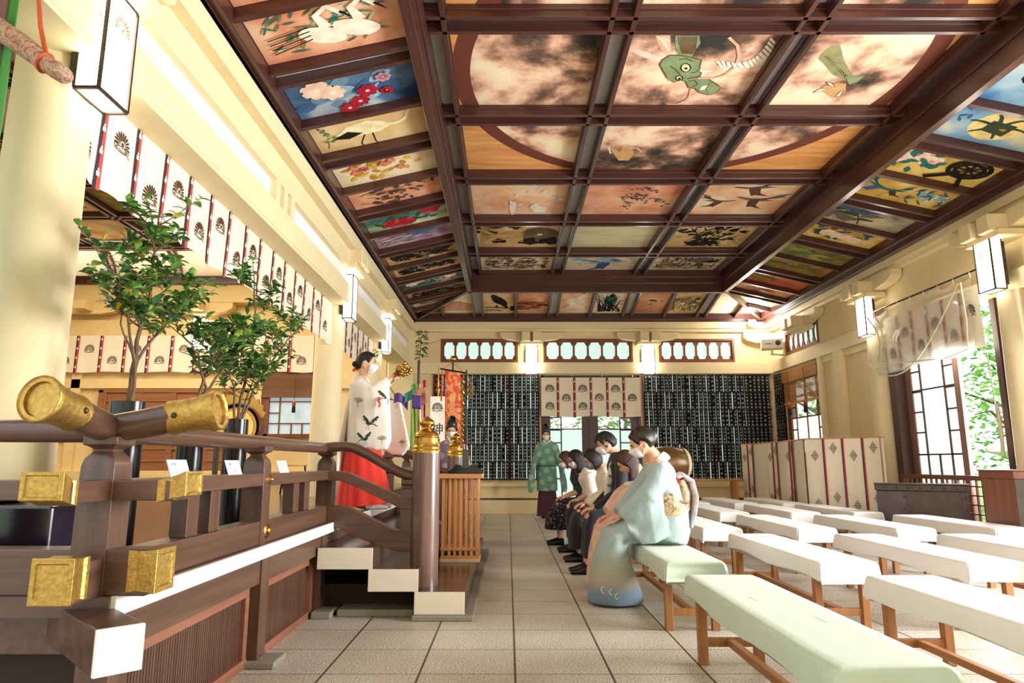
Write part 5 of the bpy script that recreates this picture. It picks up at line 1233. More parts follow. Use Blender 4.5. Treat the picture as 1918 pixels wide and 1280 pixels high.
# spotlight, projector
t = thing('spotlight', 'small bright spotlight in the far right ceiling corner', 'spotlight', (5.42, 14.72, 4.12))
MB().lathe([(.05, -.08), (.07, .05), (.075, .06)], 20, (0, 0, 0), 'y').build('housing', M_white, t)
MB().ell((0, -.09, 0), .065, .05, .065, 14, 10).build('bulb', mat('bright_bulb', '#ffffff', .5, emit=(1, .96, .9), es=160), t)
MB().bar((0, 0, 0), (0, .2, .12), .02, .02).build('bracket', M_white, t)
MB().tube([(0, .2, .1), (.05, .2, .16), (.3, .3, .16)], .012, 6).build('arm', M_white, t)
pl = bpy.data.lights.new('spot_glow', 'POINT'); pl.energy = 22; pl.shadow_soft_size = .08; pl.color = (1, .93, .8); po = bpy.data.objects.new('spot_glow', pl); C.objects.link(po); po.location = (5.35, 14.4, 4.15)
t = thing('projector', 'white projector on a wall bracket in the far right corner', 'projector', (5.72, 14.45, 3.48), -.3)
MB().box(-.22, .22, -.15, .15, .0, .22).build('body', M_white, t, smooth=False, bevel=.02)
MB().lathe([(.055, -.16), (.055, -.14)], 24, (.12, 0, .12), 'y').lathe([(.045, -.175), (.045, -.16), (.02, -.155)], 24, (.12, 0, .12), 'y').build('lens', mat('dark_glass_lens', '#22303c', .1), t)
mb = MB(); put_text(mb, 'panel', lambda a, b_: (a, -.1515, b_), 0, 0, .001) if 0 else None
MB().box(-.14, -.02, -.152, -.15, .10, .115).build('lettering', GREY, t, smooth=False)
MB().tube([(.0, 0, 0), (0, 0, -.08), (.02, .0, -.1)], .02, 8).tube([(-.03, 0, -.1), (.25, .1, -.12)], .018, 8).build('bracket', M_white, t)
# reed blind and tassels on the right window
o = MB().grid(lambda u, v: (XR - .06, 14.5 - 1.62 * u, 2.30 + .62 * v), 2, 2).build('reed_blind', mat('fine_reed_blind', '#b17b45', .8, 0, .4, (3, 3, 160), .2, alpha=.62), smooth=False, solid=.004); tag(o, 'orange brown reed blind half over the right wall lattice window', 'blind')
MB().box(XR - .08, XR - .04, 12.86, 14.52, 2.27, 2.31).build('bottom_bar', M_orange, o, smooth=False, bevel=.004); MB().box(XR - .09, XR - .05, 12.86, 14.52, 2.74, 2.98).build('rolled_top', mat('thick_reed', '#a8733d', .8, 0, .4, (3, 3, 160), .2), o, smooth=False)
tassel(XR - .13, 14.1, 2.24, .7, 'dark tassel on the right wall window, left one of two'); tassel(XR - .13, 13.35, 2.24, .7, 'dark tassel on the right wall window, right one of two')
# ---------------- donor name plaques ----------------
M_plq = mat('black_plaque_wood', '#101116', .8, 0, .2, (4, 4, 4), spec=.15); M_wtext = mat('white_brush_writing', '#c4c5c0', .8); M_rtext = mat('red_brush_writing', '#d8452c', .7)
rk = thing('plaque_rack', 'brown wooden rack bars holding the plaques left of the back door', 'rack', (0, 0, 0))
def rack(t, xa, xb, posts):
    for k in range(7): MB().box(xa, xb, YB - .045, YB - .025, 3.0 - k * .384 - .006, 3.0 - k * .384 + .014).build('rail', M_doorw, t, smooth=False)
    for x in posts: MB().box(x - .018, x + .018, YB - .05, YB - .02, .68, 3.02).build('upright', M_red, t, smooth=False)
rack(rk, -1.66, .69, (-1.66, .04, .68)); rk2 = thing('plaque_rack', 'brown wooden rack bars holding the plaques right of the back door', 'rack', (0, 0, 0)); rack(rk2, 3.0, 5.88, (3.02, 3.39, 5.32))
names = ['山本一郎殿', '上田公哉殿', '小林和子殿', '秋江殿', '中村商店殿', '田中花子殿', '大川水産殿', '井上一家殿', '高田木工殿', '吉野美代殿', '松本正一殿', '北野会殿', '石川工業殿', '平和会殿', '三木文具殿', '上杉千代殿']
def plaque_mesh(tx, m, wide=1):
    mb = MB().box(-.041, .041, -.012, .012, 0, .368)
    L = len(tx); s = min(.047, .34 / L / 1.05); top = .368 - .02 - s / 2; step = (.368 - .03 - s) / max(1, L - 1)
    for k, ch in enumerate(tx): put_text(mb, ch, lambda a, b_: (a, -.0135, b_), 0, top - k * step, s, m=1, bold=1.0)
    return mb.mesh('name_plaque', [M_plq, m], False)
pm = [plaque_mesh(n_, M_wtext) for n_ in names]; pr = [plaque_mesh(n_, M_rtext) for n_ in ('金五萬円', '金壱萬円', '金参萬円')]
rng = random.Random(21); pos = []
xl = [-1.60 + .0935 * k for k in range(25)]; xr = [3.075 + .0935 * k for k in range(30)]
red = {(7, 0), (16, 0), (7, 3), (0, 3)}
for r in range(6):
    for k, x in enumerate(xl): pos.append((x, YB - .06, 24 - k, r, 'L', (k, r) in red and x > -1.2))
    for k, x in enumerate(xr): pos.append((x, YB - .06, k, r, 'R', False))
ORD = 'first second third fourth fifth sixth seventh eighth ninth tenth eleventh twelfth thirteenth fourteenth fifteenth sixteenth seventeenth eighteenth nineteenth twentieth twenty-first twenty-second twenty-third twenty-fourth twenty-fifth'.split()
ROWN = ('top row', 'second row', 'third row', 'fourth row', 'fifth row', 'bottom row')
n_ = 0; rest = MB()
for (x, y, k, r, sd2, isred) in pos:
    z = 3.0 - .384 * (r + 1) + .010
    if n_ < 296 and k < 25:
        me = pr[rng.randint(0, 2)] if isred else pm[rng.randint(0, len(pm) - 1)]
        o = bpy.data.objects.new('name_plaque', me); C.objects.link(o); o.location = (x + rng.uniform(-.009, .009), y, z); n_ += 1
        tag(o, '%s name plaque, %s, %s column %s of the back door' % ('red-lettered black' if isred else 'white-lettered black', ROWN[r], ORD[k], 'left' if sd2 == 'L' else 'right'), 'name plaque', {'L': 'name plaques left of the back door', 'R': 'name plaques right of the back door'}[sd2])
    else:
        me = pm[rng.randint(0, len(pm) - 1)]
        rest.add([(v.co.x + x, v.co.y + y, v.co.z + z) for v in me.vertices], [tuple(p.vertices) for p in me.polygons]); rest.m[-len(me.polygons):] = [p.material_index for p in me.polygons]
for r in range(6):
    for k in range(5):
        me = pm[rng.randint(0, len(pm) - 1)]; z = 3.0 - .384 * (r + 1) + .01; yy = 15.02 - k * .095
        rest.add([(XR - .04 + v.co.y, yy - v.co.x, v.co.z + z) for v in me.vertices], [tuple(p.vertices) for p in me.polygons]); rest.m[-len(me.polygons):] = [p.material_index for p in me.polygons]
tag(rest.build('name_plaque_rows', [M_plq, M_wtext], smooth=False), 'remaining black name plaques in the far right corner', 'name plaques', None, 'stuff')
big = MB().box(-.06, .06, -.012, .012, 0, .78)
for k, ch in enumerate('年頭祝'): put_text(big, ch, lambda a, b_: (a, -.0135, b_), 0, .70 - k * .13, .10, m=1)
o = big.build('name_plaque', [M_plq, M_rtext], smooth=False, loc=(-1.58, YB - .09, 2.2)); tag(o, 'large black board with big red characters at the left end of the plaques', 'name plaque')
# ---------------- ritual stands near the stair ----------------
t = thing('slatted_stand', 'light orange wooden slatted stand on the lowest stair tread', 'stand', (-.435, 6.45, .186))
for x in (-.155, -.095, -.045, .005, .055, .105, .155):
    for y in ((-.14, .14) if abs(x) < .15 else (-.14, -.07, 0, .07, .14)): MB().box(x - .0125, x + .0125, y - .011, y + .011, .03, .74).build('slat', M_orange, t, smooth=False, bevel=.002)
MB().box(-.175, .175, -.16, .16, .1, .125).box(-.175, .175, -.16, .16, .03, .055).build('base_board', M_orangex, t, smooth=False, bevel=.003)
MB().box(-.18, .18, -.165, .165, 0, .03).build('plinth', mat('pale_base_board', '#d9c493', .6), t, smooth=False, bevel=.003)
MB().box(-.20, .20, -.19, .19, .735, .775).build('top_board', M_orangex, t, smooth=False, bevel=.004)
t = thing('ritual_spear', 'thin spear with gold blade ornament and twisted gold cord on a black scalloped base', 'ritual spear', (-.40, 6.45, .963))
MB().prism([(-.17, 0), (.17, 0), (.17, .02), (.12, .05), (.09, .085), (.04, .075), (.03, .05), (-.03, .05), (-.04, .075), (-.09, .085), (-.12, .05), (-.17, .02)], lambda u, v, tt: (u, tt, v), -.05, .05).build('base', M_black, t, smooth=False, bevel=.004)
MB().box(-.03, .03, -.03, .03, .04, .22).build('socket', mat('dark_green_lacquer', '#12261f', .2, coat=.5), t, smooth=False, bevel=.003)
MB().tube([(0, 0, .2), (0, 0, .98)], .007, 8).build('pole', M_black, t)
mb = MB()
for k in range(2): mb.tube([(-.035 + .012 * math.cos(i * .8 + k * pi), .012 * math.sin(i * .8 + k * pi), .9 - i * .013) for i in range(52)], .009, 6)
mb.build('gold_cord', M_gold, t)
mb = MB()
for (x, z, r) in ((.0, .84, .03), (.0, .78, .034), (.035, .81, .024), (.0, .72, .028), (.035, .75, .022), (.02, .88, .02)): mb.lathe([(r, -.008), (r, .008), (r * .55, .01), (r * .55, -.01)], 16, (x + .02, 0, z), 'y', cap=False)
mb.build('gold_ornament', M_goldleaf, t)
# banner on a pole with gold ball
t = thing('brocade_banner', 'hanging orange brocade banner on a pole topped by a gold ball', 'banner', (-.845, 10.2, 0))
MB().tube([(0, .05, 0), (0, .05, 2.58)], .014, 10).build('pole', M_black, t)
MB().ell((0, .05, 2.63), .05, .05, .05, 16, 10).build('gold_ball', M_gold, t)
MB().tube([(-.17, 0, 2.47), (.19, 0, 2.41)], .012, 8).ell((-.175, 0, 2.47), .016, .016, .016, 8, 6).ell((.195, 0, 2.41), .016, .016, .016, 8, 6).build('cross_bar', M_black, t)
M_broc = ramp_mat('orange_brocade', [(0, '#d9583a'), (.47, '#d9583a'), (.49, '#e79a62'), (.6, '#e79a62'), (.62, '#c06a6a'), (.64, '#e79a62'), (1, '#eeb07c')], (9, 9, 7), .7, 1, 1.5)
bn = MB(); bn.grid(lambda u, v: (-.115 + .235 * u + .012 * (1 - v), -.0 + .006 * math.sin(6 * v), 1.42 + 1.03 * v - .04 * u * v), 4, 16); bn = bn.build('cloth', M_broc, t, solid=.004)
MB().lathe([(.062, 0), (.058, -.004), (.001, -.004)], 24, (.0, -.008, 2.02), 'y', sx=.8, sy=1.15).build('round_badge', mat('cream_embroidery', '#e6ac62', .7, 0, .2, (40, 4, 40)), t)
MB().tube([(0, .03, 2.58), (-.14, 0, 2.47)], .004, 5).tube([(0, .03, 2.58), (.16, 0, 2.42)], .004, 5).tube([(-.16, 0, 2.46), (-.16, 0, 2.2), (-.165, 0, 1.98)], [.006, .012, .014], 6).tube([(.165, 0, 2.4), (.165, 0, 2.1)], .006, 6).tube([(-.2, 0, 2.23), (-.12, 0, 2.23)], .008, 6).build('red_cord', mat('red_silk_cord', '#d3392b', .7), t)
MB().box(-.2, .2, -.1, .2, 0, .05).build('base', M_black, t, smooth=False, bevel=.005)
# evergreen branch with five-coloured streamers
px_ = -1.20
t = thing('sakaki_pole', 'black pole with evergreen sprig, mirror fan and coloured streamers beside the dancer', 'ritual pole', (px_, 9.0, DZ - .625))
MB().tube([(0, 0, 0), (0, 0, 2.42)], .018, 10).build('pole', M_black, t)
lv = MB(); r9 = random.Random(9)
for k in range(40):
    z = 2.45 + .38 * (k / 40) ** .8; a = r9.uniform(0, 6.28); leaf3(lv, V(.02 * math.cos(a) + .03, .02 * math.sin(a), z), (math.cos(a), math.sin(a), r9.uniform(-.5, .6)), .085, .045, r9, 1)
lv.build('leaves', LEAFM, t); MB().tube([(0, 0, 2.4), (.02, 0, 2.6), (.03, 0, 2.82)], [.008, .006, .003], 6).build('twig', BARK, t)
for x, w, c, z0, z1 in ((-.04, .05, '#7fae5a', 1.1, 2.1), (.05, .03, '#e9e5da', 1.35, 2.1), (.085, .02, '#c9392d', 1.5, 2.15), (.0, .03, '#d9b24a', 1.3, 2.0)):
    MB().grid(lambda u, v: (x - w + 2 * w * u, -.03 + .02 * math.sin(9 * u + 5 * v), z0 + (z1 - z0) * v), 8, 12).build('streamer', mat('streamer_' + c, c, .7), t, solid=.002)
mb = MB()
for k in range(24):
    a = 2 * pi * k / 24; a2 = 2 * pi * (k + .6) / 24; mb.add([(.05, -.05, 1.93), (.05 + .10 * math.cos(a), -.052, 1.93 + .13 * math.sin(a)), (.05 + .10 * math.cos(a2), -.06, 1.93 + .13 * math.sin(a2))], [(0, 1, 2)])
mb.build('pleated_rosette', mat('pink_copper_brocade', '#c98a72', .5, 0, .3), t, solid=.004)
# pair of further banner with crest and gold candle on it
t = thing('crested_stand_lantern', 'tall white box lantern with black crest and writing behind the near finial', 'standing lantern', (-1.14, 11.0, 0))
mb = MB().box(-.115, .115, -.09, .09, .9, 2.12); put_polys(mb, CREST, lambda a, b_: (a, -.093, b_), 0, 1.93, .2, 1)
for k, ch in enumerate('神社'): put_text(mb, ch, lambda a, b_: (a, -.093, b_), 0, 1.6 - k * .25, .19, m=1)
mb.build('paper_box', [mat('aged_white_paper', '#e9e2cd', .7, emit=(1, .93, .8), es=.12), M_printk], t, smooth=False)
MB().box(-.12, .12, -.1, .1, 0, .9).build('post', M_black, t, smooth=False)
t = thing('gold_candle_stand', 'slim gold spike ornament on a curved black stand above the white box lantern', 'candle stand', (-1.14, 11.0, 2.12))
MB().lathe([(.012, .0), (.03, .1), (.034, .13), (.015, .15), (.014, .2), (.018, .22), (.012, .3), (.011, .46), (.002, .5)], 14).build('spike', M_gold, t)
for s in (-1, 1): MB().tube([(0, 0, .12), (s * .05, 0, .06), (s * .1, 0, .005)], .009, 6).build('leg', M_black, t)
# ---------------- benches ----------------
M_sheet = mat('white_bench_cloth', '#e4dfd8', .9, 0, .02, (7, 7, 7), .25, sheen=.2); M_green = mat('pale_green_bench_cloth', '#b7c6ae', .9, 0, .025, (7, 7, 7), .25, sheen=.2)
def bench(label, cover, seed):
    """root at the centre of the floor footprint, long side along y"""
    rnd = random.Random(seed); t = thing('covered_bench', label, 'bench'); W, L, H = .40, 1.78, .44
    for x in (-.15, .15):
        for y in (-L / 2 + .14, L / 2 - .14): MB().box(x - .024, x + .024, y - .024, y + .024, 0, .38).build('leg', M_oak, t, smooth=False, bevel=.003)
    for y in (-L / 2 + .14, L / 2 - .14): MB().box(-.13, .13, y - .014, y + .014, .09, .135).build('cross_stretcher', M_oak, t, smooth=False, bevel=.003)
    MB().box(-.02, .02, -L / 2 + .14, L / 2 - .14, .094, .13).build('long_stretcher', M_oaky, t, smooth=False, bevel=.003)
    MB().box(-W / 2 + .02, W / 2 - .02, -L / 2 + .03, L / 2 - .03, .36, .42).build('seat', M_oaky, t, smooth=False, bevel=.003)
    mb = MB(); rings = []; n = 80
    def per(k, w, l, r=.025):
        """rounded rectangle outline"""
        P = []; q = n // 4
        side = [((-w, -l), (w, -l)), ((w, -l), (w, l)), ((w, l), (-w, l)), ((-w, l), (-w, -l))]
        for s in side:
            for i in range(q):
                a = i / q; x = lerp(s[0][0], s[1][0], a); y = lerp(s[0][1], s[1][1], a); P.append((x, y))
        out = []
        for x, y in P:
            dx = max(0, abs(x) - (w - r)); dy = max(0, abs(y) - (l - r)); d = math.hypot(dx, dy)
            if d > r: x = math.copysign(w - r + dx * r / d, x); y = math.copysign(l - r + dy * r / d, y)
            out.append((x, y))
        return out
    w, l = W / 2, L / 2; ph = [rnd.uniform(0, 6) for _ in range(5)]
    for k, (ww, ll, z) in enumerate(((w * .3, l * .8, H), (w * .7, l * .95, H + .001), (w - .02, l - .02, H), (w - .006, l - .006, H - .005), (w, l, H - .018), (w + .002, l + .003, H - .05), (w + .004, l + .008, H - .09), (w + .0, l + .004, H - .112))):
        ring = []
        for i, (x, y) in enumerate(per(k, ww, ll)):
            endn = abs(y) > ll - .04; j = max(0, k - 3) / 4
            f = j * (.008 * math.sin(i * 1.9 + ph[0]) + .006 * math.sin(i * .83 + ph[1])) * (1.6 if endn else .6)
            zz = z + j * (.012 * math.sin(i * .5 + ph[2])) - (.012 * j if endn else 0) + (.0015 * noise.noise(V(x * 6, y * 6, seed)) if k < 3 else 0)
            ring.append((x + math.copysign(f, x) * (abs(x) / ww), y + math.copysign(f, y) * (abs(y) / ll), zz))
        rings.append(ring)
    mb.loft(rings[::-1]); mb.build('cloth_cover', cover, t, ang=60)
    return t
R1, R2, R3, R4, R5 = 3.11, 5.36, 7.62, 9.76, 11.8
bl = [(1.195, R1, 'g', 'pale green covered bench in the foreground, nearest the camera'), (1.185, R2, 'g', 'pale green covered bench the woman in the light blue kimono sits on'),
      (1.19, R3, 'g', 'pale covered bench under the man and the women behind the pink kimono'), (1.19, R4, 'g', 'pale covered bench under the two farthest seated women'),
      (2.20, R1 - .02, 'w', 'white covered bench at the right edge of the photo beside the foreground green one'), (2.16, R2, 'w', 'white covered bench just right of and behind the foreground green bench'), (3.10, R2, 'w', 'white covered bench third across in the second row, running out to the right edge'), (4.02, R2, 'w', 'white covered bench cut by the right edge in the second row'),
      (2.06, R3, 'w', 'white covered bench directly right of the woman in the light blue kimono'), (2.98, R3, 'w', 'white covered bench in the middle of the third row'), (3.93, R3, 'w', 'white covered bench in front of the iron-bound chest'), (4.89, R3, 'w', 'white covered bench farthest right in the third row'),
      (2.88, R4, 'w', 'white covered bench leftmost in the fourth row, below the plain table'), (3.80, R4, 'w', 'white covered bench in the middle of the fourth row'), (4.60, R4 + .02, 'w', 'white covered bench rightmost in the fourth row before the partition curtain'),
      (3.02, R5 + .1, 'w', 'white covered bench left in the farthest row, mostly hidden'), (3.74, R5, 'w', 'white covered bench in the farthest row left of the partition curtain'), (4.47, R5 - .1, 'w', 'white covered bench rightmost in the farthest row, touching the curtain')]
bg_, bw_ = bench('x', M_green, 3), bench('x', M_sheet, 8); used = set()
bw2 = bench('x', M_sheet, 15)
for i, (x, y, c_, lb) in enumerate(bl):
    src = bg_ if c_ == 'g' else (bw_ if i % 2 else bw2); grp = 'pale green covered benches' if c_ == 'g' else 'white covered benches'
    if id(src) not in used: used.add(id(src)); src.location = (x, y, 0); src['label'] = lb; src['group'] = grp
    else: dup(src, (x, y, 0), R_.uniform(-.006, .006), lb, grp)
# ---------------- right side furniture ----------------
M_chest = mat('dark_iron_bound_wood', '#4a3a31', .42, .15, .25, (12, 12, 12), .1)
def chest(name, label, x0, x1, y0, y1, z1, m, ms):
    t = thing(name, label, 'chest', ((x0 + x1) / 2, (y0 + y1) / 2, 0)); w = (x1 - x0) / 2; d = (y1 - y0) / 2
    MB().box(-w, w, -d, d, .06, z1 - .09).build('body', m, t, smooth=False, bevel=.008)
    MB().box(-w - .02, w + .02, -d - .02, d + .02, z1 - .09, z1 - .015).box(-w - .03, w + .03, -d - .03, d + .03, z1 - .015, z1).build('lid', m, t, smooth=False, bevel=.006)
    MB().box(-w - .03, w + .03, -d - .03, d + .03, .0, .08).build('plinth', m, t, smooth=False, bevel=.006)
    for xa, xb in ((-w - .004, -w + .33), (w - .06, w + .004)): MB().box(xa, xb, -d - .005, -d, .08, z1 - .1).build('iron_plate', ms, t, smooth=False, bevel=.002)
    st2 = MB()
    for k in range(7): st2.ell((-w + .1 + k * (2 * w - .2) / 6, -d - .024, z1 - .055), .014, .009, .014, 8, 6)
    for k in range(4): st2.ell((-w + .31, -d - .008, .18 + k * .15), .012, .008, .012, 8, 6).ell((w - .03, -d - .008, .18 + k * .15), .012, .008, .012, 8, 6)
    tag(st2.build('studs', M_bronze, t), None, None, None, 'stuff')
    return t
ch = chest('offertory_chest', 'long dark iron-bound wooden chest in front of the lattice fence', -.495, .495, -.16, .16, .80, M_chest, mat('dark_iron_plate', '#57494a', .4, .6, .15)); ch.location = (5.33, 8.93, 0); ch.rotation_euler = (0, 0, -.5586)
chest('offertory_chest', 'reddish brown studded wooden chest at the right edge of the photo', 5.14, 5.72, 7.0, 7.48, .99, M_red, M_bronze)
# lattice fence
t = thing('lattice_fence', 'low reddish brown lattice fence across the side opening', 'fence', (5.93, 9.2, 0))
MB().box(-.03, .03, -1.16, 1.16, .84, .90).build('top_rail', M_red, t, smooth=False, bevel=.004)
MB().box(-.02, .02, -1.16, 1.16, .03, .08).build('bottom_rail', M_red, t, smooth=False, bevel=.004)
for y in (-1.13, 1.13): MB().box(-.035, .035, y - .03, y + .03, 0, .88).build('post', M_red, t, smooth=False, bevel=.004)
lt = MB()
for k in range(19): y = -1.04 + k * .1155; lt.box(-.011, .011, y - .011, y + .011, .06, .86)
for k in range(6): z = .19 + k * .115; lt.box(-.013, .013, -1.12, 1.12, z - .009, z + .009)
lt.build('lattice', M_red, t, smooth=False)
# folding partition with crested cloth
def partition():
    t = thing('folding_partition', 'folding partition of cream cloth with red and navy ribbons and diamond crests', 'partition', (0, 0, 0))
    pts = [(4.84, 14.2), (4.99, 13.9), (4.92, 13.0), (5.03, 12.75), (4.85, 11.95), (4.93, 11.8), (4.77, 11.05), (4.78, 11.0), (5.56, 10.12)]
    rnd = random.Random(4)
    for i in range(len(pts) - 1):
        if i == 6: continue
        a, b_ = Vector((*pts[i], 0)), Vector((*pts[i + 1], 0)); L = (b_ - a).length; d = (b_ - a) / L; nn = V(d.y, -d.x, 0)
        if nn.y > 0: nn = -nn
        H = 1.44; npn = max(2, round(L / (.31 if L > .95 else .26))); fn = lambda u, v, tt: a + d * u + nn * tt + V(0, 0, .05 + v)
        mb = MB(); wv = lambda u, v, o=0: fn(u, v, .008 * math.sin(u * 25) * (1.2 - v / H) + o)
        mb.grid(lambda p, q: wv(p * L, q * (H - .05)), npn * 5, 10)
        for k in range(npn):
            cu = (k + .5) * L / npn
            for zz in ((.78, .26) if k % 2 == 0 else (.86, .34)): put_polys(mb, DIAMOND, lambda x, y: wv(x, y, .004), cu, H * zz, .16, 1, .8)
        pn = mb.build('cloth_panel', [M_cloth, M_printb], t, ang=80)
        for k in range(npn - 1 + (1 if i < 6 else 0)):
            c = (k + 1) * L / npn - (.03 if k == npn - 1 else 0); rb = MB(); rb.grid(lambda p, q: wv(c - .02 + .02 * p, q * (H - .05), .006), 1, 10, 0); rb.grid(lambda p, q: wv(c + .02 * p, q * (H - .05), .007), 1, 10, 1); rb.build('ribbon', [mat('indigo_ribbon', '#2e2a5e', .7), M_striper], pn)
        MB().tube([fn(-.02, H - .05, 0), fn(L + .02, H - .05, 0)], .011, 8).build('top_rod', M_orangex, t)
        MB().bar(fn(L * .97, -.05, .02), fn(L * .97, H - .05, .02), .014, .014, up=(1, 0, 0)).build('upright', M_oak, t, smooth=False)
partition()
# big drum on its stand and table
t = thing('taiko_drum', 'large barrel drum with cream skin standing behind the woman in the light blue kimono', 'drum', (2.50, 10.78, 0), .32)
prof = [(.235, -.28), (.255, -.2), (.275, 0), (.255, .2), (.235, .28)]
MB().lathe(prof, 40, (0, 0, 1.045), 'x').build('barrel', mat('bronze_brown_barrel', '#6b4a26', .3, .3, .2), t)
MB().lathe([(.243, .22), (.25, .235), (.248, .285), (.235, .292), (.001, .294)], 40, (0, 0, 1.045), 'x').lathe([(.001, -.294), (.235, -.292), (.248, -.285), (.25, -.235), (.243, -.22)], 40, (0, 0, 1.045), 'x').build('skin', mat('cream_drum_skin', '#e6cd9a', .7, 0, .06, (3, 3, 3)), t)
mb = MB()
for k in range(48): a = 2 * pi * k / 48; mb.bar((.2, .25 * math.cos(a), 1.045 + .25 * math.sin(a)), (.24, .252 * math.cos(a + .07), 1.045 + .252 * math.sin(a + .07)), .012, .008)
tag(mb.build('lacing', M_blackm, t, smooth=False), None, None, None, 'stuff')
for s in (-1, 1): MB().box(-.25, .25, s * .16 - .03, s * .16 + .03, .72, .80).box(-.25, -.19, s * .16 - .03, s * .16 + .03, 0, .74).box(.19, .25, s * .16 - .03, s * .16 + .03, 0, .74).build('stand', M_red, t, smooth=False, bevel=.006)
t = thing('wooden_table', 'plain light wooden table against the back wall left of the partition', 'table', (4.18, 14.15, 0))
MB().box(-.66, .6, -.2, .2, .70, .735).build('tabletop', M_orangex, t, smooth=False, bevel=.004)
for x in (-.40, .45):
    for y in (-.14, .14): MB().box(x - .035, x + .035, y - .03, y + .03, 0, .70).build('leg', M_orange, t, smooth=False, bevel=.004)
# green drape and brocade wrapped pole at the upper left
M_gdr = mat('green_drape', '#4f9a4a', .8, 0, .08, (6, 6, 1), .2)
t = thing('green_drape', 'green and mauve striped drape at the upper left edge', 'drape', (-2.16, 2.68, 1.7))
MB().grid(lambda u, v: (-.5 + .5 * u, .03 * math.sin(u * 16), 1.53 * v), 24, 8).build('cloth', M_gdr, t, solid=.004)
MB().grid(lambda u, v: (-.16 + .09 * u, .03 * math.sin((.68 + .18 * u) * 16) - .006, 1.53 * v), 8, 8).build('stripe', mat('mauve_band', '#8f6d72', .8), t, solid=.003)
M_brc2 = ramp_mat('brown_pink_brocade', [(0, '#6f5044'), (.4, '#8c6b5a'), (.46, '#b88a78'), (.5, '#c9a08c'), (.56, '#8f8a70'), (.62, '#a07a68'), (1, '#5d4038')], (22, 22, 22), .75, 3, 2.0, bump=.3)
t = thing('wrapped_pole', 'brown brocade-wrapped pole end tied with an orange cord, top left corner', 'wrapped pole', (-2.0, 2.66, 2.78))
MB().tube([(-.6, 0, .40), (-.3, 0, .195), (-.12, 0, .075), (-.02, 0, .00), (.015, 0, -.03), (.05, 0, -.05), (.085, 0, -.075), (.1, 0, -.1)], [.052, .05, .046, .042, .034, (.046, .040), (.056, .036), (.02, .02)], 20).build('brocade_wrap', M_brc2, t)
MB().tube([(.0 + .036 * math.cos(a) * .6, .040 * math.sin(a), -.018 + .036 * math.cos(a)) for a in [2 * pi * i / 16 for i in range(17)]], .007, 6).tube([(.015, -.02, .02), (-.03, -.01, .15), (-.09, 0, .44)], .006, 6).tube([(.005, -.02, .02), (-.035, -.015, .15), (-.095, 0, .44)], .006, 6).build('orange_cord', mat('orange_cord', '#b8502b', .8), t)
# ---------------- people ----------------
from mathutils.bvhtree import BVHTree
SKIN = mat('skin', '#e0ac8a', .5, 0, .05, (9, 9, 9), spec=.35); M_hair = mat('black_hair', '#100d0b', .55, 0, .4, (120, 120, 6), .3); M_hairb = mat('brown_hair', '#40241a', .55, 0, .4, (120, 120, 6), .3)
M_mask = mat('white_face_mask', '#f4f2ef', .8, 0, .02); M_maskg = mat('grey_face_mask', '#8d95a0', .8, 0, .03); M_eye = mat('dark_eye', '#1a1210', .3)
def fuse(mb, voxel=.01, smooth=4):
    """melts overlapping closed shapes into one continuous surface; returns (verts, faces)"""
    me = mb.mesh('fuse', [SKIN], False); o = bpy.data.objects.new('fuse', me); C.objects.link(o)
    bm = bmesh.new(); bm.from_mesh(me); bmesh.ops.recalc_face_normals(bm, faces=bm.faces); bm.to_mesh(me); bm.free()
    r = o.modifiers.new('r', 'REMESH'); r.mode = 'VOXEL'; r.voxel_size = voxel
    if smooth: s = o.modifiers.new('s', 'SMOOTH'); s.iterations = smooth; s.factor = .5
    dg = bpy.context.evaluated_depsgraph_get(); m2 = bpy.data.meshes.new_from_object(o.evaluated_get(dg))
    vs_ = [tuple(v.co) for v in m2.vertices]; fs = [tuple(p.vertices) for p in m2.polygons]
    bpy.data.objects.remove(o); bpy.data.meshes.remove(m2); bpy.data.meshes.remove(me)
    return vs_, fs
def fused(name, mb, m, parent, voxel=.012, smooth=5, prints=None):
    vs_, fs = fuse(mb, voxel, smooth); q = MB(); q.add(vs_, fs, 0)
    mats = [m]
    if prints:   # flat figures laid onto the cloth along +y (cast from the side that is seen)
        bv = BVHTree.FromPolygons(vs_, fs)
        for polys, pm_, (px0, pz0), s, org, dr in prints:
            if pm_ not in mats: mats.append(pm_)
            mi = mats.index(pm_)
            for P in polys:
                out = []
                for a, b_ in P:
                    if dr == 'y': hit = bv.ray_cast(V(px0 + a * s, org, pz0 + b_ * s), V(0, 1, 0))
                    else: hit = bv.ray_cast(V(org, px0 + a * s, pz0 + b_ * s), V(-1, 0, 0))
                    if hit[0] is None: out = None; break
                    out.append(hit[0] + hit[1] * .004)
                if out: q.add(out, [tuple(range(len(out)))], mi)
    return q.build(name, mats, parent, ang=70)
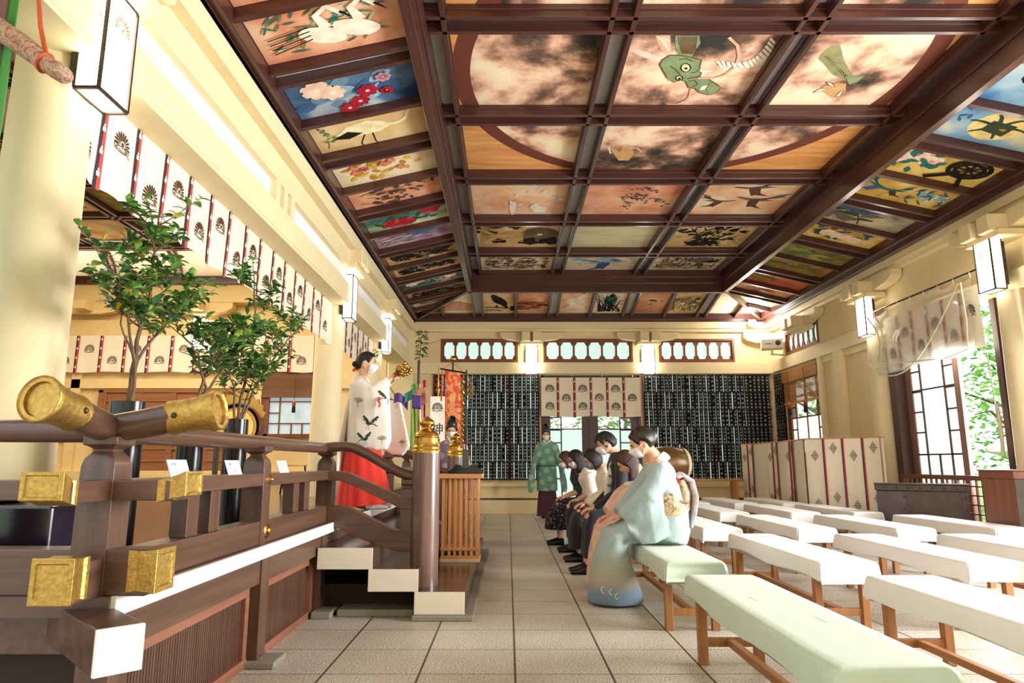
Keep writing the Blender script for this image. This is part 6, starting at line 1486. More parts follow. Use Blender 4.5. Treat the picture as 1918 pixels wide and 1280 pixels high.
def head_pt(a, th, off=0):
    """head surface; face looks along +y, azimuth a from the face, th from the crown; size of an adult head"""
    st, ct = math.sin(th), math.cos(th)
    x, y, z = math.sin(a) * st, math.cos(a) * st, ct
    f = max(0, math.cos(a)) * st
    X, Y, Z = x * .074, y * .093, z * .108
    if z < 0: X *= 1 - .38 * z * z; Y *= (1 - .30 * z * z) if y < 0 else (1 - .06 * z * z)
    if y > 0: X *= 1 + .03 * y
    if z < .1 and y > 0: Y += .004 * f
    nz = math.exp(-((a / .17) ** 2)) * math.exp(-(((z + .17) / .17) ** 2)) * .021; Y += nz * st
    Y -= .008 * math.exp(-(((abs(a) - .42) / .2) ** 2)) * math.exp(-(((z - .02) / .12) ** 2))
    Y += .003 * math.exp(-((z - .22) / .1) ** 2) * f
    Y += .005 * math.exp(-((a / .3) ** 2)) * math.exp(-(((z + .52) / .12) ** 2))
    Y += .008 * math.exp(-((a / .35) ** 2)) * math.exp(-(((z + .88) / .16) ** 2))
    n = V(X / .074, Y / .093, Z / .108).normalized()
    return V(X, Y, Z) + n * off
def head_parts(root, H, who, hair='short', mask=M_mask, glasses=False, hm=M_hair, bow=0, drop=None):
    """adds hair, mask, glasses as children; returns nothing. H: 4x4 head placement"""
    T = lambda p: H @ p
    # hair cap with a shaped hairline
    def low(a):
        A = abs(a)
        lg = hair in ('long', 'bob')
        if hair in ('updo', 'bun') and A < .65: return .78 + .2 * (A / .65)
        if A < .65: return .92 + .1 * (A / .65)
        if A < 1.2: return lerp(1.02, 1.62 if not lg else 1.9, (A - .65) / .55)
        if A < 1.42: return lerp(1.62, 1.30, (A - 1.2) / .22) if not lg else 2.2
        if A < 1.75: return lerp(1.30, 1.55, (A - 1.42) / .33) if not lg else 2.3
        return lerp(1.55, 2.2, min(1, (A - 1.75) / .35)) if not lg else lerp(2.3, 2.45, min(1, (A - 1.75) / .8))
    vol = {'short': .018, 'bun': .014, 'long': .016, 'man': .020, 'bob': .020, 'updo': .016}[hair]
    rn = random.Random(len(who)); mb = MB(); na, nth = 64, 18; rings = []
    for j in range(nth + 1):
        ring = []
        for i in range(na):
            a = -pi + 2 * pi * i / na; th = .02 + (low(a) - .02) * j / nth
            edge = min(1, (nth - j) / 3); fl_ = .0022 * math.sin(i * 2.7 + j * .3) + (.004 * noise.noise(V(i * .6, j * .5, 3)) if hair in ('man', 'short') else 0)
            o_ = (vol + fl_) * (.15 + .85 * edge)
            if hair == 'updo' and abs(a) > 1.2: o_ += .026 * math.sin(pi * min(1, th / 2.1)) * min(1, (abs(a) - 1.2) / .6)
            ring.append(T(head_pt(a, th, o_)))
        rings.append(ring)
    inner = [[T(head_pt(-pi + 2 * pi * i / na, .02 + (low(-pi + 2 * pi * i / na) - .02) * j / nth, .0)) for i in range(na)] for j in (nth, 0)]
    mb.loft(rings + inner)
    if hair in ('long', 'bob'):
        Lh = drop or (.20 if hair == 'long' else .10)
        D = H.to_3x3().inverted() @ V(0, 0, -1)
        for k in range(26):
            a = 1.35 + (2 * pi - 2.7) * k / 25; p = head_pt(a, 1.5, .008); q = head_pt(a, 2.1, .012)
            g0 = D * Lh * rn.uniform(.8, 1.05)
            mb.tube([T(p), T(q), T(q + g0 * .5 + V(0, .0, 0)), T(q + g0)], [(.016, .013), (.018, .013), (.017, .011), (.004, .003)], 7)
    if hair == 'man':
        for k in range(90):
            a = rn.uniform(-pi, pi); th = rn.uniform(.1, 1.0 if abs(a) < 1 else 1.7); p = head_pt(a, th, vol * .7); q = head_pt(a + rn.uniform(-.2, .2), th + .25, vol * 1.25)
            mb.tube([T(p), T(q)], [.008, .002], 5)
    if hair == 'bun': mb.ell(T(V(0, -.11, -.02)), .03, .04, .03, 12, 8)
    if hair == 'updo': mb.ell(T(V(0, -.100, .01)), .055, .04, .06, 14, 10)
    mb.build('hair', hm, root, ang=80)
    if mask:
        mb = MB()
        def mp_(u, v):
            a = (u - .5) * 2 * (1.05 - .25 * abs(v - .5)); th = lerp(1.62, 2.55, v); bulge = .010 + .014 * math.sin(pi * min(1, max(0, v))) * math.exp(-((a / .5) ** 2))
            if abs(a) > .75: bulge -= .004
            return T(head_pt(a, th + .05 * (1 - abs(u - .5) * 2) * (1 if v > .5 else -.8), bulge))
        mb.grid(mp_, 20, 12)
        for s in (-1, 1):
            mb.tube([mp_((s + 1) / 2, .12), T(head_pt(s * 1.4, 1.62, .006)), T(head_pt(s * 1.62, 1.5, .02))], .0022, 5)
            mb.tube([mp_((s + 1) / 2, .85), T(head_pt(s * 1.4, 2.0, .006)), T(head_pt(s * 1.62, 1.8, .018))], .0022, 5)
        mb.build('face_mask', mask, root, ang=80)
    if glasses:
        mb = MB()
        for s in (-1, 1):
            c = V(s * .033, .096, .002); mb.tube([T(c + V(.026 * math.cos(t), -abs(s * .033 + .026 * math.cos(t)) * .12, .019 * math.sin(t))) for t in [2 * pi * i / 18 for i in range(19)]], .0018, 5)
            mb.tube([T(c + V(s * .026, -.006, .005)), T(V(s * .078, .0, .006))], .0018, 5)
        mb.tube([T(V(-.008, .097, .004)), T(V(.008, .097, .004))], .0018, 5)
        mb.build('glasses', M_blackm, root)
def add_face(mb, H, me_=1, mb_=2):
    """eyes, brows on an already fused body mesh"""
    T = lambda p: H @ p
    for s in (-1, 1):
        e = head_pt(s * .40, 1.53, -.001)
        mb.ell(T(e), .0145, .006, .0065, 10, 6, 3, H.to_3x3()); mb.ell(T(e + V(0, .0045, 0)), .006, .003, .006, 8, 6, 1, H.to_3x3())
        mb.tube([T(head_pt(s * a, 1.50 + d, .003)) for a, d in ((.22, .03), (.33, -.02), (.45, -.03), (.6, .02))], .002, 5, 1)
        mb.tube([T(head_pt(s * a, 1.36 + d, .002)) for a, d in ((.16, .02), (.35, -.03), (.6, .03))], [.003, .0035, .001], 5, 1)
    mb.tube([T(head_pt(a, 2.05, .001)) for a in (-.25, -.1, 0, .1, .25)], [.002, .004, .0045, .004, .002], 6, 2)
def head_solid(mb, H):
    rings = []
    for j in range(1, 26):
        th = pi * j / 26; rings.append([H @ head_pt(-pi + 2 * pi * i / 36, th) for i in range(36)])
    mb.loft(rings)
    for s in (-1, 1): mb.ell(H @ V(s * .074, -.008, -.012), .010, .017, .030, 10, 8, 0, H.to_3x3())
def hand(mb, wrist, fwd, up, side=1, curl=.5, m=0, spread=1.0, s=1.0):
    """palm and five bent fingers; fwd: direction the hand points, up: back of the hand, side=+1 thumb on the +right side"""
    w_ = Vector(wrist); f = Vector(fwd).normalized(); u = Vector(up); u = (u - f * u.dot(f)).normalized(); r = f.cross(u) * side
    P = lambda a, b_, c: w_ + (f * a + r * b_ + u * c) * s
    R3 = Matrix((r, f, u)).transposed()
    mb.tube([P(-.03, 0, 0), P(.0, 0, 0), P(.03, 0, .002), P(.07, 0, .002), P(.088, 0, 0)], [(.024 * s, .018 * s), (.026 * s, .016 * s), (.036 * s, .015 * s), (.04 * s, .013 * s), (.036 * s, .008 * s)], 12, m, up=u)
    for k, (b0, L, rr_) in enumerate(((.029, .070, .0085), (.010, .080, .009), (-.010, .074, .0085), (-.028, .058, .0075))):
        sp_k = (b0 * .35) * spread; pts = [P(.078, b0, 0)]; ang = .15; p = V(.078, b0, 0)
        for j in range(3):
            ang += curl * (.55, .9, .7)[j]; seg = L * (.45, .32, .26)[j]
            p = p + V(math.cos(ang) * seg, sp_k * .4, -math.sin(ang) * seg); pts.append(P(*p))
        mb.tube(pts, [rr_ * s, rr_ * s * .98, rr_ * s * .9, rr_ * s * .55], 8, m)
    mb.tube([P(.012, .022, -.004), P(.038, .046, -.012), P(.062, .056, -.02 - .012 * curl), P(.085, .054, -.024 - .028 * curl)], [.013 * s, .0115 * s, .0095 * s, .005 * s], 8, m)
def place_head(c, yaw, pitch, roll=0, s=1.0):
    """yaw: direction of the face in plan (0 = +y, pi/2 = -x); pitch > 0 bows"""
    return Matrix.Translation(Vector(c)) @ Matrix.Rotation(yaw, 4, 'Z') @ Matrix.Rotation(-pitch, 4, 'X') @ Matrix.Rotation(roll, 4, 'Y') @ Matrix.Scale(s, 4)
M_lip = mat('lip', '#a8574c', .5); M_sclera = mat('eye_white', '#e8e2da', .3)
def make_body(root, core, H, hands=(), voxel=.0075, face=True):
    """core: MB of torso and limbs; head fused in, hands appended"""
    head_solid(core, H); vs_, fs = fuse(core, voxel, 3)
    q = MB(); q.add(vs_, fs, 0)
    for h in hands: hand(q, **h)
    if face: add_face(q, H, 1, 2)
    return q.build('body', [SKIN, M_eye, M_lip, M_sclera], root, ang=80)
def fold_mat(name, c, sc=(14, 14, 3), bump=.5, rough=.85, var=.05, sheen=.15): return mat(name, c, rough, 0, var, sc, bump, sheen=sheen, detail=2)
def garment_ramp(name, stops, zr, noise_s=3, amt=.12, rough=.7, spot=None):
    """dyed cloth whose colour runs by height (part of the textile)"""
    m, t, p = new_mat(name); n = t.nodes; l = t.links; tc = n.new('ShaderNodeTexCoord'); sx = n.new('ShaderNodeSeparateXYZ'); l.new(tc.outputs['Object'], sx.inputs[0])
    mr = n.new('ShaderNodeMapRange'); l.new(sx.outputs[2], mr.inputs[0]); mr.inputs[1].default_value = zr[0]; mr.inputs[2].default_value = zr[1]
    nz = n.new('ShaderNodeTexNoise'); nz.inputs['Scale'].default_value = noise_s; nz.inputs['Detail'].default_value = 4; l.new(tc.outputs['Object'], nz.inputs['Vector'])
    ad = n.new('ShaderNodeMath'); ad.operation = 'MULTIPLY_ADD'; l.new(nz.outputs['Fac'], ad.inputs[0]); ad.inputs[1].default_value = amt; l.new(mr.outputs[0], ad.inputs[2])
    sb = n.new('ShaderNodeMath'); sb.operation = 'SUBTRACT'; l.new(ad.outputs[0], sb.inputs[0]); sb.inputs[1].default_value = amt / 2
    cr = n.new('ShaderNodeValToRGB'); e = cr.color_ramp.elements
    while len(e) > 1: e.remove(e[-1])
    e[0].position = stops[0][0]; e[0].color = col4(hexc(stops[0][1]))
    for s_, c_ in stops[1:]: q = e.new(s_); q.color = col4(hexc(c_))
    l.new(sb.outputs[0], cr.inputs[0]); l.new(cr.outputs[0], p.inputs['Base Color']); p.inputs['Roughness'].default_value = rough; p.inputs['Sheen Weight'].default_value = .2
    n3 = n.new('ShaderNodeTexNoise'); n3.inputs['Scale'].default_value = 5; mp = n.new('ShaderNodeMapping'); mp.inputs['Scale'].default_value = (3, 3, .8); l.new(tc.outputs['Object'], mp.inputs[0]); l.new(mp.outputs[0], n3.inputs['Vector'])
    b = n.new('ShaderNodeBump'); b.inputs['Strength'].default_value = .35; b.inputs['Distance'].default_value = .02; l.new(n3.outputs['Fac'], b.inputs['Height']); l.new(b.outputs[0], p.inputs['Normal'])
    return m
def dot_mat(name, base, dot, pitch, r, axes=(0, 2), var=.1, rough=.8, rnd=0.0):
    """round medallions on a regular grid woven into the cloth"""
    m, t, p = new_mat(name); n = t.nodes; l = t.links; tc = n.new('ShaderNodeTexCoord'); mp = n.new('ShaderNodeMapping'); mp.inputs['Scale'].default_value = (1 / pitch, 0 if axes == (0, 2) else 1 / pitch, 1 / pitch); mp.inputs['Rotation'].default_value = (0, .4, 0)
    l.new(tc.outputs['Object'], mp.inputs[0]); v = n.new('ShaderNodeTexVoronoi'); v.inputs['Scale'].default_value = 1; v.inputs['Randomness'].default_value = rnd; l.new(mp.outputs[0], v.inputs['Vector'])
    nz = n.new('ShaderNodeTexNoise'); nz.inputs['Scale'].default_value = 60; l.new(tc.outputs['Object'], nz.inputs['Vector'])
    ad = n.new('ShaderNodeMath'); ad.operation = 'MULTIPLY_ADD'; l.new(nz.outputs['Fac'], ad.inputs[0]); ad.inputs[1].default_value = .08; l.new(v.outputs['Distance'], ad.inputs[2])
    lt = n.new('ShaderNodeMath'); lt.operation = 'LESS_THAN'; l.new(ad.outputs[0], lt.inputs[0]); lt.inputs[1].default_value = r / pitch + .04
    mx = n.new('ShaderNodeMix'); mx.data_type = 'RGBA'; l.new(lt.outputs[0], mx.inputs[0]); mx.inputs[6].default_value = col4(hexc(base)); mx.inputs[7].default_value = col4(hexc(dot)); l.new(mx.outputs[2], p.inputs['Base Color'])
    p.inputs['Roughness'].default_value = rough; p.inputs['Sheen Weight'].default_value = .2
    n3 = n.new('ShaderNodeTexNoise'); m3 = n.new('ShaderNodeMapping'); m3.inputs['Scale'].default_value = (14, 14, 3); l.new(tc.outputs['Object'], m3.inputs[0]); l.new(m3.outputs[0], n3.inputs['Vector']); n3.inputs['Scale'].default_value = 1
    b = n.new('ShaderNodeBump'); b.inputs['Strength'].default_value = .4; b.inputs['Distance'].default_value = .012; l.new(n3.outputs['Fac'], b.inputs['Height']); l.new(b.outputs[0], p.inputs['Normal'])
    return m
# flat crane figure for robe prints
def crane_fig(f=1):
    P = [[(-.1, -.05), (.1, -.08), (.25, .02), (.12, .08), (-.05, .06)], [(0, .03), (-.12, .2), (-.35, .38), (-.42, .28), (-.3, .22), (-.34, .15), (-.2, .12), (-.2, .05)], [(.05, .05), (.12, .22), (.34, .42), (.4, .32), (.3, .25), (.36, .2), (.22, .12), (.22, .05)]]
    P += stroke(bez((-.08, 0), (-.25, -.02), (-.3, -.12), 4), .035) + stroke([(-.3, -.12), (-.4, -.14)], .02) + stroke([(.05, -.06), (.08, -.2), (.02, -.32)], .018) + stroke([(.12, -.06), (.18, -.2), (.16, -.34)], .018)
    out = []
    for q in P: out.append([(a * f, b_) for a, b_ in q])
    return out
def pine_fig():
    P = []
    for k in range(9): a = pi * (.1 + .8 * k / 8); P += stroke([(.05 * math.cos(a), .0), (.35 * math.cos(a), .3 * math.sin(a))], [.02, .05])
    return P + stroke([(0, 0), (.02, -.3)], .03)
def sub(polys, n=2): return polys

# ---- the dancer (shrine maiden) on the deck, facing right ----
X0, Y0 = -1.42, 6.62
t = thing('person', 'person standing on the deck in white crane robe and red skirt, holding up golden bells', 'person', (X0, Y0, DZ))
L = lambda x, y, z: (x - X0, y - Y0, z - DZ)
H = place_head(L(-1.405, Y0, 2.03), -pi / 2, .12, 0, .98)
core = MB()
core.tube([L(-1.43, Y0, 1.97), L(-1.435, Y0, 1.90), L(-1.44, Y0, 1.84)], [.05, .048, .06], 14)
core.tube([L(-1.44, Y0, 1.86), L(-1.44, Y0, 1.75), L(-1.42, Y0, 1.55), L(-1.42, Y0, 1.38), L(-1.42, Y0, 1.3)], [(.15, .07), (.16, .09), (.12, .09), (.14, .1), (.13, .09)], 16, up=(1, 0, 0))
for s in (-1, 1): core.tube([L(-1.42, Y0 + s * .08, 1.36), L(-1.41, Y0 + s * .08, .98), L(-1.41, Y0 + s * .08, .70)], [.085, .055, .035], 12)
for s in (-1, 1): core.tube([L(-1.44, Y0 + s * .08, .68), L(-1.34, Y0 + s * .08, .655), L(-1.27, Y0 + s * .08, .65)], [.035, .03, .02], 10)
sh = lambda s: L(-1.44, Y0 + s * .165, 1.81)
elR, wrR = L(-1.26, Y0 - .24, 1.70), L(-1.115, Y0 - .20, 1.855)
elL, wrL = L(-1.20, Y0 + .22, 1.62), L(-1.03, Y0 + .14, 1.70)
core.tube([sh(-1), elR, wrR], [.048, .038, .027], 12); core.tube([sh(1), elL, wrL], [.048, .038, .027], 12)
make_body(t, core, H, [dict(wrist=wrR, fwd=(.8, .1, .45), up=(-.3, -.9, .3), side=-1, curl=1.1, s=.92), dict(wrist=wrL, fwd=(1, -.1, .15), up=(0, .2, 1), side=1, curl=.35, s=.92)])
head_parts(t, H, 'miko', 'bun', M_mask)
hk = MB(); rings = []
for z, x, rx, ry in ((1.57, -1.43, .105, .12), (1.48, -1.43, .115, .13), (1.3, -1.42, .14, .165), (1.0, -1.41, .185, .2), (.75, -1.40, .225, .235), (.665, -1.39, .24, .25)):
    ring = []
    for i in range(96):
        a = 2 * pi * i / 96; k = 1 + .045 * math.sin(a * 12) * min(1, (1.6 - z)); ring.append(L(x + rx * k * math.cos(a) + (.06 * (1.57 - z) * max(0, math.cos(a))), Y0 + ry * k * math.sin(a), z + (.03 * math.cos(a) if z < .7 else 0)))
    rings.append(ring)
hk.loft(rings[::-1]); hk.build('red_skirt', fold_mat('vermilion_silk', '#d8301f', (10, 10, 2), .4), t, ang=70)
for q in (-.1, .1): MB().tube([L(-1.33, Y0 + q, .665), L(-1.22, Y0 + q, .662), L(-1.13, Y0 + q, .648)], [(.045, .035), (.042, .03), (.02, .018)], 12).build('white_sock', M_white, t)
rb = MB()
rb.tube([L(-1.45, Y0, 1.90), L(-1.45, Y0, 1.82), L(-1.43, Y0, 1.65), L(-1.42, Y0, 1.45), L(-1.42, Y0, 1.25), L(-1.43, Y0, 1.20)], [(.07, .06), (.2, .10), (.21, .125), (.2, .14), (.2, .14), (.19, .13)], 24, up=(1, 0, 0))
def sleeve(mb, P3, th=.03):
    """hanging sleeve: polygon in x,z at given y with thickness growing downward"""
    for k in range(1): pass
def slab(mb, top, bot, th0=.05, th1=.04, n=10):
    """cloth hanging between a top line and a bottom line (lists of 3D points of equal length)"""
    rings = []
    for a, b_ in zip(top, bot):
        a = Vector(a); b_ = Vector(b_); ring = []
        for j in range(n + 1):
            p = a.lerp(b_, j / n); w_ = lerp(th0, th1, j / n) + .012 * math.sin(j * .9); ring.append(p + V(0, -w_, 0))
        for j in range(n, -1, -1):
            p = a.lerp(b_, j / n); w_ = lerp(th0, th1, j / n); ring.append(p + V(0, w_, 0))
        rings.append(ring)
    mb.loft(rings)
rb.tube([sh(-1), L(-1.27, Y0 - .25, 1.73), L(-1.14, Y0 - .21, 1.83)], [(.075, .06), (.07, .06), (.06, .05)], 14)
slab(rb, [L(-1.47, Y0 - .2, 1.80), L(-1.36, Y0 - .24, 1.78), L(-1.26, Y0 - .26, 1.76), L(-1.17, Y0 - .24, 1.80), L(-1.135, Y0 - .22, 1.84)], [L(-1.40, Y0 - .26, 1.24), L(-1.33, Y0 - .28, 1.20), L(-1.22, Y0 - .29, 1.175), L(-1.12, Y0 - .29, 1.18), L(-1.09, Y0 - .26, 1.27)])
rb.tube([sh(1), L(-1.2, Y0 + .23, 1.66), L(-1.08, Y0 + .16, 1.68)], [(.075, .06), (.07, .06), (.06, .05)], 14)
slab(rb, [L(-1.36, Y0 + .22, 1.74), L(-1.24, Y0 + .22, 1.68), L(-1.14, Y0 + .19, 1.68), L(-1.08, Y0 + .15, 1.68)], [L(-1.28, Y0 + .12, 1.22), L(-1.14, Y0 + .08, 1.14), L(-1.02, Y0 + .04, 1.13), L(-.955, Y0 + .02, 1.22)])
CR, PN = crane_fig(), pine_fig(); M_gprint = mat('dark_green_print', '#24402f', .9); M_gp2 = mat('olive_grey_print', '#8a8f6c', .9)
w0 = (Y0 - Y0) - 1.0
prints = [(CR, M_gprint, (L(-1.14, 0, 1.66)[0], L(0, 0, 1.66)[2]), .19, w0, 'y'), (crane_fig(-1), M_gprint, (L(-1.28, 0, 0)[0], L(0, 0, 1.42)[2]), .19, w0, 'y'), (CR, M_gprint, (L(-1.33, 0, 0)[0], L(0, 0, 1.275)[2]), .17, w0, 'y'),
          (PN, M_gp2, (L(-1.41, 0, 0)[0], L(0, 0, 1.62)[2]), .16, w0, 'y'), (PN, M_gp2, (L(-1.16, 0, 0)[0], L(0, 0, 1.27)[2]), .13, w0, 'y'), (PN, M_gp2, (L(-1.03, 0, 0)[0], L(0, 0, 1.5)[2]), .09, w0, 'y'), (PN, M_gp2, (L(-1.03, 0, 0)[0], L(0, 0, 1.25)[2]), .1, w0, 'y')]
fused('white_robe', rb, fold_mat('white_silk_robe', '#f2e7dc', (9, 9, 2.2), .5), t, .0115, 6, prints)
MB().tube([L(-1.20, Y0 - .325, 1.665), L(-1.205, Y0 - .34, 1.63), L(-1.19, Y0 - .34, 1.60), L(-1.2, Y0 - .34, 1.57)], [.008, .012, .008, .01], 8).build('red_knot', mat('red_silk_cord', '#d3392b', .7), t)
MB().tube([L(-1.47, Y0 - .0, 1.95), L(-1.51, Y0 - .03, 1.80), L(-1.56, Y0 - .05, 1.5), L(-1.6, Y0 - .06, 1.2), L(-1.60, Y0 - .06, .95)], [(.03, .02), (.06, .03), (.1, .026), (.12, .022), (.12, .016)], 16, up=(1, 0, 0)).build('back_veil', fold_mat('white_veil', '#efe0cf', (9, 9, 2), .4), t)
MB().tube([L(-1.52, Y0 - .04, 1.955), L(-1.49, Y0 + .0, 1.975)], .014, 8).build('hair_tie', mat('red_silk_cord', '#d3392b', .7), t)
MB().tube([L(-1.51, Y0 - .05, 1.975), L(-1.48, Y0 + .0, 1.99)], .008, 8).build('gold_tie', M_gold, t)
ff = MB(); r5 = random.Random(5)
for k in range(14): leaf3(ff, H @ V(r5.uniform(-.03, .03), .07 + r5.uniform(-.01, .03), .075 + r5.uniform(0, .05)), (r5.uniform(-.2, .6), r5.uniform(-.6, .6), r5.uniform(.1, 1)), .045, .025, r5, 0 if k % 2 else 1)
for k in range(5): ff.ell(H @ V(r5.uniform(-.03, .03), .085 + r5.uniform(-.01, .03), .08 + r5.uniform(0, .04)), .014, .014, .011, 8, 6, 2 + (k % 2))
for k in range(3): ff.ell(H @ V(-.02 + .02 * k, .105, .045), .013, .010, .018, 8, 6, 3)
ff.build('flower_headdress', [LEAFM[1], LEAFM[0], mat('yellow_bloom', '#e0b52a', .6), M_white], t)
bl_ = thing('kagura_bells', 'cluster of small golden bells on a handle with coloured ribbons, held up by the dancer', 'bells', (-1.06, Y0 - .2, 1.89))
MB().tube([(-.09, 0, -.11), (-.02, -.005, -.02), (.03, 0, .03)], [.012, .014, .02], 10).build('handle', M_red, bl_)
g5 = random.Random(2)
for k in range(36):
    a = g5.uniform(0, 6.28); h = g5.uniform(.02, .13); r = .018 + .042 * math.sin(min(1, h / .13) * pi * .8); d = V(.75, 0, .66); q = V(0, 1, 0) * math.cos(a) + V(-.66, 0, .75) * math.sin(a)
    MB().ell(V(.0, 0, .0) + d * h + q * r, .018, .018, .018, 10, 8).build('bell', M_gold, bl_)
MB().lathe([(.045, 0), (.05, .004), (.045, .008)], 20, (.01, 0, .015), 'z').build('guard', M_gold, bl_)
rbn = MB(); P = [(-.08, 0, -.1), (.02, -.02, -.18), (.10, -.02, -.24), (.16, -.02, -.22), (.2, -.01, -.26)]
rbn.grid(lambda u, v: (-.02 + .13 * u, -.03 - .02 * math.sin(u * 5), -.235 - .04 * u + (v - .5) * .085 + .03 * math.sin(u * 4)), 12, 4, 0)
rbn.grid(lambda u, v: (.08 + .09 * u, -.04 + .01 * math.sin(u * 5), -.23 + .05 * u + (v - .5) * .09), 8, 4, 1); rbn.grid(lambda u, v: (.155 + .085 * u, -.05, -.26 - .03 * u + (v - .5) * .13 + .02 * u), 6, 4, 0)
rbn.build('ribbons', [mat('violet_silk', '#4a2a78', .6), mat('teal_silk', '#2f7a70', .6)], bl_, solid=.003)
MB().tube([(-.08, 0, -.1), (-.03, -.02, -.17), (.0, -.03, -.21)], .005, 6).build('cord', M_red, bl_)
# ---- standing priest in green ----
t = thing('person', 'person standing by the back door in a green robe, purple skirt and tall black hat', 'person', (.77, 13.6, 0))
H = place_head((-.015, 0, 1.605), pi, .05, 0, .95); core = MB()
core.tube([(0, 0, 1.53), (0, .01, 1.44)], [.05, .06], 14); core.tube([(0, .01, 1.44), (0, .01, 1.25), (0, 0, 1.0), (0, 0, .85)], [(.19, .09), (.17, .11), (.15, .1), (.16, .1)], 18, up=(0, 1, 0))
for s in (-1, 1): core.tube([(s * .09, 0, .9), (s * .09, 0, .5), (s * .09, 0, .08)], [.085, .06, .04], 12); core.tube([(s * .18, .0, 1.41), (s * .24, -.02, 1.12), (s * .28, -.08, .86)], [.05, .04, .03], 12)
make_body(t, core, H, [dict(wrist=(-.28, -.08, .85), fwd=(0, -.2, -1), up=(-1, 0, 0), side=1, curl=.5, s=.95), dict(wrist=(.28, -.08, .85), fwd=(0, -.2, -1), up=(1, 0, 0), side=-1, curl=.5, s=.95)])
head_parts(t, H, 'priest', 'short', M_mask, True)
hat = MB().lathe([(.074, 0), (.076, .02), (.074, .06), (.066, .12), (.05, .165), (.03, .185), (.001, .19)], 28, (0, 0, 0), 'z', sy=1.1); ho = hat.build('black_hat', M_black, t, loc=(-.015, .01, 1.66))
M_grobe = dot_mat('green_medallion_silk', '#66907e', '#90b09e', .17, .052)
rb = MB(); rb.tube([(0, .01, 1.50), (0, .01, 1.44), (0, .005, 1.3), (0, 0, 1.08), (0, 0, 1.02), (0, 0, .96), (0, 0, .75), (0, 0, .52)], [(.09, .07), (.20, .115), (.215, .135), (.195, .135), (.18, .125), (.185, .13), (.2, .145), (.205, .15)], 32, up=(0, 1, 0))
for s in (-1, 1):
    rings = []
    for z, xo, xi, th in ((1.45, .19, .02, .05), (1.3, .255, .08, .08), (1.12, .295, .16, .085), (.98, .325, .225, .08), (.85, .355, .24, .08), (.7, .385, .255, .08), (.56, .39, .27, .07), (.5, .37, .29, .055)):
        c, hw = (xo + xi) / 2, (xo - xi) / 2; rings.append([(s * (c + hw * math.cos(a)), -.03 + th * math.sin(a) - .05 * (1.45 - z), z + .02 * math.sin(a * 2)) for a in [2 * pi * i / 20 for i in range(20)]])
    rb.loft(rings)
fused('green_robe', rb, M_grobe, t, .013, 5)
MB().tube([(.205 * math.cos(a) * 1.05, .13 * math.sin(a) * 1.08, 1.01) for a in [2 * pi * i / 28 for i in range(29)]], .012, 8).build('sash', mat('green_sash', '#3c6a58', .8), t)
hk = MB().loft([[((rx * (1 + .06 * math.sin(a * 16))) * math.cos(a), ry * (1 + .06 * math.sin(a * 16)) * math.sin(a), z) for a in [2 * pi * i / 96 for i in range(96)]] for z, rx, ry in ((.04, .2, .14), (.3, .185, .13), (.6, .155, .115))]); hk.build('purple_skirt', fold_mat('dark_purple_silk', '#4a1f33', (12, 12, 2), .3), t, ang=60)
for s in (-1, 1): MB().tube([(s * .08, .05, .03), (s * .08, -.08, .03), (s * .08, -.16, .02)], [(.045, .03), (.045, .03), (.03, .018)], 12).build('shoe', M_black if s < 0 else M_white, t)
MB().tube([(-.07, -.055, 1.50), (0, -.1, 1.44), (.07, -.055, 1.50)], .014, 8).build('white_collar', M_white, t)
# ---- seated priest in purple ----
t = thing('person', 'person seated behind the slatted stand in a purple medallion robe, glasses and tall black hat', 'person', (-.78, 9.45, 0))
H = place_head((0, -.02, 1.49), pi, .1, 0, .93); core = MB()
core.tube([(0, 0, 1.42), (0, .02, 1.33)], [.048, .06], 14); core.tube([(0, .02, 1.33), (0, .04, 1.1), (0, .06, .85), (0, .05, .72)], [(.17, .09), (.16, .11), (.15, .11), (.16, .12)], 18, up=(0, 1, 0))
for s in (-1, 1): core.tube([(s * .1, .05, .75), (s * .13, -.36, .72), (s * .12, -.36, .3), (s * .12, -.38, .08)], [.09, .075, .05, .04], 12); core.tube([(s * .17, .02, 1.3), (s * .23, -.05, 1.02), (s * .10, -.28, .92)], [.048, .04, .028], 12)
make_body(t, core, H, [dict(wrist=(-.1, -.3, .92), fwd=(.8, -.5, 0), up=(0, -.2, 1), side=1, curl=.8, s=.95), dict(wrist=(.1, -.3, .92), fwd=(-.8, -.5, 0), up=(0, -.2, 1), side=-1, curl=.8, s=.95)])
head_parts(t, H, 'priest2', 'short', M_mask, True)
MB().lathe([(.072, 0), (.074, .02), (.072, .05), (.064, .1), (.048, .14), (.028, .155), (.001, .16)], 28, (0, 0, 0), 'z', sy=1.1).build('black_hat', M_black, t, loc=(0, -.01, 1.55))
rb = MB(); rb.tube([(0, .02, 1.39), (0, .02, 1.33), (0, .03, 1.15), (0, .05, .9), (0, .02, .75)], [(.08, .06), (.18, .1), (.19, .13), (.19, .15), (.2, .16)], 28, up=(0, 1, 0))
rb.tube([(0, .1, .74), (0, -.2, .76), (0, -.36, .72), (0, -.42, .5), (0, -.44, .15)], [(.2, .12), (.25, .12), (.25, .12), (.25, .09), (.27, .1)], 24, up=(0, 0, 1))
for s in (-1, 1): slab(rb, [(s * .17, .02, 1.28), (s * .24, -.06, 1.05), (s * .17, -.24, .95)], [(s * .27, .06, .62), (s * .32, -.1, .56), (s * .26, -.26, .6)], .07, .06)
fused('purple_robe', rb, dot_mat('purple_medallion_silk', '#7a6580', '#a59aa8', .16, .05), t, .014, 5)
MB().tube([(-.06, -.05, 1.42), (0, -.1, 1.33), (.06, -.05, 1.42)], .014, 8).build('white_collar', M_white, t)
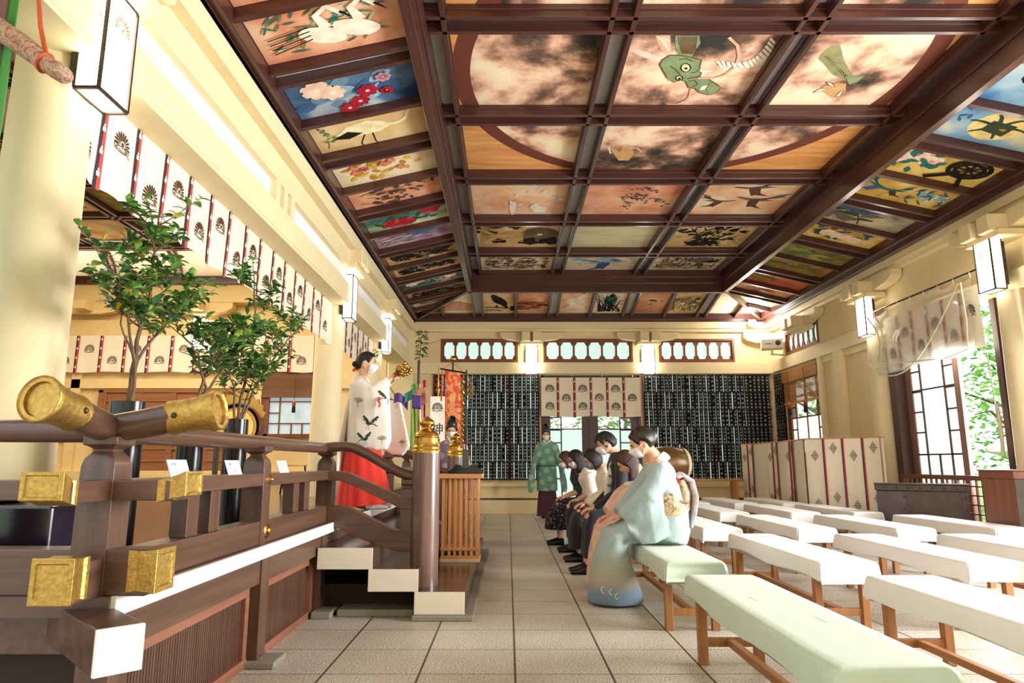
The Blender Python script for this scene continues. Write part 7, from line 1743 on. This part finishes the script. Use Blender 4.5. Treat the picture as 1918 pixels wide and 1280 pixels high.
o = MB().box(-.22, .22, -.2, .2, .58, .62).box(-.2, -.16, -.18, .18, 0, .58).box(.16, .2, -.18, .18, 0, .58).build('folding_stool', M_black, smooth=False, bevel=.005, loc=(-.78, 9.53, 0)); tag(o, 'black stool under the priest in purple', 'stool')
# ---- the seated row, all facing left (-x) ----
def seated(label, y, hc, pitch, hip, knee, foot, hairk, hm, mask, kw):
    """hc=(x,z) head centre; hip, knee, foot = (x,z); local frame has its origin on the floor under the hip"""
    hx, hz = hip; t = thing('person', label, 'person', (hx, y, 0)); l = lambda x, dy, z: (x - hx, dy, z)
    s = kw.get('s', 1.0); H = place_head(l(hc[0], 0, hc[1]), pi / 2 + kw.get('yaw', 0), pitch, 0, s * .97)
    nb = H @ V(0, -.035, -.10); nk = Vector(l(*((hc[0] + .075 + .045 * math.sin(pitch), 0, hc[1] - .165)))) if 'neck' not in kw else Vector(l(kw['neck'][0], 0, kw['neck'][1]))
    core = MB(); core.tube([H @ V(0, -.02, -.05), nb, nk], [.05 * s, .048 * s, .06 * s], 14)
    hp = Vector(l(hx, 0, hz)); md = nk.lerp(hp, .5) + V(.02, 0, 0)
    bw = kw.get('bw', .165)
    core.tube([nk + V(0, 0, .01), nk + V(.01, 0, -.07), md, hp + V(0, 0, .03), hp + V(0, 0, -.06)], [(bw * .6, .06), (bw, .09), (bw * .85, .1), (bw * .95, .12), (bw * .9, .1)], 18, up=(1, 0, 0))
    kn = Vector(l(knee[0], 0, knee[1])); ft = Vector(l(foot[0], 0, foot[1])); hands = []
    for q in (-1, 1):
        o_ = V(0, q * .085, 0); core.tube([hp + o_, kn + o_ + V(.02, 0, -.0), ft + o_ + V(.03, 0, .06)], [.085, .06, .036], 12)
        shp = nk + V(.015, q * bw * .95, -.05); el = Vector(l(*kw['elbow'][:1], q * (bw + .03), kw['elbow'][1])); wr = Vector(l(kw['hand'][0] + .06, q * .055, kw['hand'][1] + .02))
        core.tube([shp, el, wr], [.048 * s, .038 * s, .026 * s], 12)
        hands.append(dict(wrist=wr, fwd=(-1, -q * .25, -.22), up=(-.15, 0, 1), side=q, curl=.32, s=.92 * s))
    make_body(t, core, H, hands); head_parts(t, H, label, hairk, mask, kw.get('glasses', False), hm, 0, kw.get('drop'))
    return t, l, H, nk, hp, kn, ft, md
def top_cloth(t, l, nk, hp, md, kw, m, name='top', slv='long', voxel=.012, fat=1.0, low=0, collar=None):
    mb = MB(); bw = kw.get('bw', .165) * 1.08 * fat
    mb.tube([nk + V(0, 0, .03), nk + V(.0, 0, -.015), nk + V(.01, 0, -.08), md + V(0, 0, .02), hp + V(.0, 0, .08), hp + V(-.02, 0, -.02 - low)], [(.075, .06), (bw * .75, .08), (bw * 1.08, .115 * fat), (bw * 1.02, .135 * fat), (bw * 1.08, .15 * fat), (bw * 1.15, .17 * fat)], 28, up=(1, 0, 0))
    for q in (-1, 1):
        shp = nk + V(.012, q * bw * .92, -.055); el = Vector(l(kw['elbow'][0], q * (bw + .02), kw['elbow'][1])); wr = Vector(l(kw['hand'][0] + .08, q * .07, kw['hand'][1] + .025))
        if slv == 'long': mb.tube([shp, shp.lerp(el, .5) + V(0, q * .01, 0), el, el.lerp(wr, .5), wr], [.066, .062, .056, .05, .042], 14)
        elif slv == 'half': mb.tube([shp, shp.lerp(el, .5), el + V(0, 0, .02), el.lerp(wr, .25)], [.07, .075, .078, .075], 14)
    return fused(name, mb, m, t, voxel, 4)
def trousers(t, l, hp, kn, ft, m, kw, name='trousers'):
    mb = MB()
    for q in (-1, 1): o_ = V(0, q * .09, 0); mb.tube([hp + o_ * .8 + V(.06, 0, -.02), hp + o_ + V(-.06, 0, 0), kn + o_ + V(.03, 0, .0), kn + o_ + V(.03, 0, -.06), ft + o_ + V(.03, 0, .12)], [.1, .1, .082, .075, .062], 16)
    return fused(name, mb, m, t, .012, 4)
def skirt(t, l, hp, kn, ft, m, name='skirt', zl=.2, flare=.19, wid=.17, front=0, dep=.13):
    mb = MB(); mb.tube([hp + V(.08, 0, -.02), hp + V(-.06, 0, .0), kn + V(.05, 0, .0), kn + V(-.0, 0, -.05), Vector((kn.x + .01 - front * .5, 0, (kn.z + zl) / 2)), Vector((kn.x + .03 - front, 0, zl))], [(wid, .1), (wid * 1.05, .10), (wid, .085), (wid * 1.02, .09), (flare * .95, dep * .9), (flare, dep)], 28, up=(0, 0, 1))
    return fused(name, mb, m, t, .012, 4)
def shoes(t, l, ft, m, heel=False):
    for q in (-1, 1):
        o_ = V(ft.x, q * .085, 0); MB().tube([o_ + V(.07, 0, .045), o_ + V(.0, 0, .045), o_ + V(-.08, 0, .03), o_ + V(-.15, 0, .022)], [(.034, .04), (.038, .04), (.042, .028), (.025, .018)], 14).box(ft.x + .0 if False else ft.x - .14, ft.x + .09, q * .085 - .036, q * .085 + .036, 0, .012).build('shoe', m, t)
# 1 woman in the light blue kimono
kw = dict(elbow=(1.06, .80), hand=(.82, .63), bw=.16, neck=(1.17, 1.075))
t, l, H, nk, hp, kn, ft, md = seated('person in a pale blue kimono with white mask, bowing on the nearest green bench', 5.45, (1.065, 1.215), .48, (1.23, .54), (.80, .53), (.80, .05), 'updo', M_hairb if False else mat('dark_brown_hair', '#241610', .38, 0, .4, (120, 120, 6), .3), M_mask, kw)
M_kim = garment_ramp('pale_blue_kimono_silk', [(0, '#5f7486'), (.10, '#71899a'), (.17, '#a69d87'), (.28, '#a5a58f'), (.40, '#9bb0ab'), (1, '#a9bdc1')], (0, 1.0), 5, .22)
kb = MB()
kb.tube([nk + V(0, 0, .02), nk + V(.01, 0, -.02), nk + V(.02, 0, -.08), md + V(.02, 0, .03), hp + V(.04, 0, .16), hp + V(.02, 0, .03), hp + V(.0, 0, -.07)], [(.06, .05), (.13, .085), (.175, .12), (.17, .13), (.175, .145), (.19, .17), (.19, .16)], 30, up=(1, 0, 0))
kb.tube([hp + V(.1, 0, .0), hp + V(-.08, 0, .01), kn + V(.12, 0, .01), kn + V(.03, 0, -.03), V(kn.x - .0, 0, .36), V(kn.x + .0, 0, .2), V(kn.x + .02, 0, .05), V(kn.x + .02, 0, .015)], [(.18, .12), (.19, .11), (.18, .10), (.185, .11), (.19, .14), (.20, .18), (.21, .215), (.21, .215)], 32, up=(0, 0, 1))
for q in (-1, 1):
    shp = nk + V(.02, q * .15, -.05); el = Vector(l(1.07, q * .20, .83)); wr = Vector(l(.89, q * .10, .655))
    kb.tube([shp, shp.lerp(el, .5) + V(.01, q * .015, 0), el, wr], [.078, .085, .085, .07], 16)
    slab(kb, [Vector(l(1.16, q * .19, .92)), Vector(l(1.05, q * .2, .82)), Vector(l(.95, q * .16, .72)), Vector(l(.88, q * .12, .68))], [Vector(l(1.2, q * .2, .52)), Vector(l(1.1, q * .22, .47)), Vector(l(1.0, q * .2, .46)), Vector(l(.9, q * .17, .56))], .035, .028)
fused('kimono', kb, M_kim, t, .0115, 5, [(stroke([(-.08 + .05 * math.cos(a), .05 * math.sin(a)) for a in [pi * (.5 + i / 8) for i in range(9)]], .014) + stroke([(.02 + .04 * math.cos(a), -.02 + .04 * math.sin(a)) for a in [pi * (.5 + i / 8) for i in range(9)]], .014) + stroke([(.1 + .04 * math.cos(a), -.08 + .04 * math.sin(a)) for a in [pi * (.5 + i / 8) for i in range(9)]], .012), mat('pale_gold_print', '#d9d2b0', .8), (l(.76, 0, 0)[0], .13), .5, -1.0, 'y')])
MB().tube([nk + V(-.04, -.07, -.06), nk + V(.02, -.075, .0), nk + V(.09, 0, .045), nk + V(.02, .075, .0), nk + V(-.04, .07, -.06)], [(.012, .03), (.014, .035), (.014, .04), (.014, .035), (.012, .03)], 10, up=(0, 0, 1)).build('collar', fold_mat('pale_blue_collar', '#cfdde2', (9, 9, 9), .2), t)
M_obi = ramp_mat('floral_brocade_obi', [(0, '#4a3b2a'), (.4, '#8a7a4c'), (.47, '#d9c999'), (.52, '#c2563a'), (.56, '#e6dcc0'), (.62, '#6f7a4a'), (.7, '#e3c3a8'), (1, '#f0e3d0')], (26, 26, 26), .6, 3, 1.2)
M_obip = ramp_mat('white_pink_floral_obi', [(0, '#f3eef0'), (.5, '#f3eef0'), (.56, '#e6a6b4'), (.6, '#f6efe9'), (.66, '#c9b6d6'), (.7, '#f3eef0'), (1, '#e2a48c')], (20, 20, 20), .6, 2, .8)
ob = MB(); ob.tube([md + V(.0, 0, .02), md + V(.02, 0, -.05), hp + V(.04, 0, .12)], [(.172, .148), (.18, .155), (.18, .16)], 28, up=(1, 0, 0)); ob.build('obi', M_obi, t)
ob = MB(); ob.tube([Vector(l(1.36, 0, .70)), Vector(l(1.365, 0, .83)), Vector(l(1.34, 0, .93))], [(.13, .06), (.14, .065), (.12, .05)], 20, up=(1, 0, 0)); ob.build('obi_knot', M_obi, t)
ob = MB(); ob.tube([Vector(l(1.30, 0, .94)), Vector(l(1.36, 0, .965)), Vector(l(1.43, 0, .92)), Vector(l(1.455, 0, .80)), Vector(l(1.44, 0, .68)), Vector(l(1.41, 0, .57))], [(.02, .12), (.028, .13), (.026, .135), (.025, .14), (.022, .13), (.016, .11)], 20, up=(0, 1, 0)); ob.build('obi_fold', M_obip, t)
MB().tube([Vector(l(1.29, -.12, .92)), Vector(l(1.33, 0, .93)), Vector(l(1.29, .12, .92))], [(.035, .03), (.045, .035), (.035, .03)], 14).build('red_sash_pad', mat('red_silk_pad', '#b3303a', .7), t)
MB().tube([Vector(l(1.22, -.17, .79)), Vector(l(1.37, -.14, .76)), Vector(l(1.44, 0, .755))], .011, 8).build('mauve_cord', mat('mauve_cord', '#8f6f82', .7), t)
# 2 young woman in pink kimono
kw = dict(elbow=(1.03, .76), hand=(.84, .58), bw=.14, neck=(1.16, .93), s=.95, drop=.2)
t, l, H, nk, hp, kn, ft, md = seated('person with long brown hair in a pink kimono, head bowed low', 6.12, (1.06, 1.07), .75, (1.20, .53), (.83, .52), (.83, .05), 'long', M_hairb, None, kw)
M_pk = ramp_mat('pink_yellow_kimono', [(0, '#d9a9a6'), (.45, '#e3b6ad'), (.52, '#ecd0b4'), (.58, '#e8c79a'), (.64, '#dca6ae'), (1, '#e6b8b0')], (7, 7, 7), .75, 3, .8)
kb = MB(); kb.tube([nk + V(0, 0, .0), nk + V(.01, 0, -.05), md + V(.02, 0, .03), hp + V(.03, 0, .12), hp + V(.0, 0, -.04)], [(.09, .07), (.16, .11), (.16, .13), (.165, .14), (.17, .15)], 28, up=(1, 0, 0))
kb.tube([hp + V(.08, 0, .0), hp + V(-.08, 0, .01), kn + V(.1, 0, .02), kn + V(.02, 0, -.03), V(kn.x, 0, .3), V(kn.x, 0, .03)], [(.17, .1), (.18, .1), (.17, .1), (.17, .1), (.18, .13), (.19, .16)], 28, up=(0, 0, 1))
for q in (-1, 1):
    shp = nk + V(.02, q * .13, -.05); el = Vector(l(1.03, q * .18, .76)); wr = Vector(l(.9, q * .1, .62)); kb.tube([shp, el, wr], [.075, .082, .07], 16)
    slab(kb, [Vector(l(1.12, q * .17, .85)), Vector(l(1.0, q * .18, .74)), Vector(l(.9, q * .12, .66))], [Vector(l(1.08, q * .19, .50)), Vector(l(.98, q * .2, .46)), Vector(l(.88, q * .16, .48))], .03, .025)
fused('kimono', kb, M_pk, t, .012, 5)
fu = MB(); rf = random.Random(6)
for k in range(26): a = pi * (k / 25) - pi / 2; fu.ell(nk + V(-.10 * math.cos(a) + .0, .12 * math.sin(a), -.03 - .03 * math.cos(a)), .035, .03, .028, 8, 6)
vs_, fs = fuse(fu, .009, 2); q = MB(); q.add(vs_, fs); q.build('white_fur_collar', mat('white_fur', '#f0e6e0', 1, 0, .1, (90, 90, 90), .8), t)
# 3 man in the dark suit
kw = dict(elbow=(1.08, .80), hand=(.79, .60), bw=.19, neck=(1.10, 1.14))
t, l, H, nk, hp, kn, ft, md = seated('person with short black hair and white mask in a dark navy suit, head bowed', 6.9, (.99, 1.255), .42, (1.18, .54), (.79, .53), (.75, .03), 'man', M_hair, M_mask, kw)
M_suit = fold_mat('navy_suit_wool', '#161a26', (14, 14, 4), .4, .75, .15); top_cloth(t, l, nk, hp, md, kw, M_suit, 'jacket', 'long', .012, 1.06, .05); trousers(t, l, hp, kn, ft, M_suit, kw); shoes(t, l, ft, M_black)
MB().tube([nk + V(-.045, -.06, -.05), nk + V(.02, -.07, .01), nk + V(.07, 0, .04), nk + V(.02, .07, .01), nk + V(-.045, .06, -.05)], [(.012, .022)] * 5, 10, up=(0, 0, 1)).build('shirt_collar', M_white, t)
MB().tube([nk + V(.03, -.13, .02), nk + V(-.07, -.11, -.10), nk + V(-.12, -.10, -.30), nk + V(-.13, -.10, -.48)], [(.028, .006), (.03, .008), (.032, .008), (.034, .007)], 10, up=(0, 1, 0)).build('white_stole', mat('white_ritual_stole', '#e9e4d4', .8, 0, .03), t)
cst = MB()
for k in range(4):
    c = nk + V(-.085 - .012 * k, -.125, -.12 - .09 * k); put_polys(cst, CREST, lambda a, b_: (c.x + a * 1, c.y - .004, c.z + b_), 0, 0, .04, 0)
cst.build('stole_crests', M_printk, t, smooth=False)
# 4 woman with grey mask
kw = dict(elbow=(1.08, .72), hand=(.80, .60), bw=.165, neck=(1.08, 1.0))
t, l, H, nk, hp, kn, ft, md = seated('person with a grey mask, cream cardigan and long black skirt, sitting beyond the suit', 7.72, (.955, 1.10), .5, (1.16, .53), (.78, .52), (.76, .03), 'bob', M_hair, M_maskg, dict(kw, drop=.05))
top_cloth(t, l, nk, hp, md, kw, fold_mat('cream_knit', '#efe3d0', (14, 14, 5), .5), 'cardigan', 'long', .012, 1.06, .05); skirt(t, l, hp, kn, ft, fold_mat('black_cloth', '#15151a', (14, 14, 4), .4, .85, .2), 'skirt', .15, .2, .175, .0, .15); shoes(t, l, ft, M_black)
# 5 woman with glasses, white blouse
kw = dict(elbow=(1.02, .70), hand=(.81, .60), bw=.165, neck=(.97, .99), glasses=True)
t, l, H, nk, hp, kn, ft, md = seated('person with straight black hair and glasses in a white blouse and black trousers', 8.52, (.85, 1.11), .5, (1.12, .53), (.75, .52), (.75, .03), 'long', M_hair, M_mask, dict(kw, drop=.14))
top_cloth(t, l, nk, hp, md, kw, fold_mat('white_blouse', '#ece2da', (14, 14, 5), .5), 'blouse', 'half', .012, 1.12, .08); trousers(t, l, hp, kn, ft, fold_mat('black_cloth', '#15151a', (14, 14, 4), .4, .85, .2), kw); shoes(t, l, ft, M_black)
# 6 woman in dark floral skirt
kw = dict(elbow=(.98, .70), hand=(.70, .60), bw=.16, neck=(.92, .97))
t, l, H, nk, hp, kn, ft, md = seated('person with brown hair, black top and dark floral skirt, farthest in the seated row', 9.25, (.79, 1.10), .45, (1.06, .53), (.66, .50), (.66, .03), 'bob', M_hairb, M_mask, dict(kw, drop=.06))
top_cloth(t, l, nk, hp, md, kw, fold_mat('black_cloth', '#15151a', (14, 14, 4), .4, .85, .2), 'top', 'half'); M_flo = ramp_mat('dark_floral_cloth', [(0, '#1b1820'), (.55, '#1f1b22'), (.6, '#7d6f7c'), (.64, '#a8929a'), (.68, '#2a2430'), (1, '#1b1820')], (30, 30, 30), .8, 2, 1.0)
skirt(t, l, hp, kn, ft, M_flo, 'skirt', .2, .21, .18, .04, .17); shoes(t, l, ft, M_black)
# ---------------- garden outside ----------------
FOL = [mat('fresh_leaf', '#8fc46a', .7, 0, .25, (9, 9, 9)), mat('pale_leaf', '#b7dc92', .7, 0, .2, (9, 9, 9)), mat('deep_leaf', '#5b9450', .7, 0, .25, (9, 9, 9))]
def garden_tree(x, y, h, r, label, seed, n=900, leaf=.16, cat='tree'):
    rnd = random.Random(seed); t = thing('garden_tree', label, cat, (x, y, -.12)); tr = MB(); lv = MB()
    tr.tube([(0, 0, 0), (.1, 0, h * .3), (-.05, .1, h * .6), (.05, 0, h * .9)], [.14, .11, .07, .02], 10)
    for k in range(9):
        a = rnd.uniform(0, 6.28); z = h * rnd.uniform(.3, .8); tr.tube([(0, 0, z), (math.cos(a) * r * .5, math.sin(a) * r * .5, z + h * .1), (math.cos(a) * r * .85, math.sin(a) * r * .85, z + h * .08)], [.05, .03, .01], 6)
    for k in range(n):
        a = rnd.uniform(0, 6.28); z = rnd.uniform(.12, 1.05); rr_ = r * math.sqrt(rnd.random()) * (1.15 - .5 * abs(z - .5)); c = V(rr_ * math.cos(a), rr_ * math.sin(a), h * z)
        d = V(rnd.uniform(-1, 1), rnd.uniform(-1, 1), rnd.uniform(-.5, .5)).normalized(); s_ = d.cross(V(rnd.uniform(-.5, .5), .2, 1)).normalized(); L = leaf * rnd.uniform(.6, 1.3)
        lv.add([c - s_ * L * .3, c + d * L * .6 - s_ * L * .2, c + d * L, c + d * L * .6 + s_ * L * .35, c + s_ * L * .3], [(0, 1, 2, 3, 4)], rnd.choice((0, 0, 1, 1, 2)))
    tr.build('trunk', BARK, t); lv.build('foliage', FOL, t, smooth=False)
garden_tree(11.3, 12.9, 4.6, 1.8, 'fresh green maple seen through the side opening', 1, 2600, .14)
garden_tree(13.4, 18.0, 5.2, 2.2, 'fresh green tree farther off through the side opening', 2, 2600, .18)
garden_tree(10.2, 9.6, 3.6, 1.35, 'low green maple nearer the right edge outside the side opening', 7, 1800, .13)
garden_tree(3.4, 19.5, 3.2, 1.6, 'green tree behind the back door glass, right one', 3, 1600, .2)
garden_tree(.1, 20.0, 3.0, 1.5, 'green tree behind the back door glass, left one', 4, 1400, .2)
garden_tree(8.6, 18.6, 4.2, 1.8, 'pale green tree behind the right wall lattice window', 5, 1500, .18)
st = MB().lathe([(.30, 0), (.28, .12), (.14, .16), (.11, .3), (.11, .75), (.15, .82), (.28, .9), (.30, .98), (.18, 1.0), (.17, 1.0)], 6).lathe([(.17, 1.0), (.17, 1.28)], 6).lathe([(.20, 1.27), (.52, 1.36), (.54, 1.42), (.30, 1.56), (.10, 1.66), (.07, 1.68), (.09, 1.74), (.05, 1.84), (.001, 1.88)], 6)
o = st.build('stone_lantern', mat('pale_garden_stone', '#bdbdb2', .9, 0, .2, (30, 30, 30), .3), smooth=False, bevel=.01, loc=(8.35, 11.15, -.12)); tag(o, 'pale stone garden lantern outside the side opening', 'stone lantern')
